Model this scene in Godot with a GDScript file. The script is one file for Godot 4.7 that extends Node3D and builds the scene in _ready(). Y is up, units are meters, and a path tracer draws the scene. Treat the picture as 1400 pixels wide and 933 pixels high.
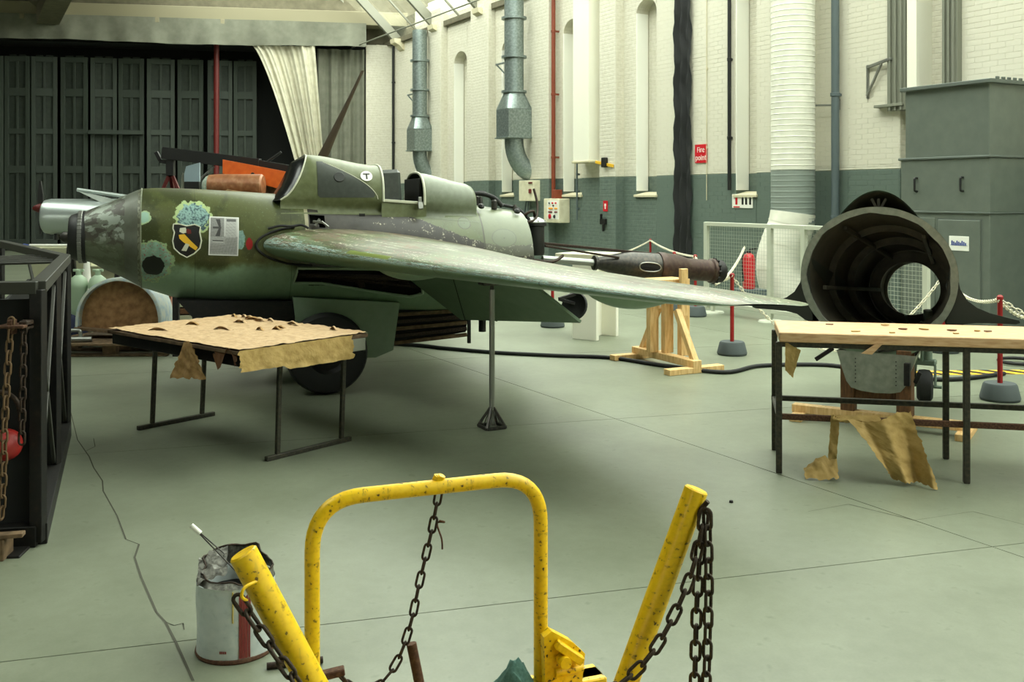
extends Node3D
# A museum hangar: a weathered tailless rocket aeroplane on its trolley, its tail section on a stand, work benches, and a yellow trolley in front.
# Units are metres, y is up. The camera stands at the origin at eye height and looks along -z.

var M := {}
var taken := {}
var rng := RandomNumberGenerator.new()
var nz := FastNoiseLite.new()

# ---------------------------------------------------------------- naming and committing
func numbered(n: String) -> String:
	if not taken.has(n):
		taken[n] = 0
		return n
	taken[n] += 1
	return "%s_%03d" % [n, taken[n]]

func tag(o: Node, label: String, category: String, group := "") -> void:
	o.set_meta("label", label)
	o.set_meta("category", category)
	if group != "":
		o.set_meta("group", group)

func thing(called: String, label: String, category: String, at := Vector3.ZERO, turn := 0.0, group := "") -> Node3D:
	var o := Node3D.new()
	o.name = numbered(called)
	add_child(o)
	o.position = at
	o.rotation.y = turn
	tag(o, label, category, group)
	return o

func frame(called: String, xf: Transform3D) -> Node3D:
	var o := Node3D.new()
	o.name = numbered(called)
	add_child(o)
	o.transform = xf
	o.set_meta("kind", "structure")
	return o

func new_st() -> SurfaceTool:
	var st := SurfaceTool.new()
	st.begin(Mesh.PRIMITIVE_TRIANGLES)
	st.set_smooth_group(-1)
	return st

func mesh_of(st: SurfaceTool) -> ArrayMesh:
	st.generate_normals()
	st.index()
	return st.commit()

func put(called: String, me: Mesh, material: Material, parent: Node = self, xf := Transform3D()) -> MeshInstance3D:
	var o := MeshInstance3D.new()
	o.mesh = me
	o.material_override = material
	o.transform = xf
	o.cast_shadow = GeometryInstance3D.SHADOW_CASTING_SETTING_ON
	if parent == self:
		o.name = numbered(called)
		add_child(o)
	else:
		o.name = called
		parent.add_child(o, true)
	return o

func obj(called: String, st: SurfaceTool, material: Material, parent: Node = self) -> MeshInstance3D:
	return put(called, mesh_of(st), material, parent)

func stuff(o: Node) -> void:
	o.set_meta("kind", "stuff")

func structure(called: String, st: SurfaceTool, material: Material) -> MeshInstance3D:
	var o := obj(called, st, material)
	o.set_meta("kind", "structure")
	return o

# ---------------------------------------------------------------- shapes
func X(x: float, y: float, z: float, turn := 0.0) -> Transform3D:
	return Transform3D(Basis(Vector3.UP, turn), Vector3(x, y, z))

func tri(st: SurfaceTool, a: Vector3, b: Vector3, c: Vector3, inside: Vector3) -> void:
	st.set_smooth_group(-1)
	var n := (a - c).cross(a - b)
	st.add_vertex(a)
	if n.dot((a + b + c) / 3.0 - inside) >= 0.0:
		st.add_vertex(b)
		st.add_vertex(c)
	else:
		st.add_vertex(c)
		st.add_vertex(b)

func quad(st: SurfaceTool, a: Vector3, b: Vector3, c: Vector3, d: Vector3, inside: Vector3) -> void:
	tri(st, a, b, c, inside)
	tri(st, a, c, d, inside)

# a box with its edges chamfered by ch (0 leaves them sharp)
func box(st: SurfaceTool, xf: Transform3D, size: Vector3, ch := 0.004) -> void:
	var h := size / 2.0
	var c := minf(ch, minf(h.x, minf(h.y, h.z)) * 0.45)
	var o := xf.origin
	if c <= 0.0:
		for ax in 3:
			for sg in [-1.0, 1.0]:
				var p := []
				for uv in [[-1, -1], [1, -1], [1, 1], [-1, 1]]:
					var v := Vector3.ZERO
					v[ax] = sg * h[ax]
					v[(ax + 1) % 3] = uv[0] * h[(ax + 1) % 3]
					v[(ax + 2) % 3] = uv[1] * h[(ax + 2) % 3]
					p.append(xf * v)
				quad(st, p[0], p[1], p[2], p[3], o)
		return
	for ax in 3:
		var b := (ax + 1) % 3
		var d := (ax + 2) % 3
		for sg in [-1.0, 1.0]:
			var p := []
			for uv in [[-1, -1], [1, -1], [1, 1], [-1, 1]]:
				var v := Vector3.ZERO
				v[ax] = sg * h[ax]
				v[b] = uv[0] * (h[b] - c)
				v[d] = uv[1] * (h[d] - c)
				p.append(xf * v)
			quad(st, p[0], p[1], p[2], p[3], o)
			for sb in [-1.0, 1.0]:
				var q := []
				for e in [[0, -1], [0, 1], [1, 1], [1, -1]]:
					var v := Vector3.ZERO
					v[ax] = sg * (h[ax] - (c if e[0] == 1 else 0.0))
					v[b] = sb * (h[b] - (0.0 if e[0] == 1 else c))
					v[d] = e[1] * (h[d] - c)
					q.append(xf * v)
				quad(st, q[0], q[1], q[2], q[3], o)
	for sx in [-1.0, 1.0]:
		for sy in [-1.0, 1.0]:
			for sz in [-1.0, 1.0]:
				tri(st, xf * Vector3(sx * h.x, sy * (h.y - c), sz * (h.z - c)), xf * Vector3(sx * (h.x - c), sy * h.y, sz * (h.z - c)), xf * Vector3(sx * (h.x - c), sy * (h.y - c), sz * h.z), o)

func bx(st: SurfaceTool, x0: float, x1: float, y0: float, y1: float, z0: float, z1: float, ch := 0.004) -> void:
	box(st, Transform3D(Basis(), Vector3(x0 + x1, y0 + y1, z0 + z1) / 2.0), Vector3(absf(x1 - x0), absf(y1 - y0), absf(z1 - z0)), ch)

# a straight bar of rectangular section from a to b
func bar(st: SurfaceTool, a: Vector3, b: Vector3, w: float, h: float, ch := 0.003, up := Vector3.UP) -> void:
	var z := (b - a).normalized()
	var x := up.cross(z)
	if x.length() < 0.01:
		x = Vector3.RIGHT
	x = x.normalized()
	box(st, Transform3D(Basis(x, z.cross(x), z), (a + b) / 2.0), Vector3(w, h, a.distance_to(b)), ch)

# a polygon in the xy plane of xf, from z0 to z1
func prism(st: SurfaceTool, poly: PackedVector2Array, z0: float, z1: float, xf := Transform3D()) -> void:
	var p := poly
	if Geometry2D.is_polygon_clockwise(p):
		p = p.duplicate()
		p.reverse()
	var t := Geometry2D.triangulate_polygon(p)
	st.set_smooth_group(-1)
	for i in range(0, t.size(), 3):
		var a := p[t[i]]
		var b := p[t[i + 1]]
		var c := p[t[i + 2]]
		if (b - a).cross(c - a) < 0.0:
			var k := b
			b = c
			c = k
		for v in [a, c, b]:
			st.add_vertex(xf * Vector3(v.x, v.y, maxf(z0, z1)))
		for v in [a, b, c]:
			st.add_vertex(xf * Vector3(v.x, v.y, minf(z0, z1)))
	for i in p.size():
		var a := p[i]
		var b := p[(i + 1) % p.size()]
		var n := Vector3((b - a).y, -(b - a).x, 0.0)
		var m := Vector3((a + b).x / 2.0, (a + b).y / 2.0, (z0 + z1) / 2.0)
		quad(st, xf * Vector3(a.x, a.y, z0), xf * Vector3(b.x, b.y, z0), xf * Vector3(b.x, b.y, z1), xf * Vector3(a.x, a.y, z1), xf * (m - n))

func grp(st: SurfaceTool, g: int) -> void:
	st.set_smooth_group(g)

# rows of points joined into a smooth skin; uvs are optional; flip turns it inside out
func skin(st: SurfaceTool, rows: Array, uvs := [], flip := false, wrap := false, skip = null, group := 0) -> void:
	grp(st, group)
	for i in rows.size() - 1:
		var r0: PackedVector3Array = rows[i]
		var r1: PackedVector3Array = rows[i + 1]
		var n := r0.size() if wrap else r0.size() - 1
		for j in n:
			if skip != null and skip.call(i, j):
				continue
			var k := (j + 1) % r0.size()
			var c := [[i, j], [i, k], [i + 1, k], [i, j], [i + 1, k], [i + 1, j]]
			if flip:
				c.reverse()
			for e in c:
				if uvs.size():
					st.set_uv(uvs[e[0]][e[1]])
				st.add_vertex(rows[e[0]][e[1]])

func tube(st: SurfaceTool, pts: Array, r: float, sides := 8, cap := true, r1 := -1.0, closed := false) -> void:
	var n := pts.size()
	var rows := []
	var t0: Vector3 = (pts[1] - pts[0]).normalized()
	var x := t0.cross(Vector3.UP if absf(t0.y) < 0.9 else Vector3.RIGHT).normalized()
	for i in n:
		var a: Vector3 = pts[(i - 1 + n) % n] if closed else pts[maxi(i - 1, 0)]
		var b: Vector3 = pts[(i + 1) % n] if closed else pts[mini(i + 1, n - 1)]
		var t := (b - a).normalized()
		x = (x - t * x.dot(t)).normalized()
		var y := t.cross(x)
		var rr := r if r1 < 0.0 else lerpf(r, r1, i / float(n - 1))
		var ring := PackedVector3Array()
		for k in sides:
			var w := TAU * k / sides
			ring.append(pts[i] + (x * cos(w) + y * sin(w)) * rr)
		rows.append(ring)
	if closed:
		rows.append(rows[0])
	skin(st, rows, [], true, true)
	if cap and not closed:
		for e in [0, n - 1]:
			var mid: Vector3 = pts[e]
			var deep: Vector3 = pts[1] if e == 0 else pts[n - 2]
			for k in sides:
				tri(st, mid, rows[e][k], rows[e][(k + 1) % sides], deep)

func rod(st: SurfaceTool, a: Vector3, b: Vector3, r: float, sides := 8, r1 := -1.0) -> void:
	tube(st, [a, b], r, sides, true, r1)

# profile of (radius, height) turned round the y axis of xf; corners sharper than 35 degrees stay sharp
func lathe(st: SurfaceTool, prof: Array, xf := Transform3D(), segs := 24, from := 0.0, to := TAU) -> void:
	var g := 1
	for i in prof.size() - 1:
		var a: Vector2 = prof[i]
		var b: Vector2 = prof[i + 1]
		if a.is_equal_approx(b):
			continue
		if i > 0:
			var p: Vector2 = prof[i - 1]
			if absf((a - p).angle_to(b - a)) > 0.6:
				g += 1
		var rows := []
		for v in [a, b]:
			var ring := PackedVector3Array()
			for k in segs + 1:
				var w := lerpf(from, to, k / float(segs))
				if k == segs and is_equal_approx(to - from, TAU):
					w = from
				ring.append(xf * Vector3(v.x * cos(w), v.y, v.x * sin(w)))
			rows.append(ring)
		skin(st, rows, [], false, false, null, g)

func bend(pts: Array, r: float, n := 6) -> Array:   # a path with its corners rounded
	var out := [pts[0]]
	for i in range(1, pts.size() - 1):
		var p: Vector3 = pts[i]
		var a: Vector3 = pts[i - 1] - p
		var b: Vector3 = pts[i + 1] - p
		var d := minf(r, minf(a.length(), b.length()) * 0.48)
		var s := p + a.normalized() * d
		var e := p + b.normalized() * d
		for k in n + 1:
			var u := k / float(n)
			out.append(s.lerp(p, u).lerp(p.lerp(e, u), u))
	out.append(pts[-1])
	return out

func sag(a: Vector3, b: Vector3, drop: float, n := 12) -> Array:
	var out := []
	for i in n + 1:
		var u := i / float(n)
		out.append(a.lerp(b, u) - Vector3(0, 4.0 * drop * u * (1.0 - u), 0))
	return out

func smooth_path(pts: Array, n := 6) -> Array:
	var out := []
	for i in pts.size() - 1:
		var p0: Vector3 = pts[maxi(i - 1, 0)]
		var p3: Vector3 = pts[mini(i + 2, pts.size() - 1)]
		for k in n:
			out.append((pts[i] as Vector3).cubic_interpolate(pts[i + 1], p0, p3, k / float(n)))
	out.append(pts[-1])
	return out

# one oval chain link along z
func link_mesh(pitch: float, wire: float, width: float, sides := 7) -> ArrayMesh:
	var st := new_st()
	var pts := []
	var half := pitch / 2.0 + wire / 2.0
	var r := width / 2.0 - wire / 2.0
	for k in 8:
		var w := PI * k / 7.0
		pts.append(Vector3(r * cos(w), 0, half - r + r * sin(w)))
	for k in 8:
		var w := PI + PI * k / 7.0
		pts.append(Vector3(r * cos(w), 0, -half + r + r * sin(w)))
	tube(st, pts, wire / 2.0, sides, false, -1.0, true)
	return mesh_of(st)

func chain_places(pts: Array, pitch: float, twist := 0.0) -> Array:
	var out := []
	var need := 0.0
	var odd := 0
	for i in pts.size() - 1:
		var a: Vector3 = pts[i]
		var b: Vector3 = pts[i + 1]
		var l := a.distance_to(b)
		if l < 1e-6:
			continue
		var z := (b - a) / l
		while need <= l:
			var x := z.cross(Vector3(0.3, 0.1, 0.95)).normalized()
			var ang := twist + (PI / 2.0 if odd % 2 else 0.0)
			x = x.rotated(z, ang)
			out.append(Transform3D(Basis(x, z.cross(x), z), a + z * need))
			odd += 1
			need += pitch
		need -= l
	return out

# every link a part of its own
func chain(parent: Node, pts: Array, me: Mesh, pitch: float, material: Material, twist := 0.4) -> void:
	for t in chain_places(pts, pitch, twist):
		put("link", me, material, parent, t)

# links too small to be picked apart: one skin
func fine_chain(st: SurfaceTool, pts: Array, me: Mesh, pitch: float) -> void:
	for t in chain_places(pts, pitch, 0.4):
		st.append_from(me, 0, t)

# ---------------------------------------------------------------- materials
func noise_tex(seed_: int, freq: float, stops: Array, octaves := 4, size := 512, kind := FastNoiseLite.TYPE_SIMPLEX_SMOOTH) -> NoiseTexture2D:
	var n := FastNoiseLite.new()
	n.noise_type = kind
	n.seed = seed_
	n.frequency = freq
	n.fractal_octaves = octaves
	var t := NoiseTexture2D.new()
	t.width = size
	t.height = size
	t.seamless = true
	t.noise = n
	if stops.size():
		var g := Gradient.new()
		var off := PackedFloat32Array()
		var col := PackedColorArray()
		for s in stops:
			off.append(s[0])
			col.append(s[1])
		g.offsets = off
		g.colors = col
		t.color_ramp = g
	return t

func plain(color: Color, rough := 0.6, metal := 0.0) -> StandardMaterial3D:
	var m := StandardMaterial3D.new()
	m.albedo_color = color
	m.roughness = rough
	m.metallic = metal
	return m

# a mottled surface; scale is how often the pattern repeats per metre
func mottled(stops: Array, scale: float, freq := 0.02, rough := 0.6, metal := 0.0, relief := 0.0, seed_ := 1, octaves := 4) -> StandardMaterial3D:
	var m := plain(Color.WHITE, rough, metal)
	m.albedo_texture = noise_tex(seed_, freq, stops, octaves)
	m.uv1_triplanar = true
	m.uv1_scale = Vector3.ONE * scale
	if relief > 0.0:
		m.heightmap_enabled = true
		m.heightmap_scale = relief
		m.heightmap_texture = noise_tex(seed_ + 50, freq * 1.6, [], octaves)
	return m

func C(r: int, g: int, b: int) -> Color:
	return Color8(r, g, b)

func picture(w: int, h: int, paint: Callable) -> ImageTexture:
	var im := Image.create(w, h, false, Image.FORMAT_RGB8)
	for y in h:
		for x in w:
			im.set_pixel(x, y, paint.call(x, y))
	return ImageTexture.create_from_image(im)

func lettering(words: String, size: float, depth: float, at: Transform3D, material: Material, parent: Node) -> void:
	var t := TextMesh.new()
	var f := SystemFont.new()
	f.font_names = PackedStringArray(["Droid Sans"])
	t.font = f
	t.text = words
	t.font_size = 48
	t.pixel_size = size / 48.0
	t.depth = depth
	t.curve_step = 2.0
	put("lettering", t, material, parent, at)

# ---------------------------------------------------------------- camera, sky, exposure
const EYE := 1.68
const NX := 0.8785      # the brick wall's outward direction, as (x, depth)
const NZ := 0.4777

func camera_and_light() -> void:
	var cam := Camera3D.new()
	cam.name = "camera"
	cam.projection = Camera3D.PROJECTION_FRUSTUM
	cam.near = 0.1
	cam.far = 200.0
	cam.size = 0.1 * 933.0 / 1361.0
	cam.frustum_offset = Vector2(0, -0.1 * (466.5 - 268.0) / 1361.0)
	cam.position = Vector3(0, EYE, 0)
	cam.current = true
	add_child(cam)
	var e := Environment.new()
	e.background_mode = Environment.BG_SKY
	var sky := Sky.new()
	var sm := ProceduralSkyMaterial.new()       # an even overcast
	sm.sky_top_color = Color(0.89, 0.92, 0.87)
	sm.sky_horizon_color = Color(0.95, 0.97, 0.91)
	sm.ground_bottom_color = Color(0.3, 0.3, 0.27)
	sm.ground_horizon_color = Color(0.45, 0.45, 0.42)
	sm.sky_energy_multiplier = 1.0
	sm.sun_angle_max = 0.0
	sky.sky_material = sm
	e.sky = sky
	e.background_energy_multiplier = 11.6
	e.tonemap_mode = Environment.TONE_MAPPER_LINEAR
	e.tonemap_exposure = 1.0
	e.sdfgi_enabled = true
	e.ssao_enabled = true
	e.ssil_enabled = true
	var we := WorldEnvironment.new()
	we.name = "environment"
	we.environment = e
	add_child(we)

# ---------------------------------------------------------------- materials
func brick_relief() -> ImageTexture:
	return picture(384, 256, func(x: int, y: int) -> Color:
		var row := y / 32
		var u := (x + (48 if row % 2 else 0)) % 96
		var v := y % 32
		var e := minf(minf(u, 95 - u) / 5.0, minf(v, 31 - v) / 4.0)
		var k := 0.35 + 0.6 * clampf(e, 0.0, 1.0) + 0.05 * sin(x * 12.9 + y * 78.2)
		return Color(k, k, k))

func brickwork(stops: Array, rough: float, seed_: int) -> StandardMaterial3D:
	var m := mottled(stops, 0.33, 0.012, rough, 0.0, 0.0, seed_)
	m.uv1_scale = Vector3(1.0 / 0.9, 1.0 / 0.6, 1.0 / 0.9)
	m.heightmap_enabled = true
	m.heightmap_scale = 0.5
	m.heightmap_texture = relief_bricks
	return m

var relief_bricks: ImageTexture

# painted concrete: broad cloudy tones, scuffs and a fine grain
func floor_picture() -> ImageTexture:
	var n := FastNoiseLite.new()
	n.noise_type = FastNoiseLite.TYPE_SIMPLEX_SMOOTH
	n.seed = 21
	n.frequency = 0.006
	n.fractal_octaves = 5
	var size := 1024
	var broad := n.get_seamless_image(size, size)
	n.seed = 22
	n.frequency = 0.05
	var fine := n.get_seamless_image(size, size)
	var r := RandomNumberGenerator.new()
	r.seed = 5
	var im := Image.create(size, size, false, Image.FORMAT_RGB8)
	for y in size:
		for x in size:
			var b := broad.get_pixel(x, y).r
			var f := fine.get_pixel(x, y).r
			var v := 115.0 + 17.0 * (b - 0.5) + 8.0 * (f - 0.5) + r.randf_range(-2.0, 2.0)
			if f > 0.74:      # small scuffs
				v -= 26.0 * (f - 0.74) / 0.26
			im.set_pixel(x, y, Color((v + 1.0) / 255.0, (v + 7.0) / 255.0, (v - 12.0) / 255.0))
	return ImageTexture.create_from_image(im)

func make_materials() -> void:
	relief_bricks = brick_relief()
	M.white_brick = brickwork([[0.0, C(200, 195, 176)], [0.5, C(210, 206, 189)], [1.0, C(216, 212, 197)]], 0.6, 3)
	M.grey_brick = brickwork([[0.0, C(88, 101, 93)], [0.5, C(97, 111, 102)], [1.0, C(105, 118, 109)]], 0.5, 4)
	M.beam_paint = plain(C(206, 198, 168), 0.6)
	M.roof_board = mottled([[0.0, C(90, 86, 68)], [1.0, C(112, 106, 86)]], 0.3, 0.02, 0.8, 0.0, 0.0, 9)
	M.glass = plain(Color(0.9, 0.95, 0.92, 0.12), 0.05)
	M.glass.transparency = BaseMaterial3D.TRANSPARENCY_ALPHA
	M.floor = plain(Color.WHITE, 0.40)
	M.floor.albedo_texture = floor_picture()
	M.floor.uv1_triplanar = true
	M.floor.uv1_scale = Vector3.ONE / 6.0
	M.roof_steel = plain(C(128, 128, 114), 0.6)
	M.lit_reveal_white = plain(C(244, 244, 236), 0.35)  # whiter than the wall, so the niche reveals look lit
	M.brick_white = plain(C(211, 207, 190), 0.6)
	M.brick_grey = plain(C(97, 111, 102), 0.5)
	M.dull_cream = plain(C(140, 134, 108), 0.7)
	M.joint = plain(C(62, 64, 54), 0.9)
	M.crack = plain(C(70, 70, 58), 0.95)
	M.door_green = mottled([[0.0, C(42, 50, 43)], [1.0, C(54, 61, 53)]], 0.4, 0.02, 0.7, 0.0, 0.0, 31)
	M.door_frame = plain(C(55, 63, 55), 0.65)
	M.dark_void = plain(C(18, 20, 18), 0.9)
	M.canvas = mottled([[0.0, C(176, 172, 150)], [0.5, C(196, 192, 170)], [1.0, C(208, 204, 184)]], 0.3, 0.02, 0.9, 0.0, 0.0, 41)
	M.canvas.backlight_enabled = true
	M.canvas.backlight = Color(0.15, 0.15, 0.13)
	M.canvas_grey = mottled([[0.0, C(104, 106, 92)], [1.0, C(126, 127, 112)]], 0.3, 0.02, 0.9, 0.0, 0.0, 42)
	M.black_cloth = plain(C(22, 24, 24), 0.75)
	M.galv = mottled([[0.0, C(118, 130, 128)], [0.5, C(140, 152, 150)], [1.0, C(170, 180, 178)]], 0.9, 0.03, 0.38, 0.75, 0.0, 51)
	M.red_paint = plain(C(150, 22, 22), 0.45)
	M.dark_red = plain(C(96, 26, 22), 0.5)
	M.copper_red = plain(C(128, 58, 34), 0.5)
	M.black_paint = plain(C(20, 21, 20), 0.5)
	M.black_steel = mottled([[0.0, C(13, 13, 12)], [0.6, C(22, 21, 18)], [1.0, C(42, 36, 27)]], 1.2, 0.03, 0.55, 0.3, 0.0, 55)
	M.grey_paint = plain(C(86, 98, 100), 0.5)
	M.white_paint = plain(C(236, 234, 218), 0.5)
	M.white_duct = mottled([[0.0, C(216, 216, 200)], [1.0, C(236, 235, 220)]], 0.5, 0.02, 0.45, 0.0, 0.0, 57)
	M.grey_duct = plain(C(132, 142, 134), 0.5)
	M.cabinet = mottled([[0.0, C(98, 106, 97)], [1.0, C(108, 116, 106)]], 0.4, 0.02, 0.45, 0.1, 0.0, 61)
	M.cabinet_dark = plain(C(96, 104, 97), 0.5, 0.1)
	M.cream = mottled([[0.0, C(206, 200, 170)], [1.0, C(226, 221, 194)]], 0.5, 0.02, 0.6, 0.0, 0.0, 62)
	M.rubber = plain(C(24, 25, 24), 0.7)
	M.concrete_base = plain(C(72, 80, 80), 0.8)
	M.wire = plain(C(190, 196, 178), 0.5, 0.2)
	M.bone_plastic = plain(C(226, 220, 196), 0.45)
	M.steel = plain(C(150, 152, 146), 0.35, 0.8)
	M.dark_steel = mottled([[0.0, C(46, 46, 44)], [0.5, C(66, 65, 62)], [1.0, C(92, 84, 74)]], 1.5, 0.03, 0.42, 0.7, 0.0, 63)
	M.engine_rust = mottled([[0.0, C(44, 32, 27)], [0.5, C(66, 46, 39)], [0.8, C(78, 66, 52)], [1.0, C(74, 84, 58)]], 1.5, 0.02, 0.5, 0.45, 0.0, 66)
	M.galv_dull = plain(C(120, 122, 108), 0.6)
	M.dark_leg = mottled([[0.0, C(44, 44, 38)], [0.6, C(64, 62, 52)], [1.0, C(84, 74, 56)]], 2.0, 0.03, 0.5, 0.3, 0.0, 67)
	M.paper_old = mottled([[0.0, C(136, 104, 60)], [1.0, C(180, 144, 88)]], 2.0, 0.02, 0.8, 0.0, 0.0, 68)
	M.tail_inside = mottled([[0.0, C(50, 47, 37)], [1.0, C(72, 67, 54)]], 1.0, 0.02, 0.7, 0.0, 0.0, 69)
	M.rim_grey = mottled([[0.0, C(120, 126, 114)], [1.0, C(148, 152, 138)]], 1.5, 0.02, 0.5, 0.2, 0.0, 70)
	M.fillet_shade = plain(C(38, 42, 34), 0.5)  # dark because the fillets stand in shade
	M.fork_green = plain(C(108, 124, 110), 0.5)
	M.fence_paint = plain(C(196, 200, 182), 0.5)
	M.rail_top = plain(C(46, 47, 39), 0.55)
	M.chain_rust = plain(C(104, 82, 56), 0.7, 0.3)
	M.chain_dark = mottled([[0.0, C(38, 30, 22)], [0.6, C(60, 48, 34)], [1.0, C(98, 78, 52)]], 5.0, 0.03, 0.6, 0.4, 0.0, 87)
	M.ball_red = plain(C(150, 32, 26), 0.5)
	M.tub_brown = mottled([[0.0, C(110, 78, 46)], [0.5, C(140, 104, 64)], [1.0, C(160, 122, 80)]], 1.0, 0.02, 0.7, 0.0, 0.0, 88)
	M.tub_rim = mottled([[0.0, C(120, 150, 180)], [0.5, C(176, 186, 178)], [1.0, C(196, 192, 170)]], 1.2, 0.015, 0.5, 0.0, 0.0, 89)
	M.nacelle = plain(C(178, 188, 184), 0.3, 0.55)
	M.cream_dull = plain(C(176, 176, 146), 0.6)
	M.pale_green = plain(C(164, 186, 158), 0.5)
	M.copper_tank = mottled([[0.0, C(120, 74, 44)], [0.6, C(150, 98, 62)], [1.0, C(176, 134, 98)]], 1.2, 0.02, 0.45, 0.2, 0.0, 90)
	M.tank_end = mottled([[0.0, C(130, 176, 156)], [0.45, C(160, 190, 170)], [0.55, C(220, 220, 206)], [1.0, C(228, 228, 214)]], 2.0, 0.02, 0.45, 0.0, 0.0, 96)
	M.plate_blue = plain(C(142, 160, 168), 0.45, 0.1)
	M.brown_wood_dark = plain(C(64, 52, 32), 0.6)
	M.stripe_red = plain(C(120, 44, 40), 0.5)
	M.drip = plain(C(190, 170, 90), 0.5)
	M.rust = mottled([[0.0, C(58, 38, 26)], [0.5, C(84, 56, 38)], [1.0, C(116, 84, 60)]], 4.0, 0.03, 0.75, 0.3, 0.0, 64)
	M.rust_dark = mottled([[0.0, C(34, 26, 20)], [0.5, C(52, 40, 30)], [1.0, C(86, 66, 48)]], 4.0, 0.03, 0.65, 0.4, 0.0, 65)
	M.pine = mottled([[0.0, C(196, 152, 92)], [0.5, C(222, 184, 124)], [1.0, C(236, 204, 150)]], 1.0, 0.02, 0.65, 0.0, 0.0, 71)
	M.pine.uv1_scale = Vector3(3.0, 0.5, 3.0)
	M.pale_wood = mottled([[0.0, C(176, 134, 92)], [0.45, C(202, 164, 120)], [1.0, C(214, 182, 142)]], 1.0, 0.025, 0.55, 0.0, 0.0, 72)
	M.pale_wood.uv1_scale = Vector3(0.6, 4.0, 4.0)
	M.brown_wood = mottled([[0.0, C(74, 46, 24)], [0.5, C(100, 66, 36)], [1.0, C(124, 86, 50)]], 1.0, 0.025, 0.7, 0.0, 0.0, 73)
	M.brown_wood.uv1_scale = Vector3(3.0, 0.6, 3.0)
	M.old_wood = mottled([[0.0, C(70, 54, 36)], [0.5, C(98, 78, 54)], [1.0, C(124, 100, 72)]], 1.0, 0.025, 0.8, 0.0, 0.0, 74)
	M.paper = mottled([[0.0, C(158, 130, 92)], [0.5, C(180, 150, 110)], [1.0, C(190, 162, 124)]], 1.4, 0.02, 0.75, 0.0, 0.25, 75)
	M.paper_dark = mottled([[0.0, C(150, 122, 66)], [0.5, C(168, 140, 80)], [1.0, C(184, 156, 98)]], 1.4, 0.02, 0.75, 0.0, 0.25, 76)
	# chipped yellow paint with rusty specks
	M.yellow = mottled([[0.0, C(52, 38, 20)], [0.165, C(70, 50, 18)], [0.19, C(222, 178, 4)], [0.5, C(238, 194, 6)], [1.0, C(242, 204, 16)]], 4.0, 0.02, 0.42, 0.0, 0.0, 81, 3)
	M.tape_yellow = plain(C(226, 178, 40), 0.6)
	M.orange = mottled([[0.0, C(214, 92, 22)], [1.0, C(232, 112, 34)]], 1.0, 0.02, 0.55, 0.0, 0.0, 85)
	M.navy = plain(C(26, 34, 62), 0.85)
	M.pink = plain(C(206, 150, 128), 0.7)
	M.teal = mottled([[0.0, C(50, 84, 76)], [1.0, C(96, 136, 124)]], 5.0, 0.03, 0.9, 0.0, 0.0, 86)
	M.sign_red = plain(C(196, 26, 38), 0.4)
	M.sign_white = plain(C(238, 238, 228), 0.4)
	M.sign_blue = plain(C(40, 66, 140), 0.4)
	M.amber = plain(C(232, 160, 50), 0.4)

# ---------------------------------------------------------------- the hangar
var WX := Transform3D()   # the brick wall's own axes: x runs along it, away from us; z points out of the room; its face is z = 0

func wall_box(st: SurfaceTool, t0: float, t1: float, y0: float, y1: float, d0: float, d1: float, ch := 0.01) -> void:
	bx(st, t0, t1, y0, y1, -d1, -d0, ch)

const DADO := 2.07

func banded(up: SurfaceTool, low: SurfaceTool, t0: float, t1: float, d1: float, top := 7.2, bottom := 0.0, d0 := -0.5) -> void:
	if bottom < DADO:
		wall_box(low, t0, t1, bottom, minf(DADO, top), d0, d1)
	if top > DADO:
		wall_box(up, t0, t1, maxf(DADO, bottom), top, d0, d1)

func arch_top(st: SurfaceTool, t0: float, t1: float, y: float, top: float, d0: float, d1: float) -> void:
	var p := PackedVector2Array([Vector2(t0, top), Vector2(t0, y)])
	var r := (t1 - t0) / 2.0
	for k in range(1, 12):
		var w := PI * k / 12.0
		p.append(Vector2(t0 + r - r * cos(w), y + r * 0.75 * sin(w)))
	p.append(Vector2(t1, y))
	p.append(Vector2(t1, top))
	prism(st, p, -d1, -d0)

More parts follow.
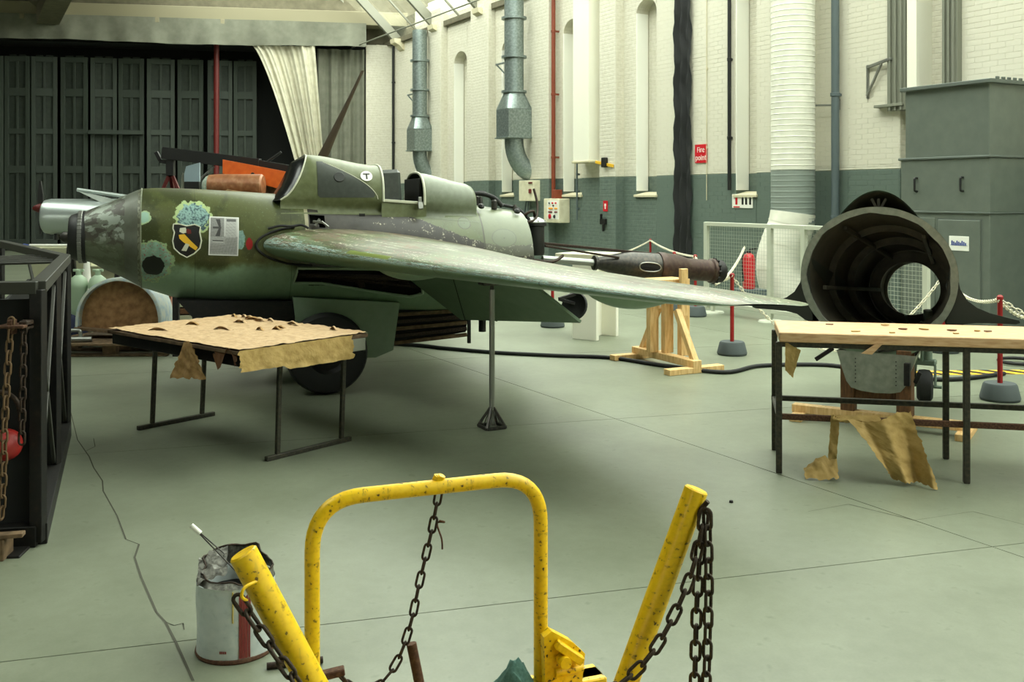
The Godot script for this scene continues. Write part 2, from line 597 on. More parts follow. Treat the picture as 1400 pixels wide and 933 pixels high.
func build_floor() -> void:
	var st := new_st()
	# slabs between the joints that the photograph shows: two families of lines, along the brick wall and across it
	var along := Vector2(0.485, 0.874)        # as (x, z)
	var across := Vector2(0.962, -0.274)
	var root := frame("floor", Transform3D())
	var origin := Vector2(0.78, -7.5)         # a crossing of two joints
	var cuts := [-36.4, -28.3, -20.2, -16.2, -12.1, -8.1, 0.0, 4.05, 8.1, 12.1, 16.2, 24.3, 32.4]
	for i in range(-12, 13):
		for j in cuts.size() - 1:
			var q := PackedVector2Array()
			for c in [[0, 0], [1, 0], [1, 1], [0, 1]]:
				var u: float = (i + c[0]) * 3.13 + (0.003 if c[0] == 0 else -0.003)
				var v: float = cuts[j + c[1]] + (0.003 if c[1] == 0 else -0.003)
				var e := origin + along * u + across * v
				q.append(Vector2(e.x, -e.y))
			var s := new_st()
			prism(s, q, -0.12, 0.0, Transform3D(Basis(Vector3.RIGHT, -PI / 2.0), Vector3.ZERO))
			obj("slab", s, M.floor, root)
	var bed := new_st()
	bx(bed, -34, 34, -0.4, -0.125, -46, 34, 0.0)
	bx(bed, -34, 34, -0.13, -0.006, -46, 34, 0.0)
	obj("joint_filling", bed, M.joint, root)
	# the wandering crack at the left and smaller ones
	for path in [
		[[85, 500, 5], [92, 545, 5], [106, 602, 5], [122, 625, 6], [128, 640, 6], [140, 658, 6], [141, 672, 6], [160, 706, 6], [172, 738, 6], [190, 745, 7], [184, 763, 7], [193, 790, 7], [214, 838, 7], [226, 851, 7], [240, 878, 8], [252, 905, 8], [264, 932, 8]],
		[[226, 851, 4], [238, 856, 5], [250, 853, 4], [252, 862, 3]],
		[[118, 617, 4], [130, 611, 4], [128, 600, 3]],
		[[1105, 700, 4], [1160, 690, 4], [1250, 712, 4], [1330, 700, 3], [1400, 718, 3]]]:
		var rows := []
		for e in path:
			var z: float = EYE * 1361.0 / (e[1] - 268.0)
			var c := Vector3((e[0] - 700.0) / 1361.0 * z, 0.0015, -z)
			var half: float = e[2] * 0.0007
			rows.append(PackedVector3Array([c - Vector3(half, 0, 0.0), c + Vector3(half, 0, 0.0)]))
		skin(st, rows, [], false)
	obj("crack", st, M.crack, root)

func build_walls() -> void:
	WX = Transform3D(Basis(Vector3(-NZ, 0, -NX), Vector3.UP, Vector3(NX, 0, -NZ)), Vector3(NX * 12.0, 0, -NZ * 12.0))
	var w := frame("wall_right", WX)
	var up := new_st()
	var low := new_st()
	var sill := new_st()
	var niches := [[12.85, 13.36], [15.65, 16.31], [18.34, 19.10], [21.44, 22.05], [24.05, 24.85], [27.0, 27.6]]
	var at := 10.82
	for k in niches.size():
		var a: float = niches[k][0]
		var b: float = niches[k][1]
		banded(up, low, at, a, 0.3)
		banded(up, low, a, b, 0.3, 1.70)
		banded(up, low, a, b, 0.0, 7.2, 1.70)
		arch_top(up, a, b, 5.32, 7.2, 0.0, 0.3)
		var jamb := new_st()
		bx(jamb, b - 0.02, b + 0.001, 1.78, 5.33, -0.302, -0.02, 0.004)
		obj("lit_reveal", jamb, M.lit_reveal_white, w)  # white board added to make the far reveal look brightly lit
		var p := PackedVector2Array([Vector2(-0.34, 1.66), Vector2(-0.34, 1.70), Vector2(-0.06, 1.76), Vector2(-0.06, 1.66)])
		prism(sill, p, a - 0.04, b + 0.04, Transform3D(Basis(Vector3(0, 0, 1), Vector3(0, 1, 0), Vector3(1, 0, 0)), Vector3.ZERO))
		at = b
	banded(up, low, at, 30.2, 0.3, 6.5)
	banded(up, low, 9.15, 9.86, 0.1)
	banded(up, low, 9.86, 10.82, 0.32)
	banded(up, low, -24.0, 8.89, 0.3)
	banded(up, low, 8.89, 9.15, 0.0)
	for e in [[16.75, 17.35], [19.42, 20.30], [22.4, 23.42], [25.3, 26.2]]:   # shallow pilasters between the niches
		banded(up, low, e[0], e[1], 0.5)
	obj("painted_brickwork", up, M.white_brick, w)
	obj("painted_dado", low, M.grey_brick, w)
	obj("niche_sill", sill, M.beam_paint, w)
	lay_bricks(w)
	var corbels := new_st()
	for t in [17.2, 19.9, 22.9, 25.75, 28.6, 30.1]:
		var p := PackedVector2Array([Vector2(-0.3, 6.15), Vector2(-0.36, 6.18), Vector2(-0.46, 6.30), Vector2(-0.62, 6.38), Vector2(-0.64, 6.5), Vector2(-0.3, 6.5)])
		prism(corbels, p, t - 0.18, t + 0.18, Transform3D(Basis(Vector3(0, 0, 1), Vector3(0, 1, 0), Vector3(1, 0, 0)), Vector3.ZERO))
	obj("corbel", corbels, M.beam_paint, w)

	var tie := new_st()
	rod(tie, Vector3(30.1, 6.38, -1.4), Vector3(14.0, 6.42, -1.15), 0.02, 6)
	obj("tie_rod", tie, M.galv_dull, w)

	# the far end, where the doors are
	var ex := Transform3D(Basis(Vector3.UP, 0.171), Vector3(-3.7, 0, -31.9))
	var f := frame("wall_far", ex)
	var s := new_st()
	bx(s, -30, 2.0, 6.4, 13.0, -0.4, 0.0, 0.0)
	obj("boarded_gable", s, M.roof_board, f)
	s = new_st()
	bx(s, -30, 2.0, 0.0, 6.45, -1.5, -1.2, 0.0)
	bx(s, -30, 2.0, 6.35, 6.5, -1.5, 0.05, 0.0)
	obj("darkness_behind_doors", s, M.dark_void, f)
	s = new_st()
	bx(s, -0.98, 0.9, 0.0, 6.45, -0.5, 0.35, 0.01)
	obj("end_pier", s, M.white_brick, f)
	s = new_st()
	bx(s, -30, 0.3, 7.0, 7.42, 0.0, 0.75, 0.01)
	for u in [-11.0, -9.1, -7.2, -5.3]:
		bx(s, u - 0.06, u + 0.06, 6.9, 7.05, 0.6, 0.8, 0.005)
	obj("valance_beam", s, M.dull_cream, f)
	# folding leaves
	var edges := [[-20.7, -19.9], [-19.8, -19.0], [-18.9, -18.1], [-18.0, -17.2], [-17.1, -16.3], [-16.2, -15.4], [-15.3, -14.5], [-14.4, -13.6], [-13.4, -12.65], [-12.6, -11.9], [-11.85, -11.13], [-11.07, -10.36], [-10.24, -9.46], [-9.36, -8.62], [-8.55, -7.81], [-7.70, -6.90], [-6.79, -6.03], [-5.88, -5.15], [-5.09, -4.4]]
	for k in edges.size():
		var wd: float = edges[k][1] - edges[k][0]
		var turn := 0.11 * (1 if k % 2 else -1)
		var d := frame("door", ex * X((edges[k][0] + edges[k][1]) / 2.0, 0, -0.45, turn))
		d.name = "door_%d" % (k + 1)
		var fr := new_st()
		var top := 5.95
		for x in [-wd / 2.0 + 0.05, wd / 2.0 - 0.05]:
			bx(fr, x - 0.06, x + 0.06, 0.05, top, -0.05, 0.04)
		obj("stile", fr, M.door_frame, d)
		for r in [[0.05, 0.35], [2.38, 2.6], [3.58, 3.74], [4.74, 4.98], [top - 0.16, top]]:
			var rl := new_st()
			bx(rl, -wd / 2.0 + 0.1, wd / 2.0 - 0.1, r[0], r[1], -0.05, 0.035)
			obj("rail", rl, M.door_frame, d)
		var mu := new_st()
		bx(mu, -0.035, 0.035, 0.3, top, -0.05, 0.025)
		obj("mullion", mu, M.door_frame, d)
		# diagonal boarding behind the frame
		var bd := new_st()
		bx(bd, -wd / 2.0 + 0.04, wd / 2.0 - 0.04, 0.1, top - 0.02, -0.06, -0.03, 0.0)
		for sx in [-1, 1]:
			for i in 46:
				var y := 0.2 + i * 0.13
				var half := wd / 2.0 - 0.13
				var rise: float = half * (0.9 if sx > 0 else -0.9)
				bar(bd, Vector3(sx * 0.04, clampf(y, 0.1, top), -0.03), Vector3(sx * (half + 0.02), clampf(y + rise * sx, 0.1, top), -0.03), 0.012, 0.115, 0.003)
		stuff(obj("boarding", bd, M.door_green, d))
	# the rail that crosses two leaves, and the red post in front of them
	s = new_st()
	bx(s, -9.40, -7.78, 3.58, 3.70, -0.35, -0.2)
	obj("cross_rail", s, M.door_frame, f)

	# the walls behind and beside the camera
	s = new_st()
	bx(s, -30.5, -30.0, 0, 13, -46, 34, 0.0)
	structure("wall_left", s, M.old_wood)
	var nw := frame("wall_near", WX * X(-24.0, 0, 0))
	s = new_st()
	# unseen tall windows, added in the near gable to brighten the niche reveals
	bx(s, -0.5, 0.0, 0, 3.2, -60, 1, 0.0)
	bx(s, -0.5, 0.0, 9.0, 13, -60, 1, 0.0)
	bx(s, -0.5, 0.0, 3.2, 9.0, -60, -5.2, 0.0)
	bx(s, -0.5, 0.0, 3.2, 9.0, -0.8, 1, 0.0)
	for k in 1:
		bx(s, -0.5, 0.0, 3.2, 9.0, -3.2 - k * 2.0, -2.8 - k * 2.0, 0.0)
	obj("plaster", s, M.white_brick, nw)
	s = new_st()
	bx(s, -0.27, -0.25, 3.2, 9.0, -5.2, -0.8, 0.0)
	obj("added_gable_glazing", s, M.glass, nw)

# the courses of painted brick that can be made out, on the nearer piers
func lay_bricks(w: Node) -> void:
	var one := new_st()
	box(one, Transform3D(), Vector3(1, 1, 1), 0.04)
	var shape := mesh_of(one)
	var white: Array[Transform3D] = []
	var grey: Array[Transform3D] = []
	for e in [[6.2, 8.88, 2.9, 6.4, 0.3], [9.88, 10.80, 0.0, 6.4, 0.32], [10.84, 12.83, 0.0, 6.4, 0.3], [12.85, 13.36, 0.0, 1.64, 0.3], [13.38, 15.63, 0.0, 6.4, 0.3]]:
		var row := int(ceil(e[2] / 0.0765))
		while (row + 1) * 0.0765 < e[3]:
			var x: float = e[0] + (0.0 if row % 2 else -0.113)
			while x < e[1]:
				var a := maxf(x, e[0])
				var b := minf(x + 0.2185, e[1])
				if b - a > 0.03:
					var y := row * 0.0765 + 0.038
					if absf(y - DADO) > 0.036:
						var t := Transform3D(Basis.from_scale(Vector3(b - a, 0.071, 0.02)), Vector3((a + b) / 2.0, y, -e[4] + 0.0072 + rng.randf_range(-0.0008, 0.0008)))
						if y < DADO:
							grey.append(t)
						else:
							white.append(t)
				x += 0.2245
			row += 1
	for pass_ in 2:
		var list := white if pass_ == 0 else grey
		var mm := MultiMesh.new()
		mm.transform_format = MultiMesh.TRANSFORM_3D
		mm.mesh = shape
		mm.instance_count = list.size()
		for i in list.size():
			mm.set_instance_transform(i, list[i])
		var o := MultiMeshInstance3D.new()
		o.multimesh = mm
		o.material_override = M.brick_white if pass_ == 0 else M.brick_grey
		o.name = "brick_courses" if pass_ == 0 else "grey_brick_courses"
		w.add_child(o, true)
		stuff(o)

# the roof: ridges that run along the brick wall; the bay beside the wall is glazed on both slopes
func build_roof() -> void:
	var r := frame("ceiling", WX)
	var solid := new_st()
	var steel := new_st()
	var panes := new_st()
	var bay := 10.0
	var low := 7.0
	var high := 11.0
	# parts of a slope as [from, to up the slope, start, end along it, glazed]
	var closed := [[0.0, 1.0, -24.5, 34.0, 0]]
	var beside_wall := [[0.0, 1.0, -24.5, -12.0, 0], [0.0, 1.0, -12.0, 31.2, 1], [0.0, 1.0, 31.2, 34.0, 0]]
	var added_strip := [[0.0, 0.5, -24.5, 34.0, 0], [0.5, 1.0, -24.5, 0.0, 0], [0.5, 1.0, 0.0, 31.2, 1], [0.5, 1.0, 31.2, 34.0, 0]]  # unseen glazing, added to light the brick wall from the front
	var skylight := [[0.0, 0.60, -24.5, 34.0, 0], [0.60, 1.0, -24.5, 2.0, 0], [0.60, 1.0, 2.0, 18.0, 1], [0.60, 1.0, 18.0, 34.0, 0]]
	for b in 5:
		for side in 2:
			var d_low := b * bay if side == 0 else (b + 1) * bay
			var d_high := b * bay + bay / 2.0
			if b == 0 and side == 0:
				d_low = 0.3
			var foot := Vector3(0, 6.5 if b == 0 and side == 0 else low, -d_low)
			var head := Vector3(0, high, -d_high)
			var spans := closed
			if b == 0 and side == 0:
				spans = beside_wall
			elif b == 0:
				spans = added_strip
			elif b == 1 and side == 1:
				spans = skylight
			var n := (head - foot).cross(Vector3.RIGHT).normalized()
			if n.y < 0.0:
				n = -n
			for sp in spans:
				var va := foot.lerp(head, sp[0])
				var vb := foot.lerp(head, sp[1])
				if sp[4] == 0:
					var c := (va + vb) / 2.0 + Vector3((sp[2] + sp[3]) / 2.0, 0, 0) + n * 0.1
					var z := (vb - va).normalized()
					box(solid, Transform3D(Basis(Vector3.RIGHT, z.cross(Vector3.RIGHT), z), c), Vector3(sp[3] - sp[2], 0.16, va.distance_to(vb) + 0.1), 0.0)
				else:
					var cnt := int((sp[3] - sp[2]) / 2.9)
					for k in cnt + 1:
						var t: float = sp[2] + 0.3 + k * 2.9
						bar(steel, va + Vector3(t, 0, 0), vb + Vector3(t, 0, 0), 0.12, 0.26)
						for g in [2]:
							if t + g * 0.725 < sp[3]:
								bar(steel, va + Vector3(t + g * 0.725, 0.1, 0), vb + Vector3(t + g * 0.725, 0.1, 0), 0.04, 0.05, 0.0)
					for q in [0.5]:
						var m := va.lerp(vb, q)
						bar(steel, m + Vector3(sp[2], 0, 0), m + Vector3(sp[3], 0, 0), 0.1, 0.14, 0.0)
					var h := n * 0.16
					quad(panes, va + Vector3(sp[2], 0, 0) + h, vb + Vector3(sp[2], 0, 0) + h, vb + Vector3(sp[3], 0, 0) + h, va + Vector3(sp[3], 0, 0) + h, Vector3(0, 0, 0))
		# valley and ridge beams
		bx(steel, -24.5, 34, high - 0.2, high + 0.1, -(b * bay + bay / 2.0) - 0.1, -(b * bay + bay / 2.0) + 0.1, 0.0)
		bx(solid, -24.5, 34, low - 0.25, low + 0.25, -((b + 1) * bay) - 0.3, -((b + 1) * bay) + 0.3, 0.0)
	# eaves gutter on the brick wall
	bx(solid, -24.5, 34, 6.42, 6.56, -0.42, 0.0, 0.0)
	bx(solid, -24.5, 34, 6.42, 7.3, 0.0, 0.6, 0.0)
	obj("roof_boarding", solid, M.roof_board, r)
	obj("roof_steel", steel, M.roof_steel, r)
	obj("roof_glazing", panes, M.glass, r)

func build_hangings() -> void:
	var ex := Transform3D(Basis(Vector3.UP, 0.171), Vector3(-3.7, 0, -31.9))
	# canvas valance along the top of the doors
	var st := new_st()
	var rows := []
	for i in 201:
		var u := -19.9 + i * 0.0946
		var row := PackedVector3Array()
		for j in 7:
			var v := j / 6.0
			var fold := 0.05 * sin(u * 3.1) * v + 0.03 * sin(u * 7.7 + 1.0) * v + 0.02 * sin(u * 1.3 + v * 3.0)
			row.append(ex * Vector3(u, 7.05 - 0.76 * v - 0.03 * sin(u * 0.8) * v, 0.8 + fold))
		rows.append(row)
	skin(st, rows)
	var o := obj("valance", st, M.canvas_grey)
	tag(o, "long grey canvas valance hung above the dark hangar doors", "curtain")
	# the pale drape pulled to the right
	st = new_st()
	rows = []
	for i in 121:
		var s := i / 120.0
		var row := PackedVector3Array()
		for j in 31:
			var v := j / 30.0
			var left := lerpf(-4.45, -2.7, pow(v, 0.75))
			var right := lerpf(-2.55, -2.15, v)
			var u := lerpf(left, right, s)
			var depth := 0.09 * sin(s * 34.0 + v * 2.0 * (1.0 - s)) + 0.05 * sin(s * 71.0 + 2.0) + 0.12 * sin(s * 9.0 + v * 3.0)
			row.append(ex * Vector3(u, 6.32 - 5.3 * v, 0.62 + depth * (0.5 + 0.5 * v)))
		rows.append(row)
	skin(st, rows)
	o = obj("drape", st, M.canvas)
	tag(o, "pale canvas drape gathered to the right of the dark hangar doors", "curtain")
	st = new_st()
	rows = []
	for i in 81:
		var s := i / 80.0
		var row := PackedVector3Array()
		for j in 17:
			var v := j / 16.0
			var u := lerpf(-2.50, -1.02, s)
			row.append(ex * Vector3(u, 6.3 - 6.1 * v, 0.22 + 0.06 * sin(s * 21.0 + v) + 0.03 * sin(s * 47.0)))
		rows.append(row)
	skin(st, rows)
	o = obj("drape", st, M.canvas_grey)
	tag(o, "greyer canvas drape hanging flat beside the end pier", "curtain")
	# black drape on the brick wall
	st = new_st()
	rows = []
	for i in 41:
		var s := i / 40.0
		var row := PackedVector3Array()
		for j in 61:
			var v := j / 60.0
			var d := 0.36 + 0.035 * sin(s * 15.0 + 0.7 * sin(v * 40.0)) + 0.012 * sin(v * 90.0 + s * 9.0)
			row.append(WX * Vector3(lerpf(14.52, 15.0, s), 6.4 - 6.25 * v, -d))
		rows.append(row)
	skin(st, rows)
	o = obj("black_drape", st, M.black_cloth)
	tag(o, "narrow black drape hanging full height on the white brick wall", "curtain")
	st = new_st()
	rod(st, ex * Vector3(-5.55, 0.0, 0.2), ex * Vector3(-5.55, 7.0, 0.2), 0.085, 12)
	o = obj("red_post", st, M.dark_red)
	tag(o, "tall dark red post standing before the hangar doors", "post")

# ---------------------------------------------------------------- the aeroplane
# Its own axes: x runs from the nose tip towards the tail, y is up, z points to port (towards us).
const PLANE_AT := Vector3(-3.74, 0, -8.45)
const PLANE_TURN := 0.3316
var ST := []      # fuselage stations: x, top, bottom, half width

func fus(a: float) -> Array:
	for i in ST.size() - 1:
		if a <= ST[i + 1][0] or i == ST.size() - 2:
			var u := clampf((a - ST[i][0]) / (ST[i + 1][0] - ST[i][0]), 0.0, 1.2)
			var out := []
			for k in 4:
				var p0: float = ST[maxi(i - 1, 0)][k]
				var p3: float = ST[mini(i + 2, ST.size() - 1)][k]
				out.append(cubic_interpolate(ST[i][k], ST[i + 1][k], p0, p3, u) if i > 0 and i < ST.size() - 2 else lerpf(ST[i][k], ST[i + 1][k], u))
			return out
	return []

func fus_point(a: float, w: float) -> Vector3:   # w = 0 at the top, PI/2 at port
	var s := fus(a)
	var mid: float = (s[1] + s[2]) / 2.0
	var half: float = (s[1] - s[2]) / 2.0
	var c := cos(w)
	var n := sin(w)
	return Vector3(a, mid + half * signf(c) * pow(absf(c), 0.94), s[3] * signf(n) * pow(absf(n), 0.94))

func fus_side(a: float, y: float, off := 0.0) -> Vector3:   # the port skin at a height
	var s := fus(a)
	var mid: float = (s[1] + s[2]) / 2.0
	var half: float = (s[1] - s[2]) / 2.0
	var c := clampf((y - mid) / half, -1.0, 1.0)
	var w := acos(signf(c) * pow(absf(c), 1.0 / 0.94))
	var p := fus_point(a, w)
	var n := Vector3(0, (p.y - mid) / (half * half), p.z / (s[3] * s[3])).normalized()
	return p + n * off

# patches: how far inside a ragged round patch
func blot(a: float, y: float, ca: float, cy: float, ra: float, ry: float, rag: float) -> float:
	var da := (a - ca) / ra
	var dy := (y - cy) / ry
	return 1.0 - sqrt(da * da + dy * dy) + rag * nz.get_noise_2d(a * 14.0, y * 14.0)

func paint_fuselage() -> ImageTexture:
	var w := 1024
	var h := 640
	var im := Image.create(w, h, false, Image.FORMAT_RGB8)
	var olive := C(76, 82, 44)
	var olive_dark := C(54, 60, 30)
	var green := C(100, 112, 78)
	var belly := C(130, 156, 126)
	var primer := C(150, 186, 168)
	var primer_edge := C(164, 184, 130)
	var bare := C(34, 32, 26)
	var bare_light := C(58, 55, 45)
	for i in w:
		var a := 4.0 * (i + 0.5) / w
		var s := fus(a)
		var mid: float = (s[1] + s[2]) / 2.0
		var half: float = (s[1] - s[2]) / 2.0
		for j in h:
			var ang := TAU * (j + 0.5) / h
			var cc := cos(ang)
			var y := mid + half * signf(cc) * pow(absf(cc), 0.94)
			var n1 := nz.get_noise_2d(a * 3.0, y * 3.0 + 40.0)
			var n2 := nz.get_noise_2d(a * 13.0, y * 13.0)
			var n3 := nz.get_noise_2d(a * 42.0, y * 42.0 + 9.0)
			# camouflage above, pale green below, with a soft edge
			var col := olive.lerp(olive_dark, smoothstep(-0.1, 0.25, n1 + 0.16 * sin(a * 3.2)))
			col = col.lerp(green, smoothstep(2.0, 2.9, a) * 0.75)
			col = col.lerp(belly, smoothstep(1.13, 1.02, y + 0.06 * n1 + 0.02 * n2))
			if n3 > 0.48:
				col = col.lerp(primer, 0.25)
			if j < h / 2:
				# grey-brown bare strip along the side
				var top := lerpf(1.60, 1.56, smoothstep(1.95, 2.55, a)) if a < 2.55 else lerpf(1.56, 1.22, smoothstep(2.5, 3.75, a))
				if a > 1.93 and y > 0.9:
					var e := top - y + 0.015 * n2
					if e > 0.0:
						col = bare.lerp(bare_light, clampf(0.45 + 0.6 * n1 + 0.5 * n2, 0.0, 1.0))
						if n3 + n2 > 0.55 and e < 0.14 and a > 2.5:
							col = C(176, 172, 150)
					elif a < 2.02 and e > -0.02:
						col = C(196, 190, 160)
				if a < 1.97 and a > 1.90 and y < 1.60 and y > 1.30:
					col = C(150, 146, 118) if a < 1.93 else col
				# ragged patches scraped back to the primer
				var b := blot(a, y, 0.975, 1.50, 0.15, 0.14, 0.22)
				if b > 0.0:
					col = primer_edge if b < 0.17 else C(64, 84, 92) if b < 0.24 and y < 1.52 else C(134, 166, 160).lerp(C(62, 84, 92), smoothstep(0.0, 0.4, n3 + 0.4 * n2))
				b = blot(a, y, 0.655, 1.14, 0.16, 0.18, 0.2)
				if b > 0.0:
					col = primer.lerp(C(112, 140, 118), 0.5 + 0.5 * n2) if b > 0.12 else C(150, 176, 130)
					if n3 > 0.35:
						col = C(150, 96, 88)
				b = blot(a, y, 0.66, 1.10, 0.088, 0.082, 0.12)
				if b > 0.0:
					col = C(26, 28, 20)  # the dark of a hole, painted flat on the skin
				b = blot(a, y, 0.585, 1.50, 0.06, 0.055, 0.25)
				if b > 0.0:
					col = primer_edge.lerp(primer, clampf(b * 3.0, 0.0, 1.0))
				b = blot(a, y, 1.34, 1.31, 0.06, 0.075, 0.3)
				if b > 0.0:
					col = primer.lerp(C(92, 120, 120), 0.5 + 0.5 * n3)
				b = blot(a, y, 1.425, 1.275, 0.028, 0.05, 0.2)
				if b > 0.0:
					col = C(140, 26, 26)
				b = blot(a, y, 0.93, 1.30, 0.03, 0.03, 0.9)
				# small round covers aft
				for hc in [[3.35, 1.43, 0.062, 0.055], [3.72, 1.29, 0.125, 0.085]]:
					var q := blot(a, y, hc[0], hc[1], hc[2], hc[3], 0.0)
					if q > 0.0:
						col = C(100, 112, 86) if q > 0.09 else C(70, 74, 58)
						if q > 0.93:
							col = C(60, 60, 50)
				if absf(a - 3.52) < 0.006 and y < 1.55:
					col = C(66, 66, 54)
				if a > 3.53 and y > 1.12:
					col = col.lerp(C(118, 124, 104), 0.55)
			if absf(a - 1.78) < 0.003 or absf(a - 0.99) < 0.002:
				col = col.darkened(0.35)
			im.set_pixel(i, j, col.darkened(0.06 * clampf(n2, 0.0, 1.0)))
	return ImageTexture.create_from_image(im)

func paint_nose() -> ImageTexture:
	var w := 256
	var h := 512
	var im := Image.create(w, h, false, Image.FORMAT_RGB8)
	for i in w:
		for j in h:
			var a := 0.567 * i / w
			var v := TAU * j / h
			var n1 := nz.get_noise_3d(a * 5.0, cos(v) * 2.2, sin(v) * 2.2)
			var n2 := nz.get_noise_3d(a * 22.0, cos(v) * 8.0, sin(v) * 8.0)
			var col := C(92, 98, 84).lerp(C(140, 150, 138), smoothstep(0.02, 0.1, n1 + 0.35 * n2))
			col = col.lerp(C(64, 62, 52), smoothstep(0.12, 0.22, -n1 + 0.3 * n2))
			col = col.lerp(C(96, 104, 80), 0.75 * smoothstep(0.1, -0.3, cos(v)))
			if a < 0.1:
				col = col.lerp(C(150, 168, 166), 0.7)
			if a > 0.43:
				col = C(84, 88, 74).lerp(C(104, 110, 98), 0.5 + n1)
			if a > 0.535:
				col = C(120, 124, 104) if n2 > 0.0 else C(86, 88, 70)
			im.set_pixel(i, j, col)
	return ImageTexture.create_from_image(im)

func paint_wing() -> ImageTexture:   # u from leading to trailing edge round the section, v along the span
	var w := 512
	var h := 1024
	var im := Image.create(w, h, false, Image.FORMAT_RGB8)
	var top := C(78, 84, 56)
	var pale := C(128, 130, 106)
	var olive := C(92, 106, 66)
	var belly := C(112, 138, 110)
	var primer := C(158, 190, 188)
	for i in w:
		var u := (i + 0.5) / w            # 0 trailing edge, upper; 0.5 leading edge; 1 trailing edge, lower
		var x := absf(u - 0.5) * 2.0      # 0 at the leading edge
		var upper := u < 0.5
		for j in h:
			var p := 4.3 * (j + 0.5) / h
			var n1 := nz.get_noise_2d(x * 3.0 + 20.0, p * 1.4)
			var n2 := nz.get_noise_2d(x * 18.0, p * 7.0)
			var n3 := nz.get_noise_2d(x * 50.0 + 7.0, p * 22.0)
			var col: Color
			if upper:
				var streak := 1.8 * nz.get_noise_2d(x * 22.0 + 60.0, p * 1.2)
				var smudge := 1.8 * nz.get_noise_2d(x * 7.0 + 90.0, p * 2.6)
				col = top.lerp(pale, 0.85 * smoothstep(-0.15, 0.55, 1.3 * n1 + 0.7 * streak))
				col = col.lerp(olive, 0.8 * smoothstep(0.1, 0.4, 1.6 * nz.get_noise_2d(x * 2.4 + 3.0, p * 1.1 + 8.0)))
				col = col.lerp(C(92, 74, 60), 0.65 * smoothstep(0.22, 0.6, smudge + 0.5 * n2 + 0.4 * n3))
				if 1.8 * n3 + 0.6 * streak > 0.78:
					col = C(196, 192, 170)
				if 1.8 * n3 - smudge > 1.0:
					col = C(122, 82, 64)
				# the worn leading edge, scraped to blue-green primer in broken strips
				var wear := 0.9 * nz.get_noise_2d(p * 1.6 + 5.0, x * 6.0) + 0.9 * nz.get_noise_2d(p * 7.0, x * 34.0 + 4.0)
				var edge := lerpf(0.34, 0.17, smoothstep(0.0, 1.4, p)) + 0.08 * n1 + 0.07 * n2
				if x < edge and wear + 0.7 * (edge - x) > -0.04:
					col = primer.lerp(C(92, 112, 98), smoothstep(-0.12, 0.2, n3 + 0.4 * n2))
					if x > 0.12 and smudge > 0.05:
						col = C(112, 96, 78)
					if n3 > 0.2:
						col = C(206, 212, 198)
					if n2 < -0.25:
						col = C(96, 82, 66)
				elif x < edge + 0.05:
					col = col.lerp(belly, 0.5)
				if p > 1.25 and p < 1.75 and x > 0.1 and x < 0.22:
					col = C(116, 132, 54)
				# patches of bare dark metal near the root
				if p < 0.9 and x > 0.3 and n1 + 0.4 * n2 > 0.12:
					col = col.lerp(C(112, 98, 84), 0.6)
				for ch in [0.66, 0.80]:
					if absf(x - ch) < 0.004:
						col = C(84, 84, 66)
			else:
				col = belly.lerp(C(126, 150, 122), 0.5 + 0.5 * n1)
				if x < 0.05 + 0.05 * n2:
					col = primer.lerp(C(104, 132, 116), 0.5 + n3)
				if n3 > 0.6:
					col = col.lerp(C(70, 80, 66), 0.5)
			for rib in [1.05, 2.25, 3.2]:
				if absf(p - rib) < 0.004:
					col = col.darkened(0.3)
			im.set_pixel(i, j, col)
	return ImageTexture.create_from_image(im)

func wing_section(p: float, sgn: float, fr := 0.0, to := 1.0) -> PackedVector3Array:
	# p is the distance from the fuselage side along the span (0 to 4.2)
	var k := p / 4.2
	var le := 1.50 + 0.431 * p
	var te := 3.98 + 0.24 * k
	if k > 0.88:
		var e := (k - 0.88) / 0.12
		le += 0.30 * (1.0 - sqrt(maxf(0.0, 1.0 - e * e)))
		te -= 0.20 * (1.0 - sqrt(maxf(0.0, 1.0 - e * e)))
	var chord := te - le
	var thick := lerpf(0.13, 0.085, k) * chord
	if k > 0.94:
		thick *= sqrt(maxf(0.02, 1.0 - pow((k - 0.94) / 0.062, 2)))
	var y0 := 1.262 - 0.072 * (le - 1.5) - 0.002 * p
	var twist := 0.075 + 0.018 * sin(PI * k) - 0.03 * pow(k, 4.0)    # nose up at the root, washed out at the tip
	var out := PackedVector3Array()
	var n := 56
	for i in n + 1:
		var u := lerpf(fr, to, i / float(n))
		var x := absf(u - 0.5) * 2.0
		x = x * x * (0.35 + 0.65 * x) if x < 1.0 else 1.0
		var yt := 5.0 * thick * (0.2969 * sqrt(x) - 0.126 * x - 0.3516 * x * x + 0.2843 * x * x * x - 0.1015 * pow(x, 4))
		var camber := 0.012 * chord * sin(PI * x)
		var y := camber + (yt if u < 0.5 else -yt)
		var dx := x * chord
		out.append(Vector3(le + dx, y0 + y - dx * twist, sgn * (0.42 + p)))
	return out

func canopy_half(a: float) -> float:
	return lerpf(0.37, 0.40, smoothstep(1.7, 2.5, a)) if a < 2.75 else lerpf(0.40, 0.33, smoothstep(2.9, 3.55, a))

func canopy_top(a: float) -> float:
	if a < 2.75:
		return 2.055 - 0.09 * smoothstep(1.95, 2.6, a) - 0.9 * pow(maxf(0.0, 1.95 - a), 1.0)
	return lerpf(1.90, 1.80, smoothstep(2.95, 3.5, a))

func canopy_sill(a: float) -> float:
	return lerpf(1.645, 1.63, smoothstep(1.75, 2.6, a)) if a < 2.75 else lerpf(1.60, 1.555, (a - 2.95) / 0.55)

func canopy_point(a: float, w: float, off := 0.0) -> Vector3:   # w from -PI/2 (starboard) to PI/2 (port)
	var hw := canopy_half(a) + off
	var s := canopy_sill(a)
	var hh := canopy_top(a) - s + off
	return Vector3(a, s + hh * pow(maxf(cos(w), 0.0), 0.72), hw * signf(w) * pow(absf(sin(w)), 0.72))

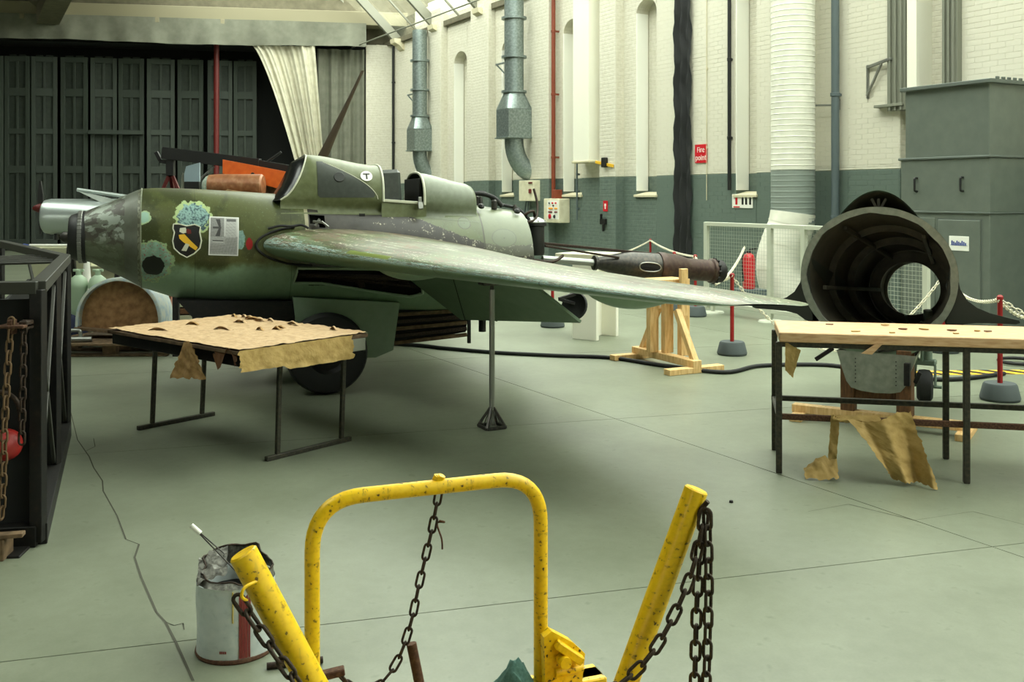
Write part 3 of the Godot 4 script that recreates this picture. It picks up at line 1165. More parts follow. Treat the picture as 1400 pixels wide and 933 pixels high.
func canopy_side(a: float, y: float, off := 0.0) -> Vector3:
	var s := canopy_sill(a)
	var hh := canopy_top(a) - s
	var c := pow(clampf((y - s) / hh, 0.0, 1.0), 1.0 / 0.72)
	return canopy_point(a, acos(c), off)

# carries a row of the canopy down to the fuselage skin on both sides
func skirt(row: PackedVector3Array) -> void:
	for k in 3:
		for e in [0, 1]:
			var p: Vector3 = row[row.size() - 1] if e else row[0]
			var y := p.y - 0.04
			var q := fus_side(p.x, y, 0.002)
			if e:
				row.append(Vector3(p.x, y, lerpf(p.z, q.z, [0.35, 0.75, 1.0][k])))
			else:
				row.insert(0, Vector3(p.x, y, lerpf(p.z, -q.z, [0.35, 0.75, 1.0][k])))

func build_plane() -> void:
	ST = [[0.0, 1.50, 1.16, 0.17], [0.145, 1.565, 1.115, 0.225], [0.273, 1.615, 1.045, 0.285], [0.403, 1.675, 0.98, 0.345], [0.567, 1.742, 0.885, 0.425], [0.9, 1.745, 0.775, 0.48],
		[1.2, 1.73, 0.735, 0.505], [1.524, 1.71, 0.71, 0.52], [2.0, 1.675, 0.67, 0.53], [2.5, 1.65, 0.62, 0.53], [3.0, 1.63, 0.58, 0.525], [3.5, 1.60, 0.555, 0.515], [4.0, 1.535, 0.55, 0.505]]
	M.fuselage = plain(Color.WHITE, 0.36)
	M.fuselage.albedo_texture = paint_fuselage()
	M.fuselage.texture_repeat = false
	M.nose = plain(Color.WHITE, 0.42, 0.15)
	M.nose.albedo_texture = paint_nose()
	M.wing = plain(Color.WHITE, 0.38)
	M.wing.albedo_texture = paint_wing()
	M.wing.texture_repeat = false
	M.green_paint = mottled([[0.0, C(84, 92, 58)], [0.5, C(96, 104, 68)], [1.0, C(108, 116, 84)]], 1.3, 0.02, 0.4, 0.0, 0.0, 91)
	M.hump_paint = mottled([[0.0, C(86, 95, 70)], [0.5, C(98, 107, 84)], [1.0, C(110, 119, 97)]], 1.3, 0.02, 0.42, 0.0, 0.0, 92)
	M.belly_paint = mottled([[0.0, C(136, 160, 132)], [1.0, C(148, 170, 144)]], 0.8, 0.02, 0.5, 0.0, 0.0, 93)
	M.flap_paint = mottled([[0.0, C(102, 124, 98)], [1.0, C(116, 136, 110)]], 0.8, 0.02, 0.55, 0.0, 0.0, 94)
	M.grey_window = mottled([[0.0, C(58, 63, 58)], [1.0, C(74, 79, 73)]], 1.5, 0.02, 0.3, 0.0, 0.0, 95)
	M.dark_glass = plain(C(14, 18, 20), 0.25)
	M.ring_paint = plain(C(112, 118, 96), 0.5)
	M.pitch = plain(C(5, 5, 5), 0.95)
	M.plug = plain(C(50, 53, 50), 0.4)
	M.interior = plain(C(26, 26, 23), 0.85)
	M.chipped = plain(C(196, 198, 176), 0.45)
	var t := thing("rocket_aeroplane", "weathered olive green rocket aeroplane with stubby fuselage and long swept port wing", "aeroplane", PLANE_AT, PLANE_TURN)

	# ---- fuselage skin, open at the cockpit, at the bay under the wing and at the back
	var st := new_st()
	var rows := []
	var uvs := []
	var na := 130
	var nw := 96
	for i in na + 1:
		var a := lerpf(0.567, 4.0, i / float(na))
		var row := PackedVector3Array()
		var uv := PackedVector2Array()
		for j in nw + 1:
			row.append(fus_point(a, TAU * j / nw))
			uv.append(Vector2(a / 4.0, j / float(nw)))
		rows.append(row)
		uvs.append(uv)
	var bay := PackedVector2Array([Vector2(1.80, 0.93), Vector2(1.83, 1.06), Vector2(2.9, 1.02), Vector2(2.95, 0.80), Vector2(2.84, 0.77), Vector2(2.45, 0.84), Vector2(2.05, 0.92)])
	var hole := PackedVector2Array([Vector2(1.95, 1.43), Vector2(1.95, 1.52), Vector2(2.08, 1.51), Vector2(2.08, 1.41)])
	skin(st, rows, uvs, true, false, func(i: int, j: int) -> bool:
		var p: Vector3 = (rows[i][j] + rows[i + 1][j + 1]) / 2.0
		if p.y > 1.5 and absf(p.z) < 0.33 and p.x > 2.60 and p.x < 2.98:
			return true
		return p.z > 0.0 and (Geometry2D.is_point_in_polygon(Vector2(p.x, p.y), bay) or Geometry2D.is_point_in_polygon(Vector2(p.x, p.y), hole)))
	obj("fuselage", st, M.fuselage, t)
	# ---- armoured nose cone with its ring and cap
	st = new_st()
	rows = []
	uvs = []
	for i in 25:
		var a := lerpf(0.03, 0.56, i / 24.0)
		var row := PackedVector3Array()
		var uv := PackedVector2Array()
		for j in 65:
			row.append(fus_point(a, TAU * j / 64.0))
			uv.append(Vector2(a / 0.567, j / 64.0))
		rows.append(row)
		uvs.append(uv)
	skin(st, rows, uvs, true)
	obj("nose_cone", st, M.nose, t)
	st = new_st()
	for i in 40:
		var p := fus_point(0.561, TAU * i / 40.0)
		var q := fus_point(0.561, TAU * (i + 1) / 40.0)
		bar(st, p, q, 0.016, 0.012, 0.002, Vector3.RIGHT)
	obj("nose_ring", st, M.ring_paint, t)
	var nose_x := Transform3D(Basis(Vector3(0, 0, 1), Vector3(-1, 0, 0), Vector3(0, -1, 0)).orthonormalized(), Vector3(0.03, 1.33, 0))
	st = new_st()
	lathe(st, [Vector2(0.0, -0.09), Vector2(0.222, -0.09), Vector2(0.224, -0.07), Vector2(0.20, -0.01), Vector2(0.188, 0.03), Vector2(0.17, 0.045), Vector2(0.11, 0.05), Vector2(0.0, 0.05)], nose_x, 40)
	var cap := obj("nose_cap", st, M.black_paint, t)
	st = new_st()
	for i in 40:
		var w0 := TAU * i / 40.0
		var w1 := TAU * (i + 1) / 40.0
		bar(st, Vector3(0.075, 1.33 + 0.214 * cos(w0), 0.214 * sin(w0)), Vector3(0.075, 1.33 + 0.214 * cos(w1), 0.214 * sin(w1)), 0.02, 0.035, 0.004, Vector3.RIGHT)
	obj("cap_rim", st, M.steel, cap)
	st = new_st()
	lathe(st, [Vector2(0.0, 0.05), Vector2(0.05, 0.05), Vector2(0.045, 0.09), Vector2(0.02, 0.12), Vector2(0.0, 0.12)], nose_x, 20)
	obj("nose_boss", st, M.dark_steel, cap)
	# ---- dark inside: cockpit floor, bulkheads, bay back
	st = new_st()
	bx(st, 2.58, 3.02, 1.2, 1.23, -0.36, 0.36)
	bx(st, 2.95, 2.98, 1.2, 1.84, -0.30, 0.30)
	bx(st, 1.7, 3.1, 0.6, 1.2, 0.12, 0.15)
	bx(st, 1.85, 2.15, 1.35, 1.6, 0.30, 0.33)
	obj("inner_bulkhead", st, M.interior, t)
	st = new_st()
	box(st, Transform3D(Basis(Vector3.BACK, 0.06), Vector3(2.70, 1.72, 0.0)), Vector3(0.20, 0.40, 0.52), 0.03)
	obj("seat_armour", st, M.grey_window, t)
	st = new_st()
	bar(st, Vector3(2.60, 1.64, 0.385), Vector3(2.95, 1.615, 0.385), 0.03, 0.025)
	obj("cockpit_sill", st, M.chipped, t)
	for s in [1.0, -1.0]:
		st = new_st()
		rows = []
		for i in 9:
			var a := lerpf(2.585, 3.0, i / 8.0)
			var row := PackedVector3Array()
			for k in 5:
				var y := lerpf(lerpf(1.635, 1.61, i / 8.0), 1.49, k / 4.0)
				var z := lerpf(0.385, fus_side(a, 1.49, 0.003).z, k / 4.0)
				row.append(Vector3(a, y, z * s))
			rows.append(row)
		skin(st, rows, [], s < 0.0)
		obj("cockpit_coaming", st, M.green_paint, t)
	st = new_st()
	bar(st, Vector3(2.93, 1.60, 0.42), Vector3(2.93, 1.67, 0.42), 0.03, 0.02)
	bar(st, Vector3(2.93, 1.56, 0.45), Vector3(2.93, 1.62, 0.43), 0.045, 0.03)
	obj("canopy_latch", st, M.steel, t)
	st = new_st()
	var lip := []
	for k in bay.size():
		for q in 4:
			var e := bay[k].lerp(bay[(k + 1) % bay.size()], q / 4.0)
			lip.append(fus_side(e.x, e.y, 0.004))
	tube(st, lip, 0.013, 6, false, -1.0, true)
	obj("bay_lip", st, M.belly_paint, t)
	# pipes in the open bay
	st = new_st()
	rod(st, Vector3(1.84, 0.99, 0.42), Vector3(2.9, 0.93, 0.40), 0.025, 8)
	rod(st, Vector3(2.2, 0.95, 0.36), Vector3(2.9, 0.86, 0.38), 0.018, 8)
	for a in [2.1, 2.4, 2.62, 2.8]:
		box(st, Transform3D(Basis(Vector3.BACK, 0.2), Vector3(a, 0.90, 0.33)), Vector3(0.07, 0.09, 0.1), 0.01)
	obj("bay_pipes", st, M.rust_dark, t)
	st = new_st()
	bar(st, Vector3(1.96, 1.46, 0.50), Vector3(2.04, 1.45, 0.52), 0.02, 0.02)
	bar(st, Vector3(2.03, 1.46, 0.52), Vector3(2.09, 1.41, 0.54), 0.018, 0.018)
	rod(st, Vector3(1.98, 1.42, 0.5), Vector3(2.02, 1.48, 0.5), 0.012, 8)
	obj("side_lever", st, M.steel, t)
	st = new_st()
	prism(st, PackedVector2Array([Vector2(2.36, 1.525), Vector2(2.41, 1.525), Vector2(2.41, 1.50), Vector2(2.36, 1.50)]), 0.508, 0.525)
	obj("vent_slot", st, M.interior, t)
	# seam where the wing meets the fuselage
	st = new_st()
	var seam := []
	var sct := wing_section(0.03, 1.0)
	for k in range(16, 43):
		var away := (sct[k] - Vector3(sct[28].x + 0.25, sct[28].y - 0.01, sct[k].z)).normalized()
		var edge_at := sct[k] + away * 0.03
		seam.append(Vector3(edge_at.x, edge_at.y, fus_side(edge_at.x, edge_at.y, 0.008).z))
	tube(st, seam, 0.011, 6)
	obj("wing_root_seal", st, M.rubber, t)
	st = new_st()
	tube(st, smooth_path([Vector3(1.58, 1.40, 0.53), Vector3(1.68, 1.425, 0.535), Vector3(1.78, 1.42, 0.53), Vector3(1.86, 1.43, 0.53), Vector3(1.92, 1.40, 0.54)], 5), 0.012, 6)
	obj("loose_strap", st, M.rubber, t)

	# ---- canopy
	st = new_st()
	rows = []
	for i in 21:
		var u := i / 20.0
		var row := PackedVector3Array()
		for j in 49:
			var w := lerpf(-PI / 2.0, PI / 2.0, j / 48.0)
			var hgt := pow(maxf(cos(w), 0.0), 0.72)
			var front := 1.70 + 0.25 * pow(hgt, 0.8) + 0.0
			row.append(canopy_point(lerpf(front, 2.60, u), w))
		skirt(row)
		rows.append(row)
	skin(st, rows)
	var shell := obj("canopy", st, M.green_paint, t)
	st = new_st()   # rolled edges of the canopy shell
	var edge := []
	for j in 41:
		edge.append(canopy_point(2.60, lerpf(-PI / 2.0, PI / 2.0, j / 40.0)))
	tube(st, edge, 0.012, 6)
	obj("canopy_edge", st, M.chipped, shell)
	st = new_st()
	edge = []
	for j in 41:
		var w := lerpf(-PI / 2.0, PI / 2.0, j / 40.0)
		edge.append(canopy_point(1.70 + 0.25 * pow(pow(maxf(cos(w), 0.0), 0.72), 0.8), w))
	tube(st, edge, 0.008, 6)
	obj("canopy_edge", st, M.chipped, shell)
	st = new_st()   # windscreen: thick dark glass that runs forward of the shell
	rows = []
	for i in 9:
		var u := i / 8.0
		var row := PackedVector3Array()
		for j in 41:
			var w := lerpf(-PI / 2.0, PI / 2.0, j / 40.0)
			var hgt := pow(maxf(cos(w), 0.0), 0.72)
			var front := 1.70 + 0.25 * pow(hgt, 0.8)
			var p := canopy_point(front, w)
			row.append(Vector3(p.x - u * (0.10 + 0.02 * hgt), p.y - u * (0.02 + 0.05 * hgt * hgt), p.z * (1.0 - 0.55 * u * u)))
		rows.append(row)
	skin(st, rows, [], true)
	rows = []
	var back_row := PackedVector3Array()
	var front_row := PackedVector3Array()
	for j in 41:
		var w := lerpf(-PI / 2.0, PI / 2.0, j / 40.0)
		var hgt := pow(maxf(cos(w), 0.0), 0.72)
		var p := canopy_point(1.70 + 0.25 * pow(hgt, 0.8), w)
		var e := Vector3(p.x - 0.10 - 0.02 * hgt, p.y - 0.02 - 0.05 * hgt * hgt, p.z * 0.45)
		front_row.append(e)
		back_row.append(Vector3(e.x + 0.0, e.y, 0.0))
	skin(st, [front_row, back_row], [], true)
	obj("windscreen", st, M.dark_glass, t)
	# grey panel where the side window was
	st = new_st()
	rows = []
	for i in 17:
		var y := lerpf(1.665, 1.985, i / 16.0)
		var v := i / 16.0
		var a1 := lerpf(2.53, 2.07, pow(v, 1.7))
		var a0 := 2.02 + (0.02 if i == 0 else 0.0)
		var row := PackedVector3Array()
		for k in 17:
			var a := lerpf(a0, a1 - (0.02 if i == 0 else 0.0), k / 16.0)
			row.append(canopy_side(a, minf(y, canopy_top(a) - 0.02), 0.004))
		rows.append(row)
	skin(st, rows, [], false)
	var pane := obj("side_window", st, M.grey_window, t)
	st = new_st()
	var disc := canopy_side(2.21, 1.845, 0.006)
	lathe(st, [Vector2(0.0, 0.004), Vector2(0.045, 0.004), Vector2(0.05, -0.004)], Transform3D(Basis(Vector3.RIGHT, PI / 2.0 - 0.4), disc), 20)
	obj("window_plug", st, M.plug, pane)
	st = new_st()
	var strip := []
	for k in 13:
		var v := 1.0 - k / 12.0
		strip.append(canopy_side(lerpf(2.55, 2.08, pow(v, 1.7)), lerpf(1.65, 1.975, v), 0.004))
	tube(st, strip, 0.004, 5)
	obj("window_bead", st, M.chipped, pane)
	# white disc with a T
	var pos := canopy_side(2.455, 1.855, 0.004)
	var up_v := (canopy_side(2.455, 1.88, 0.004) - canopy_side(2.455, 1.83, 0.004)).normalized()
	var right_v := (canopy_side(2.48, 1.855, 0.004) - canopy_side(2.43, 1.855, 0.004)).normalized()
	var out_v := right_v.cross(up_v).normalized()
	var on := Transform3D(Basis(right_v, up_v, out_v), pos)
	st = new_st()
	var ring := PackedVector2Array()
	for k in 28:
		ring.append(Vector2(cos(TAU * k / 28.0), sin(TAU * k / 28.0)) * 0.054)
	prism(st, ring, -0.004, 0.003, on)
	var mark := obj("marking_disc", st, M.sign_white, t)
	st = new_st()
	bx(st, -0.03, 0.03, 0.014, 0.026, 0.0025, 0.006, 0.0)
	bx(st, -0.007, 0.007, -0.034, 0.02, 0.0025, 0.006, 0.0)
	put("letter", mesh_of(st), M.black_paint, mark, on)
	# ---- fairing behind the cockpit
	st = new_st()
	rows = []
	for i in 15:
		var a := lerpf(2.98, 3.52, i / 14.0)
		var row := PackedVector3Array()
		for j in 49:
			var w := lerpf(-PI / 2.0, PI / 2.0, j / 48.0)
			var p := canopy_point(a, w)
			if i == 14:
				p.x = 3.50
				p.y = 1.56 + (p.y - 1.56) * 0.95
				p.z *= 0.93
			p.y -= 0.03 * cos(w) * smoothstep(3.42, 3.52, a)
			row.append(p)
		skirt(row)
		rows.append(row)
	skin(st, rows)
	var last: PackedVector3Array = rows[14]
	for j in last.size() - 1:
		tri(st, last[j], last[j + 1], Vector3(3.52, 1.56, 0), Vector3(3.3, 1.6, 0))
	var head := obj("head_fairing", st, M.hump_paint, t)
	st = new_st()
	edge = []
	for j in 41:
		edge.append(canopy_point(2.98, lerpf(-PI / 2.0, PI / 2.0, j / 40.0)))
	tube(st, edge, 0.012, 6)
	obj("fairing_edge", st, M.chipped, head)
	# ---- pipes and valves on the deck behind it
	st = new_st()
	tube(st, smooth_path([Vector3(3.50, 1.70, 0.05), Vector3(3.62, 1.70, 0.08), Vector3(3.74, 1.66, 0.10), Vector3(3.82, 1.58, 0.10)], 5), 0.022, 8)
	tube(st, smooth_path([Vector3(3.56, 1.66, -0.05), Vector3(3.66, 1.72, -0.06), Vector3(3.76, 1.66, -0.06), Vector3(3.80, 1.58, -0.05)], 5), 0.014, 8)
	tube(st, smooth_path([Vector3(3.80, 1.60, 0.02), Vector3(3.90, 1.58, 0.05), Vector3(4.0, 1.55, 0.06), Vector3(4.10, 1.45, 0.1)], 5), 0.016, 8)
	obj("deck_hose", st, M.rubber, t)
	for e in [[3.58, 1.65, 0.02, 0.03], [3.66, 1.64, -0.1, 0.025], [3.72, 1.61, 0.16, 0.028], [3.95, 1.56, 0.1, 0.02]]:
		st = new_st()
		lathe(st, [Vector2(0, -0.06), Vector2(e[3], -0.06), Vector2(e[3], 0.02), Vector2(e[3] * 0.6, 0.035), Vector2(0, 0.035)], X(e[0], e[1], e[2]), 12)
		obj("deck_valve", st, M.dark_steel, t)
	for e in [[3.555, 1.575, 0.27], [3.93, 1.525, 0.22]]:
		st = new_st()
		lathe(st, [Vector2(0, 0), Vector2(0.03, 0), Vector2(0.03, 0.02), Vector2(0.012, 0.035), Vector2(0, 0.035)], Transform3D(Basis(Vector3.RIGHT, 0.6), Vector3(e[0], e[1], e[2])), 12)
		obj("filler_cap", st, M.black_paint, t)

	# ---- wings
	var port: Node = t
	for sgn in [1.0, -1.0]:
		st = new_st()
		rows = []
		uvs = []
		for i in 71:
			var p := 4.2 * (1.0 - pow(1.0 - i / 70.0, 1.35))
			rows.append(wing_section(p, sgn))
			var uv := PackedVector2Array()
			for k in 57:
				uv.append(Vector2(k / 56.0, p / 4.3))
			uvs.append(uv)
		skin(st, rows, uvs, sgn > 0.0)
		var w_ := obj("wing", st, M.wing, t)
		if sgn > 0.0:
			port = w_
	# fairings under the port wing and the square edge at the tip
	for e in [[1.42, 0.60, 0.33, 0.036], [3.35, 0.70, 0.28, 0.048]]:
		st = new_st()
		rows = []
		for i in 17:
			var u := i / 16.0
			var sc := wing_section(e[0], 1.0)
			var a := lerpf(sc[28].x + e[1] * 0.25, sc[28].x + e[1] * 0.25 + e[1], u)
			var bulge := sin(PI * pow(u, 0.8))
			var yb := sc[40].y + 0.01 - (a - sc[40].x) * 0.045
			var row := PackedVector3Array()
			for j in 13:
				var w := PI * j / 12.0
				row.append(Vector3(a, yb - e[3] * 2.0 * bulge * sin(w), 0.42 + e[0] + e[2] * 0.5 * bulge * cos(w)))
			rows.append(row)
		skin(st, rows)
		obj("underwing_fairing", st, M.belly_paint, port)
	# ---- the lowered landing flap, its seam and actuator pad
	st = new_st()
	var fa: Array[Vector3] = [Vector3(2.70, 1.03, 0.56), Vector3(3.27, 0.575, 0.60), Vector3(3.86, 0.685, 1.95), Vector3(3.42, 1.02, 1.98)]
	var fn := (fa[1] - fa[0]).cross(fa[3] - fa[0]).normalized() * 0.012
	for q in [[0, 1, 2, 3]]:
		quad(st, fa[0] + fn, fa[1] + fn, fa[2] + fn, fa[3] + fn, fa[0] - fn)
		quad(st, fa[0] - fn, fa[1] - fn, fa[2] - fn, fa[3] - fn, fa[0] + fn)
		for k in 4:
			var a: Vector3 = fa[k]
			var b: Vector3 = fa[(k + 1) % 4]
			quad(st, a + fn, b + fn, b - fn, a - fn, (fa[0] + fa[2]) / 2.0)
	var flap := obj("landing_flap", st, M.flap_paint, t)
	st = new_st()
	bar(st, fa[0].lerp(fa[3], 0.45) + fn * 1.2, fa[1].lerp(fa[2], 0.04) + fn * 1.2, 0.006, 0.006)
	bar(st, fa[0].lerp(fa[3], 0.45) - fn * 1.2, fa[1].lerp(fa[2], 0.04) - fn * 1.2, 0.006, 0.006)
	obj("flap_seam", st, M.interior, flap)
	# ---- skid housing below, black keel in front of it, and the slatted frame behind
	st = new_st()
	prism(st, PackedVector2Array([Vector2(1.80, 0.80), Vector2(2.74, 0.72), Vector2(2.68, 0.30), Vector2(2.52, 0.24), Vector2(1.86, 0.26)]), -0.40, 0.44)
	obj("skid_housing", st, M.belly_paint, t)
	st = new_st()
	prism(st, PackedVector2Array([Vector2(0.85, 0.80), Vector2(1.82, 0.76), Vector2(1.82, 0.50), Vector2(1.05, 0.56)]), -0.36, 0.40)
	obj("keel_box", st, M.black_steel, t)
	st = new_st()
	prism(st, PackedVector2Array([Vector2(2.66, 0.66), Vector2(3.45, 0.62), Vector2(3.42, 0.40), Vector2(2.64, 0.31)]), -0.3, 0.22)
	obj("skid_bay", st, M.interior, t)
	for k in 5:
		st = new_st()
		var y := 0.33 + k * 0.065
		bar(st, Vector3(2.66, y, 0.25), Vector3(3.42, y + 0.05 - k * 0.008, 0.25), 0.03, 0.034)
		obj("slat", st, M.rust_dark if k % 2 else M.old_wood, t)
	st = new_st()
	bar(st, Vector3(3.44, 0.30, 0.26), Vector3(3.44, 0.62, 0.26), 0.03, 0.03)
	bar(st, Vector3(3.40, 0.62, 0.1), Vector3(3.75, 0.52, 0.1), 0.2, 0.08)
	rod(st, Vector3(3.62, 0.55, 0.1), Vector3(3.62, 0.38, 0.1), 0.035, 10)
	obj("skid_strut", st, M.black_steel, t)

	# ---- worn squadron shield: outline and rubbed fields
	var ol := [[-0.105, 0.135], [-0.11, 0.10], [-0.098, 0.07], [-0.112, 0.0], [-0.10, -0.06], [-0.055, -0.105], [0.0, -0.135], [0.055, -0.105], [0.10, -0.06], [0.112, 0.0], [0.098, 0.07], [0.105, 0.11], [0.06, 0.13], [0.0, 0.118], [-0.06, 0.135]]
	var field := PackedVector2Array()
	for e in ol:
		field.append(Vector2(0.925 + e[0] * 1.02, 1.305 + e[1] * 1.02))
	surface_patch(t, "shield_field", field, 0.003, M.black_paint)
	st = new_st()
	var line := []
	for k in ol.size() + 1:
		var e: Array = ol[k % ol.size()]
		line.append(fus_side(0.925 + e[0] * 1.02, 1.305 + e[1] * 1.02, 0.004))
	tube(st, line, 0.0065, 6)
	obj("shield_outline", st, M.chipped, t)
	for e in [[M.tape_yellow, [-0.065, 0.05, -0.02, 0.055, 0.03, 0.0, 0.085, -0.055, 0.07, -0.08, 0.02, -0.045, -0.03, -0.01, -0.06, 0.02]], [M.chipped, [-0.055, 0.105, -0.01, 0.11, 0.0, 0.07, -0.03, 0.06, -0.06, 0.075]], [M.chipped, [-0.01, -0.02, 0.02, -0.03, -0.005, -0.085, -0.045, -0.08, -0.025, -0.045]], [M.dark_red, [0.0, 0.10, 0.03, 0.09, 0.035, 0.06, 0.01, 0.055, -0.01, 0.075]]]:
		var pl := PackedVector2Array()
		for k in range(0, e[1].size(), 2):
			pl.append(Vector2(0.925 + e[1][k], 1.305 + e[1][k + 1]))
		surface_patch(t, "shield_patch", pl, 0.006, e[0])
	# whip of the strut and small cup behind the flap
	st = new_st()
	bar(st, Vector3(4.05, 0.765, 1.0), Vector3(4.36, 0.84, 0.98), 0.03, 0.03)
	bar(st, Vector3(4.2, 0.72, 1.0), Vector3(4.05, 0.765, 1.0), 0.03, 0.03)
	bar(st, Vector3(4.36, 0.84, 0.98), Vector3(4.34, 0.92, 0.4), 0.03, 0.03)
	obj("flap_strut", st, M.black_steel, t)
	st = new_st()
	var pad_y := Vector3(-0.74, 0.30, 0.60).normalized()
	var pad_x := pad_y.cross(Vector3.BACK).normalized()
	lathe(st, [Vector2(0.0, -0.03), Vector2(0.06, -0.03), Vector2(0.125, -0.015), Vector2(0.13, 0.0), Vector2(0.12, 0.012), Vector2(0.10, 0.0), Vector2(0.0, -0.01)], Transform3D(Basis(pad_x, pad_y, pad_x.cross(pad_y)), Vector3(4.19, 0.70, 1.02)), 28)
	obj("flap_pad", st, M.rubber, t)

func surface_patch(t: Node, called: String, poly: PackedVector2Array, off: float, m: Material) -> void:
	var st := new_st()
	var tr := Geometry2D.triangulate_polygon(poly)
	var c := Vector3(1.0, 1.3, -2.0)
	for i in range(0, tr.size(), 3):
		split_patch(st, poly[tr[i]], poly[tr[i + 1]], poly[tr[i + 2]], off, c, 3)
	obj(called, st, m, t)

func split_patch(st: SurfaceTool, a: Vector2, b: Vector2, c: Vector2, off: float, inside: Vector3, deep: int) -> void:
	if deep == 0:
		tri(st, fus_side(a.x, a.y, off), fus_side(b.x, b.y, off), fus_side(c.x, c.y, off), inside)
		return
	var ab := (a + b) / 2.0
	var bc := (b + c) / 2.0
	var ca := (c + a) / 2.0
	for q in [[a, ab, ca], [ab, b, bc], [ca, bc, c], [ab, bc, ca]]:
		split_patch(st, q[0], q[1], q[2], off, inside, deep - 1)

func paint_poster() -> ImageTexture:
	return picture(144, 200, func(x: int, y: int) -> Color:
		var u := x / 144.0
		var v := y / 200.0
		var n := nz.get_noise_2d(x * 0.09, y * 0.09)
		var g := 0.62 + 0.08 * n
		if u < 0.04 or u > 0.96 or v < 0.03 or v > 0.97:
			return Color(0.86, 0.87, 0.85)
		if v < 0.52 and u < 0.5:     # a dark photograph with a swept shape
			g = 0.52 + 0.06 * n
			var d := absf(v - 0.28)
			if u > 0.36 - d * 0.55 - 0.03 and u < 0.34 - d * 0.12 + 0.05 and d < 0.22:
				g = 0.24
			if d < 0.025 and u > 0.12 and u < 0.4:
				g = 0.26
		elif v < 0.50:
			g = 0.74
			if y % 5 < 2 and u < 0.9 and u > 0.55 and fmod(x * 0.37 + y, 7.0) > 1.2:
				g = 0.5
			if v > 0.05 and v < 0.12 and u > 0.58 and u < 0.9:
				g = 0.35
		elif v > 0.53:
			g = 0.60 + 0.06 * n
			if v > 0.60 and v < 0.66 and u > 0.12 and u < 0.48:
				g = 0.34 if v < 0.64 else 0.78
			elif y % 5 < 2 and fmod(x * 0.41 + y * 1.3, 6.0) > 1.0 and (u > 0.55 or v > 0.7) and u < 0.92 and v < 0.93:
				g = 0.44
		return Color(g, g * 1.01, g * 0.99))

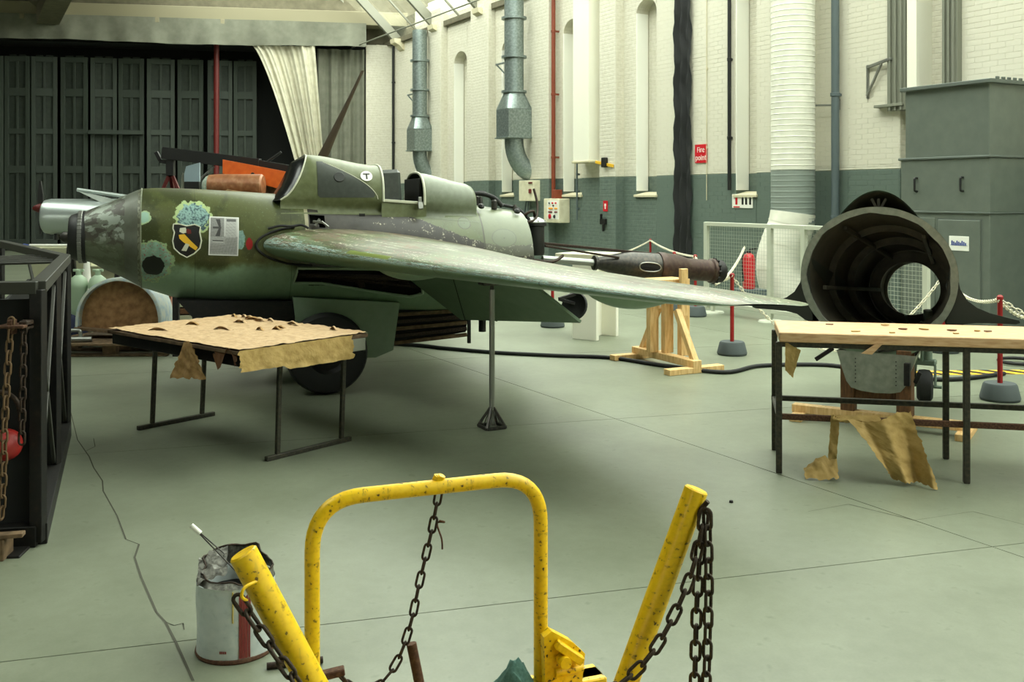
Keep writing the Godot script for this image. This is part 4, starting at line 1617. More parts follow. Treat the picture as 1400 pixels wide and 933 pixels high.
func build_plane_company() -> void:
	# printed sheet taped to the fuselage
	var PX := Transform3D(Basis(Vector3.UP, PLANE_TURN), PLANE_AT)
	var st := new_st()
	var rows := []
	var uvs := []
	for i in 13:
		var v := i / 12.0
		var row := PackedVector3Array()
		var uv := PackedVector2Array()
		for k in 11:
			var u := k / 10.0
			row.append(PX * fus_side(lerpf(1.105, 1.345, u) - 0.01 * v, lerpf(1.505, 1.185, v) - 0.012 * u, 0.006 + 0.006 * sin(v * 5.0) * u))
			uv.append(Vector2(u, v))
		rows.append(row)
		uvs.append(uv)
	skin(st, rows, uvs, true)
	M.poster = plain(Color.WHITE, 0.6)
	M.poster.albedo_texture = paint_poster()
	M.poster.texture_repeat = false
	var o := obj("printed_sheet", st, M.poster)
	tag(o, "grey printed information sheet taped to the side of the fuselage", "poster")

	# ---- take-off trolley: two fat tyres on an axle
	var t := thing("takeoff_trolley", "black two-wheeled trolley under the belly of the aeroplane", "trolley", PX * Vector3(2.05, 0, 0), PLANE_TURN)
	for s in [1.0, -1.0]:
		st = new_st()
		var wx := Transform3D(Basis(Vector3.RIGHT, PI / 2.0), Vector3(0, 0.345, 0.70 * s))
		lathe(st, [Vector2(0.17, -0.085), Vector2(0.26, -0.1), Vector2(0.32, -0.085), Vector2(0.342, -0.04), Vector2(0.345, 0.0), Vector2(0.342, 0.04), Vector2(0.32, 0.085), Vector2(0.26, 0.1), Vector2(0.17, 0.085)], wx, 48)
		var tyre := obj("tyre", st, M.rubber, t)
		st = new_st()
		lathe(st, [Vector2(0.0, -0.06), Vector2(0.05, -0.07), Vector2(0.06, -0.05), Vector2(0.14, -0.04), Vector2(0.175, -0.085), Vector2(0.18, -0.06), Vector2(0.18, 0.06), Vector2(0.175, 0.085), Vector2(0.14, 0.04), Vector2(0.06, 0.05), Vector2(0.05, 0.07), Vector2(0.0, 0.06)], wx, 32)
		obj("wheel_hub", st, M.black_steel, tyre)
	st = new_st()
	rod(st, Vector3(0, 0.345, -0.68), Vector3(0, 0.345, 0.68), 0.045, 12)
	obj("axle", st, M.black_steel, t)
	# ---- pipe stand under the wing
	t = thing("wing_stand", "thin grey steel pipe stand holding up the middle of the wing", "stand", Vector3(-0.145, 0, -7.21), 0.45)
	st = new_st()
	rod(st, Vector3(0, 0.02, 0), Vector3(0, 1.0, 0), 0.02, 12)
	obj("pole", st, M.steel, t)
	st = new_st()
	rod(st, Vector3(0, 0.90, 0), Vector3(0, 1.04, 0), 0.014, 10)
	bx(st, -0.09, 0.09, 1.035, 1.055, -0.05, 0.05)
	obj("cradle_head", st, M.dark_steel, t)
	st = new_st()
	for k in 4:
		var a := Vector3(0.105, 0.012, 0).rotated(Vector3.UP, PI / 4.0 + k * PI / 2.0)
		var b := Vector3(0.105, 0.012, 0).rotated(Vector3.UP, PI / 4.0 + (k + 1) * PI / 2.0)
		bar(st, a, b, 0.024, 0.022)
		bar(st, a, Vector3(0, 0.165, 0), 0.018, 0.018)
		bar(st, (a + b) / 2.0, Vector3(0, 0.165, 0), 0.006, 0.006)
	obj("braced_foot", st, M.dark_steel, t)

	# ---- the rocket engine, drawn out behind the open fuselage
	t = thing("rocket_engine", "dark steel rocket engine with long thrust pipe and bulged chamber behind the fuselage", "engine", PLANE_AT, PLANE_TURN)
	var ax := Basis(Vector3(0, 0, 1), Vector3(1, -0.085, 0).normalized(), Vector3(0.085, 1, 0).normalized())   # y along the engine
	st = new_st()
	lathe(st, [Vector2(0.0, 0.0), Vector2(0.09, 0.0), Vector2(0.10, 0.02), Vector2(0.10, 0.28), Vector2(0.12, 0.29), Vector2(0.12, 0.32), Vector2(0.095, 0.33), Vector2(0.06, 0.365), Vector2(0.0, 0.37)], X(4.17, 1.10, 0.05), 24)
	obj("turbine_drum", st, M.black_paint, t)
	st = new_st()
	lathe(st, [Vector2(0.122, 0.0), Vector2(0.124, 0.01), Vector2(0.10, 0.03), Vector2(0.05, 0.055), Vector2(0.0, 0.06)], X(4.17, 1.415, 0.05), 24)
	for k in 8:
		lathe(st, [Vector2(0.012, 0.0), Vector2(0.012, 0.02), Vector2(0.0, 0.02)], X(4.17 + 0.108 * cos(k * TAU / 8.0), 1.42, 0.05 + 0.108 * sin(k * TAU / 8.0)), 6)
	obj("drum_lid", st, M.steel, t)
	st = new_st()
	bx(st, 3.96, 4.08, 0.95, 1.38, -0.16, 0.2, 0.02)
	lathe(st, [Vector2(0.0, 0.0), Vector2(0.07, 0.0), Vector2(0.07, 0.3), Vector2(0.0, 0.32)], X(4.02, 1.06, -0.14), 16)
	obj("pump_block", st, M.black_steel, t)
	st = new_st()
	tube(st, smooth_path([Vector3(4.0, 1.42, 0.05), Vector3(4.06, 1.50, 0.1), Vector3(4.14, 1.53, 0.1), Vector3(4.17, 1.47, 0.06)], 6), 0.014, 8)
	obj("feed_pipe", st, M.rust_dark, t)
	st = new_st()
	tube(st, smooth_path([Vector3(3.96, 1.36, 0.12), Vector3(4.05, 1.42, 0.16), Vector3(4.16, 1.46, 0.12), Vector3(4.22, 1.6, 0.0), Vector3(4.20, 1.75, -0.05)], 6), 0.012, 8)
	obj("feed_pipe", st, M.rust_dark, t)
	st = new_st()
	tube(st, smooth_path([Vector3(4.1, 1.06, 0.18), Vector3(4.3, 1.04, 0.2), Vector3(4.45, 1.09, 0.1)], 6), 0.016, 8)
	obj("feed_pipe", st, M.rust_dark, t)
	st = new_st()
	bar(st, Vector3(4.24, 1.215, 0.03), Vector3(5.60, 1.07, 0.03), 0.03, 0.028)
	obj("upper_strut", st, M.rust_dark, t)
	st = new_st()
	bar(st, Vector3(4.26, 1.19, 0.10), Vector3(5.05, 1.06, 0.12), 0.022, 0.022)
	obj("lower_strut", st, M.rust_dark, t)
	st = new_st()
	tube(st, [Vector3(4.25, 1.06, 0.06), Vector3(4.81, 1.01, 0.04)], 0.036, 14)
	obj("thrust_pipe", st, M.steel, t)
	st = new_st()
	var c0 := Vector3(4.80, 1.01, 0.03)
	lathe(st, [Vector2(0.0, 0.0), Vector2(0.055, 0.0), Vector2(0.075, 0.012), Vector2(0.075, 0.04), Vector2(0.06, 0.05), Vector2(0.085, 0.16), Vector2(0.125, 0.32), Vector2(0.14, 0.42), Vector2(0.142, 0.74), Vector2(0.0, 0.74)], Transform3D(ax, c0), 32)
	obj("chamber_cone", st, M.dark_steel, t)
	st = new_st()
	lathe(st, [Vector2(0.0, 0.72), Vector2(0.152, 0.72), Vector2(0.157, 0.74), Vector2(0.157, 0.80), Vector2(0.15, 0.82), Vector2(0.145, 0.95), Vector2(0.12, 1.04), Vector2(0.115, 1.06), Vector2(0.112, 1.33), Vector2(0.128, 1.345), Vector2(0.128, 1.38), Vector2(0.11, 1.39), Vector2(0.0, 1.39)], Transform3D(ax, c0), 32)
	obj("combustion_chamber", st, M.engine_rust, t)
	st = new_st()
	for k in 12:
		var w := TAU * k / 12.0
		lathe(st, [Vector2(0.014, 0.0), Vector2(0.014, 0.03), Vector2(0.0, 0.03)], Transform3D(ax, c0 + ax * Vector3(0.125 * cos(w), 1.375, 0.125 * sin(w))), 6)
	lathe(st, [Vector2(0.10, 1.38), Vector2(0.118, 1.40), Vector2(0.118, 1.47), Vector2(0.09, 1.50), Vector2(0.0, 1.5)], Transform3D(ax, c0), 28)
	obj("nozzle_flange", st, M.black_steel, t)
	# oval opening on the near side: a raised rim round a black slot
	st = new_st()
	var rim := []
	for k in 24:
		var w := TAU * k / 24.0
		rim.append(c0 + ax * Vector3(sqrt(0.1475 * 0.1475 - pow(0.045 * sin(w), 2)), 0.57 + 0.12 * signf(cos(w)) * pow(absf(cos(w)), 0.7), 0.045 * sin(w)))
	tube(st, rim, 0.006, 6, false, -1.0, true)
	obj("slot_rim", st, M.steel, t)
	st = new_st()
	var mid := c0 + ax * Vector3(0.1475, 0.57, 0.0)
	for k in 24:
		tri(st, mid, rim[k] + Vector3(0, 0, 0.001), rim[(k + 1) % 24] + Vector3(0, 0, 0.001), c0 + ax * Vector3(0, 0.56, 0))
	obj("slot", st, M.pitch, t)

	# ---- pine trestle under the engine
	t = thing("pine_trestle", "raw pine trestle with two slanting braces under the rocket engine", "trestle", Vector3(1.52, 0, -9.88), 0.47)
	# its z axis runs along the base beam
	st = new_st()
	bx(st, -0.05, 0.05, 0.05, 0.12, -0.52, 0.52)
	obj("base_beam", st, M.pine, t)
	for z in [0.47, -0.47]:
		st = new_st()
		bx(st, -0.32, 0.32, 0.0, 0.055, z - 0.05, z + 0.05)
		obj("foot", st, M.pine, t)
		st = new_st()
		bar(st, Vector3(0.03, 0.10, z * 0.93), Vector3(0.03, 0.56, z * 0.33), 0.06, 0.06)
		obj("brace", st, M.pine, t)
	for e in [[-0.075, 0.86, -0.11], [0.04, 0.86, -0.02], [0.15, 0.86, 0.1]]:
		st = new_st()
		bx(st, e[0] - 0.052, e[0] + 0.052, 0.12 if absf(e[0]) < 0.1 else 0.10, e[1], e[2] - 0.035, e[2] + 0.035)
		obj("upright", st, M.pine, t)
	st = new_st()
	bx(st, -0.18, 0.20, 0.80, 0.86, -0.16, 0.12)
	obj("head_block", st, M.pine, t)
	st = new_st()
	bx(st, 0.06, 0.14, 0.5, 0.965, 0.14, 0.19)
	obj("stop_post", st, M.pine, t)

# ---------------------------------------------------------------- sheets of torn brown paper
# a crumpled sheet spanned by a function of (u, v), with ragged edges
func crumple(st: SurfaceTool, nu: int, nv: int, shape: Callable, rag: float, seed_: float) -> void:
	var rows := []
	for i in nv + 1:
		var row := PackedVector3Array()
		for k in nu + 1:
			var u := k / float(nu)
			var v := i / float(nv)
			if k == 0 or k == nu:
				u += rag * nz.get_noise_2d(v * 9.0 + seed_, 3.0) + rag * 0.6 * nz.get_noise_2d(v * 31.0, seed_)
			if i == 0 or i == nv:
				v += rag * nz.get_noise_2d(u * 9.0 + seed_, 7.0) + rag * 0.6 * nz.get_noise_2d(u * 31.0, seed_ + 5.0)
			row.append(shape.call(u, v))
		rows.append(row)
	skin(st, rows)

func rough(p: Vector3, amount: float, s := 7.0) -> float:
	return amount * (nz.get_noise_3d(p.x * s, p.y * s, p.z * s) + 0.5 * nz.get_noise_3d(p.x * s * 2.7, p.y * s * 2.7 + 9.0, p.z * s * 2.7))

func build_tables() -> void:
	# ---- table at the left
	var t := thing("folding_table", "low folding table on dark steel legs beside the trolley wheel, covered in torn brown paper", "table", Vector3(-1.89, 0, -6.83), -0.693)
	var st := new_st()
	bx(st, -0.77, 0.77, 0.725, 0.75, -0.51, 0.52)
	obj("tabletop", st, M.old_wood, t)
	st = new_st()
	bx(st, -0.74, 0.765, 0.63, 0.725, -0.49, -0.46)
	bx(st, -0.74, 0.765, 0.65, 0.725, 0.46, 0.49)
	bx(st, -0.76, -0.73, 0.65, 0.725, -0.49, 0.49)
	obj("apron", st, M.black_steel, t)
	st = new_st()
	bx(st, 0.735, 0.768, 0.64, 0.726, -0.49, 0.49)
	obj("end_board", st, M.galv_dull, t)
	for e in [[-0.80, -0.355, 0.275, -0.25, 0.16], [0.60, -0.50, 0.20, -0.42, 0.11]]:
		st = new_st()
		bar(st, Vector3(e[0], 0.015, e[1]), Vector3(e[0], 0.015, e[2]), 0.032, 0.03)
		obj("foot_rail", st, M.dark_leg, t)
		for z in [e[3], e[4]]:
			st = new_st()
			bar(st, Vector3(e[0], 0.03, z), Vector3(e[0] + (0.05 if e[0] < 0.0 else 0.03), 0.73, z), 0.03, 0.026)
			obj("leg", st, M.dark_leg, t)
	# paper: top, hanging end, torn corner and scraps, one ragged sheet laid over the table
	var p := thing("brown_paper_cover", "torn brown wrapping paper spread over the low table, hanging over one end", "wrapping paper", Vector3(-1.89, 0, -6.83), -0.693)
	st = new_st()
	crumple(st, 60, 44, func(u: float, v: float) -> Vector3:
		var q := Vector3(lerpf(-0.765, 0.772, u), 0.753, lerpf(-0.505, 0.515, v))
		q.y += 0.006 + absf(rough(q, 0.014, 5.0)) + 0.01 * pow(maxf(0.0, nz.get_noise_2d(u * 5.0 + 3.0, v * 4.0)), 2.0)
		return q, 0.02, 2.0)
	obj("sheet", st, M.paper, p)
	st = new_st()
	crumple(st, 34, 12, func(u: float, v: float) -> Vector3:
		var z := lerpf(0.525, -0.36, u)
		var drop := lerpf(0.13, 0.155, smoothstep(0.36, 0.40, u))
		var q := Vector3(0.776 + 0.012 * v, 0.757 - drop * v, z)
		q.x += 0.008 + rough(q + Vector3(3, 0, 0), 0.012, 6.0) * (0.3 + v)
		return q, 0.03, 5.0)
	obj("hanging_end", st, M.paper_dark, p)
	st = new_st()
	crumple(st, 16, 16, func(u: float, v: float) -> Vector3:
		var x := lerpf(0.20, 0.29, u) + lerpf(-0.01, lerpf(0.06, 0.20, u), v) - 0.16 * (1.0 - u) * v
		var q := Vector3(x, 0.758 - 0.235 * v * lerpf(1.0, 0.86, u), 0.525 + 0.03 * v)
		q.z += rough(q, 0.02, 8.0)
		return q, 0.08, 9.0)
	obj("torn_corner", st, M.paper_old, p)
	st = new_st()
	crumple(st, 12, 8, func(u: float, v: float) -> Vector3:
		var q := Vector3(lerpf(0.52, 0.74, u), 0.74 - 0.12 * v * (0.4 + 0.6 * sin(u * 7.0)), 0.515 + 0.01 * v)
		q.z += rough(q, 0.015, 9.0)
		return q, 0.1, 12.0)
	obj("torn_edge", st, M.brown_wood, p)
	for k in 16:      # curled rips standing up from the sheet
		var c := Vector3(rng.randf_range(-0.6, 0.65), 0.762, rng.randf_range(-0.45, 0.4))
		if k < 6:
			c = Vector3(-0.62 + k * 0.09, 0.762, -0.42 + 0.03 * sin(k * 5.0))
		var dir := rng.randf_range(-0.4, 0.6)
		var l := rng.randf_range(0.05, 0.16)
		st = new_st()
		var rows := []
		for i in 7:
			var u := i / 6.0
			var row := PackedVector3Array()
			for j in 5:
				var v := j / 4.0
				var q := c + Vector3(cos(dir) * (u - 0.5) * l, 0.028 * sin(v * 2.2) * sin(PI * u), -sin(dir) * (u - 0.5) * l + 0.03 * v - 0.01)
				q.y += rough(q, 0.006, 30.0)
				row.append(q)
			rows.append(row)
		skin(st, rows)
		obj("rip", st, M.paper if k % 3 else M.paper_old, p)

	# ---- work bench at the right
	t = thing("work_bench", "long work bench with thick pale timber top on thin steel legs at the right", "bench", Vector3(1.62, 0, -6.04), -0.21)
	for k in 3:
		st = new_st()
		var z0 := 0.03 - k * 0.21
		bx(st, 0.0, 2.6, 0.797 + 0.002 * k, 0.856 - 0.002 * k, z0 - 0.207, z0, 0.005)
		obj("plank", st, M.pale_wood, t)
	for x in [0.0, 1.06, 2.12]:
		for z in [0.0, -0.555]:
			st = new_st()
			bx(st, x - 0.018, x + 0.018, 0.0, 0.795, z - 0.018, z + 0.018)
			obj("leg", st, M.dark_leg, t)
	for e in [[-0.02, 0.34, -0.01], [-0.02, 0.345, -0.555]]:
		st = new_st()
		bx(st, -0.02, 2.6, e[1] - 0.018, e[1] + 0.018, e[2] - 0.012, e[2] + 0.012)
		obj("rail", st, M.dark_leg if e[2] < -0.1 else M.rust, t)
	st = new_st()
	bx(st, -0.015, 0.015, 0.325, 0.36, -0.55, 0.0)
	obj("end_rail", st, M.dark_leg, t)
	st = new_st()
	bx(st, -0.01, 2.6, 0.765, 0.795, -0.56, -0.53)
	bx(st, -0.01, 2.6, 0.765, 0.795, -0.02, 0.01)
	obj("top_frame", st, M.dark_leg, t)
	var BX := Transform3D(Basis(Vector3.UP, -0.21), Vector3(1.62, 0, -6.04))
	# scraps on and under it
	st = new_st()
	crumple(st, 10, 14, func(u: float, v: float) -> Vector3:
		var q := Vector3(0.035 + 0.09 * u * (1.0 - 0.5 * v), 0.80 - 0.17 * v - 0.05 * u, 0.02 + 0.004)
		q.z += rough(q, 0.012, 8.0)
		return BX * q, 0.06, 21.0)
	var o := obj("paper_strip", st, M.paper_dark)
	tag(o, "strip of brown paper hanging from the left end of the timber bench", "paper strip")
	st = new_st()
	prism(st, PackedVector2Array([Vector2(0.47, 0.745), Vector2(0.56, 0.81), Vector2(0.60, 0.815), Vector2(0.53, 0.74)]), 0.032, 0.040, BX)
	o = obj("wood_splinter", st, M.pale_wood)
	tag(o, "pale splinter of wood hanging off the front edge of the bench top", "splinter")
	for k in 11:
		var c := Vector3(rng.randf_range(0.12, 1.25), 0.857, rng.randf_range(-0.45, -0.02))
		st = new_st()
		var poly := PackedVector2Array()
		var r := rng.randf_range(0.01, 0.028)
		for i in 6:
			var w := TAU * i / 6.0
			poly.append(Vector2(cos(w) * r * rng.randf_range(0.6, 1.6), sin(w) * r * rng.randf_range(0.4, 0.9)))
		prism(st, poly, 0.0, 0.006, BX * Transform3D(Basis(Vector3.RIGHT, -PI / 2.0), c))
		o = obj("wood_chip", st, M.paper_dark if k % 3 else M.brown_wood)
		tag(o, "dark brown bark chip lying on the pale timber bench top" if k % 3 == 0 else "tan scrap of torn paper lying on the pale timber bench top", "wood chip" if k % 3 == 0 else "paper scrap", "bark chips on the timber bench top" if k % 3 == 0 else "paper scraps on the timber bench top")
	st = new_st()
	crumple(st, 30, 40, func(u: float, v: float) -> Vector3:
		var x := lerpf(lerpf(0.36, 0.63, pow(maxf(v, 0.0), 0.8)), lerpf(0.75, 0.87, v), u)
		var y := 0.375 - 0.37 * v * lerpf(0.92, 1.0, u) - 0.03 * sin(u * 5.0) * (1.0 - v)
		var q := Vector3(x, maxf(y, 0.004), 0.03 + 0.10 * v + 0.03 * sin(u * 4.0 + v * 3.0))
		var f := absf(fposmod(u * 1.7 + v * 0.5, 1.0) - 0.5)
		q.z += 0.16 * f * (0.4 + 0.6 * v) + rough(q, 0.03, 3.0) + rough(q, 0.005, 16.0)
		return BX * q, 0.04, 31.0)
	crumple(st, 8, 30, func(u: float, v: float) -> Vector3:
		var q := Vector3(lerpf(0.30, 0.35, u) - 0.03 * v, 0.36 - 0.35 * v, 0.03 + 0.02 * v)
		q.z += rough(q, 0.02, 9.0)
		return BX * q, 0.1, 36.0)
	crumple(st, 14, 8, func(u: float, v: float) -> Vector3:
		var q := Vector3(lerpf(0.14, 0.33, u), 0.05 + 0.05 * sin(u * 3.0) * (1.0 - v) + 0.05 * u * (1.0 - v), 0.06 + 0.08 * v)
		q.y += rough(q, 0.03, 12.0)
		return BX * Vector3(q.x, maxf(q.y - 0.04 * v, 0.004), q.z), 0.06, 39.0)
	crumple(st, 14, 8, func(u: float, v: float) -> Vector3:
		var q := Vector3(lerpf(0.31, 0.58, u), 0.37 - 0.05 * v, 0.0 + 0.05 * sin(v * 3.0))
		q.y += rough(q, 0.02, 12.0)
		return BX * q, 0.05, 43.0)
	o = obj("crumpled_paper", st, M.paper_dark)
	tag(o, "big crumpled sheet of brown paper draped from the bench rail to the floor", "wrapping paper")

# ---------------------------------------------------------------- the separate tail section
func build_tail() -> void:
	var at := Vector3(2.64, 0, -7.2)
	var turn := -0.56
	var t := thing("tail_section", "open-ended aeroplane tail section facing us with curved wing fillets and dark interior", "aeroplane part", at, turn)
	# its z axis points out of the opening, towards us
	var ring := func(l: float, k: float) -> Array:    # centre height, half width, half height
		var u := l / 1.65
		return [1.09 - 0.235 * u, lerpf(0.53, 0.29, pow(u, 1.15)) * k, lerpf(0.495, 0.28, pow(u, 1.15)) * k]
	for pass_ in 2:
		var st := new_st()
		var rows := []
		for i in 19:
			var l := 1.65 * i / 18.0
			var q: Array = ring.call(l, 1.0 if pass_ == 0 else 0.955)
			var row := PackedVector3Array()
			for j in 65:
				var w := TAU * j / 64.0
				row.append(Vector3(q[1] * sin(w), q[0] + q[2] * cos(w), -l))
			rows.append(row)
		skin(st, rows, [], pass_ == 0)
		obj("skin" if pass_ == 0 else "lining", st, M.hump_paint if pass_ == 0 else M.tail_inside, t)
	# front rim and inner frames
	for e in [[-0.012, 0.985, 0.045, 0], [0.42, 0.90, 0.05, 1], [0.80, 0.88, 0.06, 1], [1.25, 0.80, 0.10, 1], [1.62, 0.94, 0.045, 2]]:
		var st := new_st()
		var q: Array = ring.call(maxf(e[0], 0.0), e[1])
		var rows := [PackedVector3Array(), PackedVector3Array(), PackedVector3Array(), PackedVector3Array()]
		for j in 65:
			var w := TAU * j / 64.0
			var wob: float = 0.004 * sin(w * 9.0) + 0.003 * sin(w * 17.0) if e[3] == 0 else 0.0
			for k in 4:
				var r: float = 0.024 if k == 0 or k == 3 else -float(e[2]) / 2.0 - wob
				var zz: float = 0.006 if k < 2 else -0.02
				rows[k].append(Vector3((q[1] + r) * sin(w), q[0] + (q[2] + r) * cos(w), -e[0] + zz))
		grp(st, 0)
		for k in 3:
			skin(st, [rows[k], rows[k + 1]], [], false, false, null, k + 1)
		obj("opening_rim" if e[3] == 0 else "inner_frame" if e[3] == 1 else "nozzle_ring", st, M.rim_grey if e[3] == 0 else M.tail_inside if e[3] == 1 else M.rim_grey, t)
	# bulkhead with the off-centre exhaust opening
	var st := new_st()
	var q: Array = ring.call(1.28, 0.95)
	var rows := [PackedVector3Array(), PackedVector3Array()]
	for j in 65:
		var w := TAU * j / 64.0
		rows[0].append(Vector3(q[1] * sin(w), q[0] + q[2] * cos(w), -1.28))
		rows[1].append(Vector3(0.245 * sin(w), 0.90 + 0.235 * cos(w), -1.30))
	skin(st, rows, [], true)
	obj("bulkhead", st, M.tail_inside, t)
	for e in [[-0.25, 0.35], [-0.4, -0.1], [0.3, 0.3]]:
		st = new_st()
		bar(st, Vector3(e[0], 1.09 + e[1], -0.1), Vector3(e[0] * 0.6, 0.95 + e[1] * 0.6, -1.25), 0.03, 0.03)
		obj("stringer", st, M.tail_inside, t)
	# dorsal hump: an open arch that fades out backwards
	for pass_ in 2:
		st = new_st()
		rows = []
		for i in 13:
			var u := i / 12.0
			var k: float = 1.0 - 0.9 * u
			var r: Array = ring.call(1.3 * u, 1.0)
			var row := PackedVector3Array()
			for j in 33:
				var s := lerpf(-1.0, 1.0, j / 32.0)
				var x: float = s * lerpf(0.29, 0.10, u)
				var base: float = r[0] + r[2] * sqrt(maxf(0.0, 1.0 - pow(x / r[1], 2)))
				var hump: float = 0.135 * k * pow(0.5 + 0.5 * cos(PI * s), 0.42) if absf(s) < 1.0 else 0.0
				row.append(Vector3(x, base + hump - (0.0 if pass_ == 0 else 0.014), -1.3 * u - 0.03))
			rows.append(row)
		skin(st, rows, [], pass_ == 0)
		obj("fin_fairing" if pass_ == 0 else "fairing_lining", st, M.flap_paint if pass_ == 0 else M.tail_inside, t)
	st = new_st()
	for s in [-1.0, 1.0]:
		bar(st, Vector3(0.015 * s, 1.59, -0.06), Vector3(0.05 * s, 1.66, -0.06), 0.012, 0.02)
	bar(st, Vector3(0, 1.58, -0.06), Vector3(0, 1.66, -0.06), 0.02, 0.02)
	obj("fin_bracket", st, M.tail_inside, t)
	# wing fillets on both sides
	for s in [-1.0, 1.0]:
		st = new_st()
		var prof := [[0.49, 0.14], [0.535, 0.03], [0.555, -0.06], [0.60, -0.135], [0.66, -0.18], [0.74, -0.212], [0.84, -0.235], [0.92, -0.25], [0.925, -0.268], [0.90, -0.278], [0.78, -0.280], [0.66, -0.285], [0.58, -0.30], [0.52, -0.34], [0.46, -0.36]]
		rows = []
		for i in 9:
			var u := i / 8.0
			var row := PackedVector3Array()
			for e in prof:
				var k := 1.0 - 0.75 * u * u
				var x: float = 0.46 * (1.0 - 0.22 * u) + (e[0] - 0.46) * k
				row.append(Vector3(s * x, 1.09 - 0.11 * u + (e[1] + 0.1) * lerpf(1.0, 0.5, u) - 0.1, 0.0 - 0.62 * u))
			rows.append(row)
		skin(st, rows, [], s > 0.0)
		var flat := PackedVector2Array()
		for e in rows[0]:
			flat.append(Vector2(e.x, e.y))
		prism(st, flat, -0.004, 0.0)
		obj("wing_fillet", st, M.fillet_shade, t)
	# underside: dark band, bulged pan and details
	st = new_st()
	for k in 20:
		var w0 := lerpf(2.35, 3.93, k / 20.0)
		var w1 := lerpf(2.35, 3.93, (k + 1) / 20.0)
		var pts := []
		for e in [[w0, 0.50], [w1, 0.50], [w1, 0.545], [w0, 0.545]]:
			pts.append(Vector3(e[1] * 1.04 * sin(e[0]), 1.08 + e[1] * cos(e[0]) * 1.05, 0.03))
		quad(st, pts[0], pts[1], pts[2], pts[3], Vector3(0, 1.0, -1))
		quad(st, pts[3], pts[2], pts[2] + Vector3(0, 0, -0.12), pts[3] + Vector3(0, 0, -0.12), Vector3(0, 1.0, -0.05))
	obj("keel_band", st, M.flap_paint, t)
	st = new_st()
	rows = []
	for i in 8:
		var u := i / 7.0
		var row := PackedVector3Array()
		for e in [[-0.275, 0.55], [-0.245, 0.45], [-0.205, 0.33], [-0.17, 0.285], [-0.10, 0.268], [0.0, 0.262], [0.10, 0.268], [0.17, 0.285], [0.205, 0.33], [0.245, 0.45], [0.275, 0.55]]:
			row.append(Vector3(e[0] * (1.0 - 0.25 * u), lerpf(e[1], 0.56 - 0.05 * u, u * u), 0.05 - 0.75 * u))
		rows.append(row)
	skin(st, rows)
	var pan: PackedVector3Array = rows[0]
	for j in range(1, 10):
		tri(st, pan[0], pan[j], pan[j + 1], Vector3(0, 0.5, -0.4))
	obj("belly_pan", st, M.rim_grey, t)
	st = new_st()
	for s in [-1.0, 1.0]:
		for k in 7:
			lathe(st, [Vector2(0.005, 0), Vector2(0.003, 0.004), Vector2(0, 0.004)], Transform3D(Basis(Vector3.RIGHT, PI / 2.0), Vector3(0.14 * s, 0.33 + k * 0.028, 0.05)), 6)
	stuff(obj("rivets", st, M.black_steel, t))
	st = new_st()
	bar(st, Vector3(-0.30, 0.56, 0.04), Vector3(-0.42, 0.47, 0.08), 0.02, 0.03)
	obj("latch_arm", st, M.black_steel, t)
	st = new_st()
	bar(st, Vector3(0.22, 0.34, 0.07), Vector3(0.22, 0.5, 0.07), 0.04, 0.05)
	bar(st, Vector3(0.27, 0.36, 0.05), Vector3(0.30, 0.44, 0.05), 0.02, 0.03)
	obj("pan_catch", st, M.black_steel, t)
	st = new_st()
	bar(st, Vector3(-0.1, 0.585, 0.045), Vector3(0.12, 0.61, 0.045), 0.02, 0.03)
	bar(st, Vector3(0.02, 0.56, 0.05), Vector3(0.16, 0.62, 0.05), 0.012, 0.014)
	obj("keel_lever", st, M.black_steel, t)
	# tail wheel in its fork
	var wc := Vector3(0.13, 0.135, -1.14)
	st = new_st()
	lathe(st, [Vector2(0.05, -0.055), Vector2(0.10, -0.06), Vector2(0.128, -0.04), Vector2(0.133, 0.0), Vector2(0.128, 0.04), Vector2(0.10, 0.06), Vector2(0.05, 0.055), Vector2(0.05, -0.055)], Transform3D(Basis(Vector3.BACK, PI / 2.0), wc), 32)
	var wheel := obj("tail_wheel", st, M.rubber, t)
	wheel.transform = Transform3D(Basis(Vector3.UP, 0.22), Vector3.ZERO)
	wheel.transform.origin = wc - wheel.transform.basis * wc
	st = new_st()
	for s in [-1.0, 1.0]:
		bar(st, wc + Vector3(0.085 * s, 0.0, 0.02), wc + Vector3(0.075 * s, 0.17, -0.03), 0.02, 0.035)
	box(st, Transform3D(Basis(), wc + Vector3(0, 0.19, -0.03)), Vector3(0.17, 0.05, 0.08), 0.015)
	rod(st, wc + Vector3(-0.13, 0, 0), wc + Vector3(0.13, 0, 0), 0.014, 10)
	rod(st, wc + Vector3(0.02, 0.2, -0.03), wc + Vector3(0.03, 0.62, 0.03), 0.035, 12)
	rod(st, wc + Vector3(-0.05, 0.2, 0.0), wc + Vector3(-0.09, 0.6, 0.3), 0.012, 8)
	rod(st, wc + Vector3(-0.02, 0.2, 0.0), wc + Vector3(0.02, 0.55, 0.25), 0.012, 8)
	obj("wheel_fork", st, M.fork_green, t)
	# ---- the wooden stand below it
	t = thing("tail_stand", "brown wooden stand with pale base timbers under the tail section", "stand", at, turn)
	for x in [-0.21, 0.19]:
		st = new_st()
		bx(st, x - 0.05, x + 0.05, 0.10, 0.58 if x > 0.0 else 0.47, -0.09, 0.0 if x < 0.0 else 0.045)
		obj("upright", st, M.brown_wood, t)
	st = new_st()
	bx(st, -0.16, 0.14, 0.19, 0.26, -0.09, -0.02)
	obj("cross_piece", st, M.brown_wood, t)
	st = new_st()
	bx(st, -0.62, 0.60, 0.045, 0.105, -0.085, 0.0)
	obj("base_beam", st, M.pine, t)
	for x in [-0.56, 0.58]:
		st = new_st()
		bx(st, x - 0.045, x + 0.045, 0.0, 0.05, -0.32, 0.12)
		obj("foot", st, M.pine, t)

# ---------------------------------------------------------------- posts, chains and the mesh fence
var chain_small: ArrayMesh

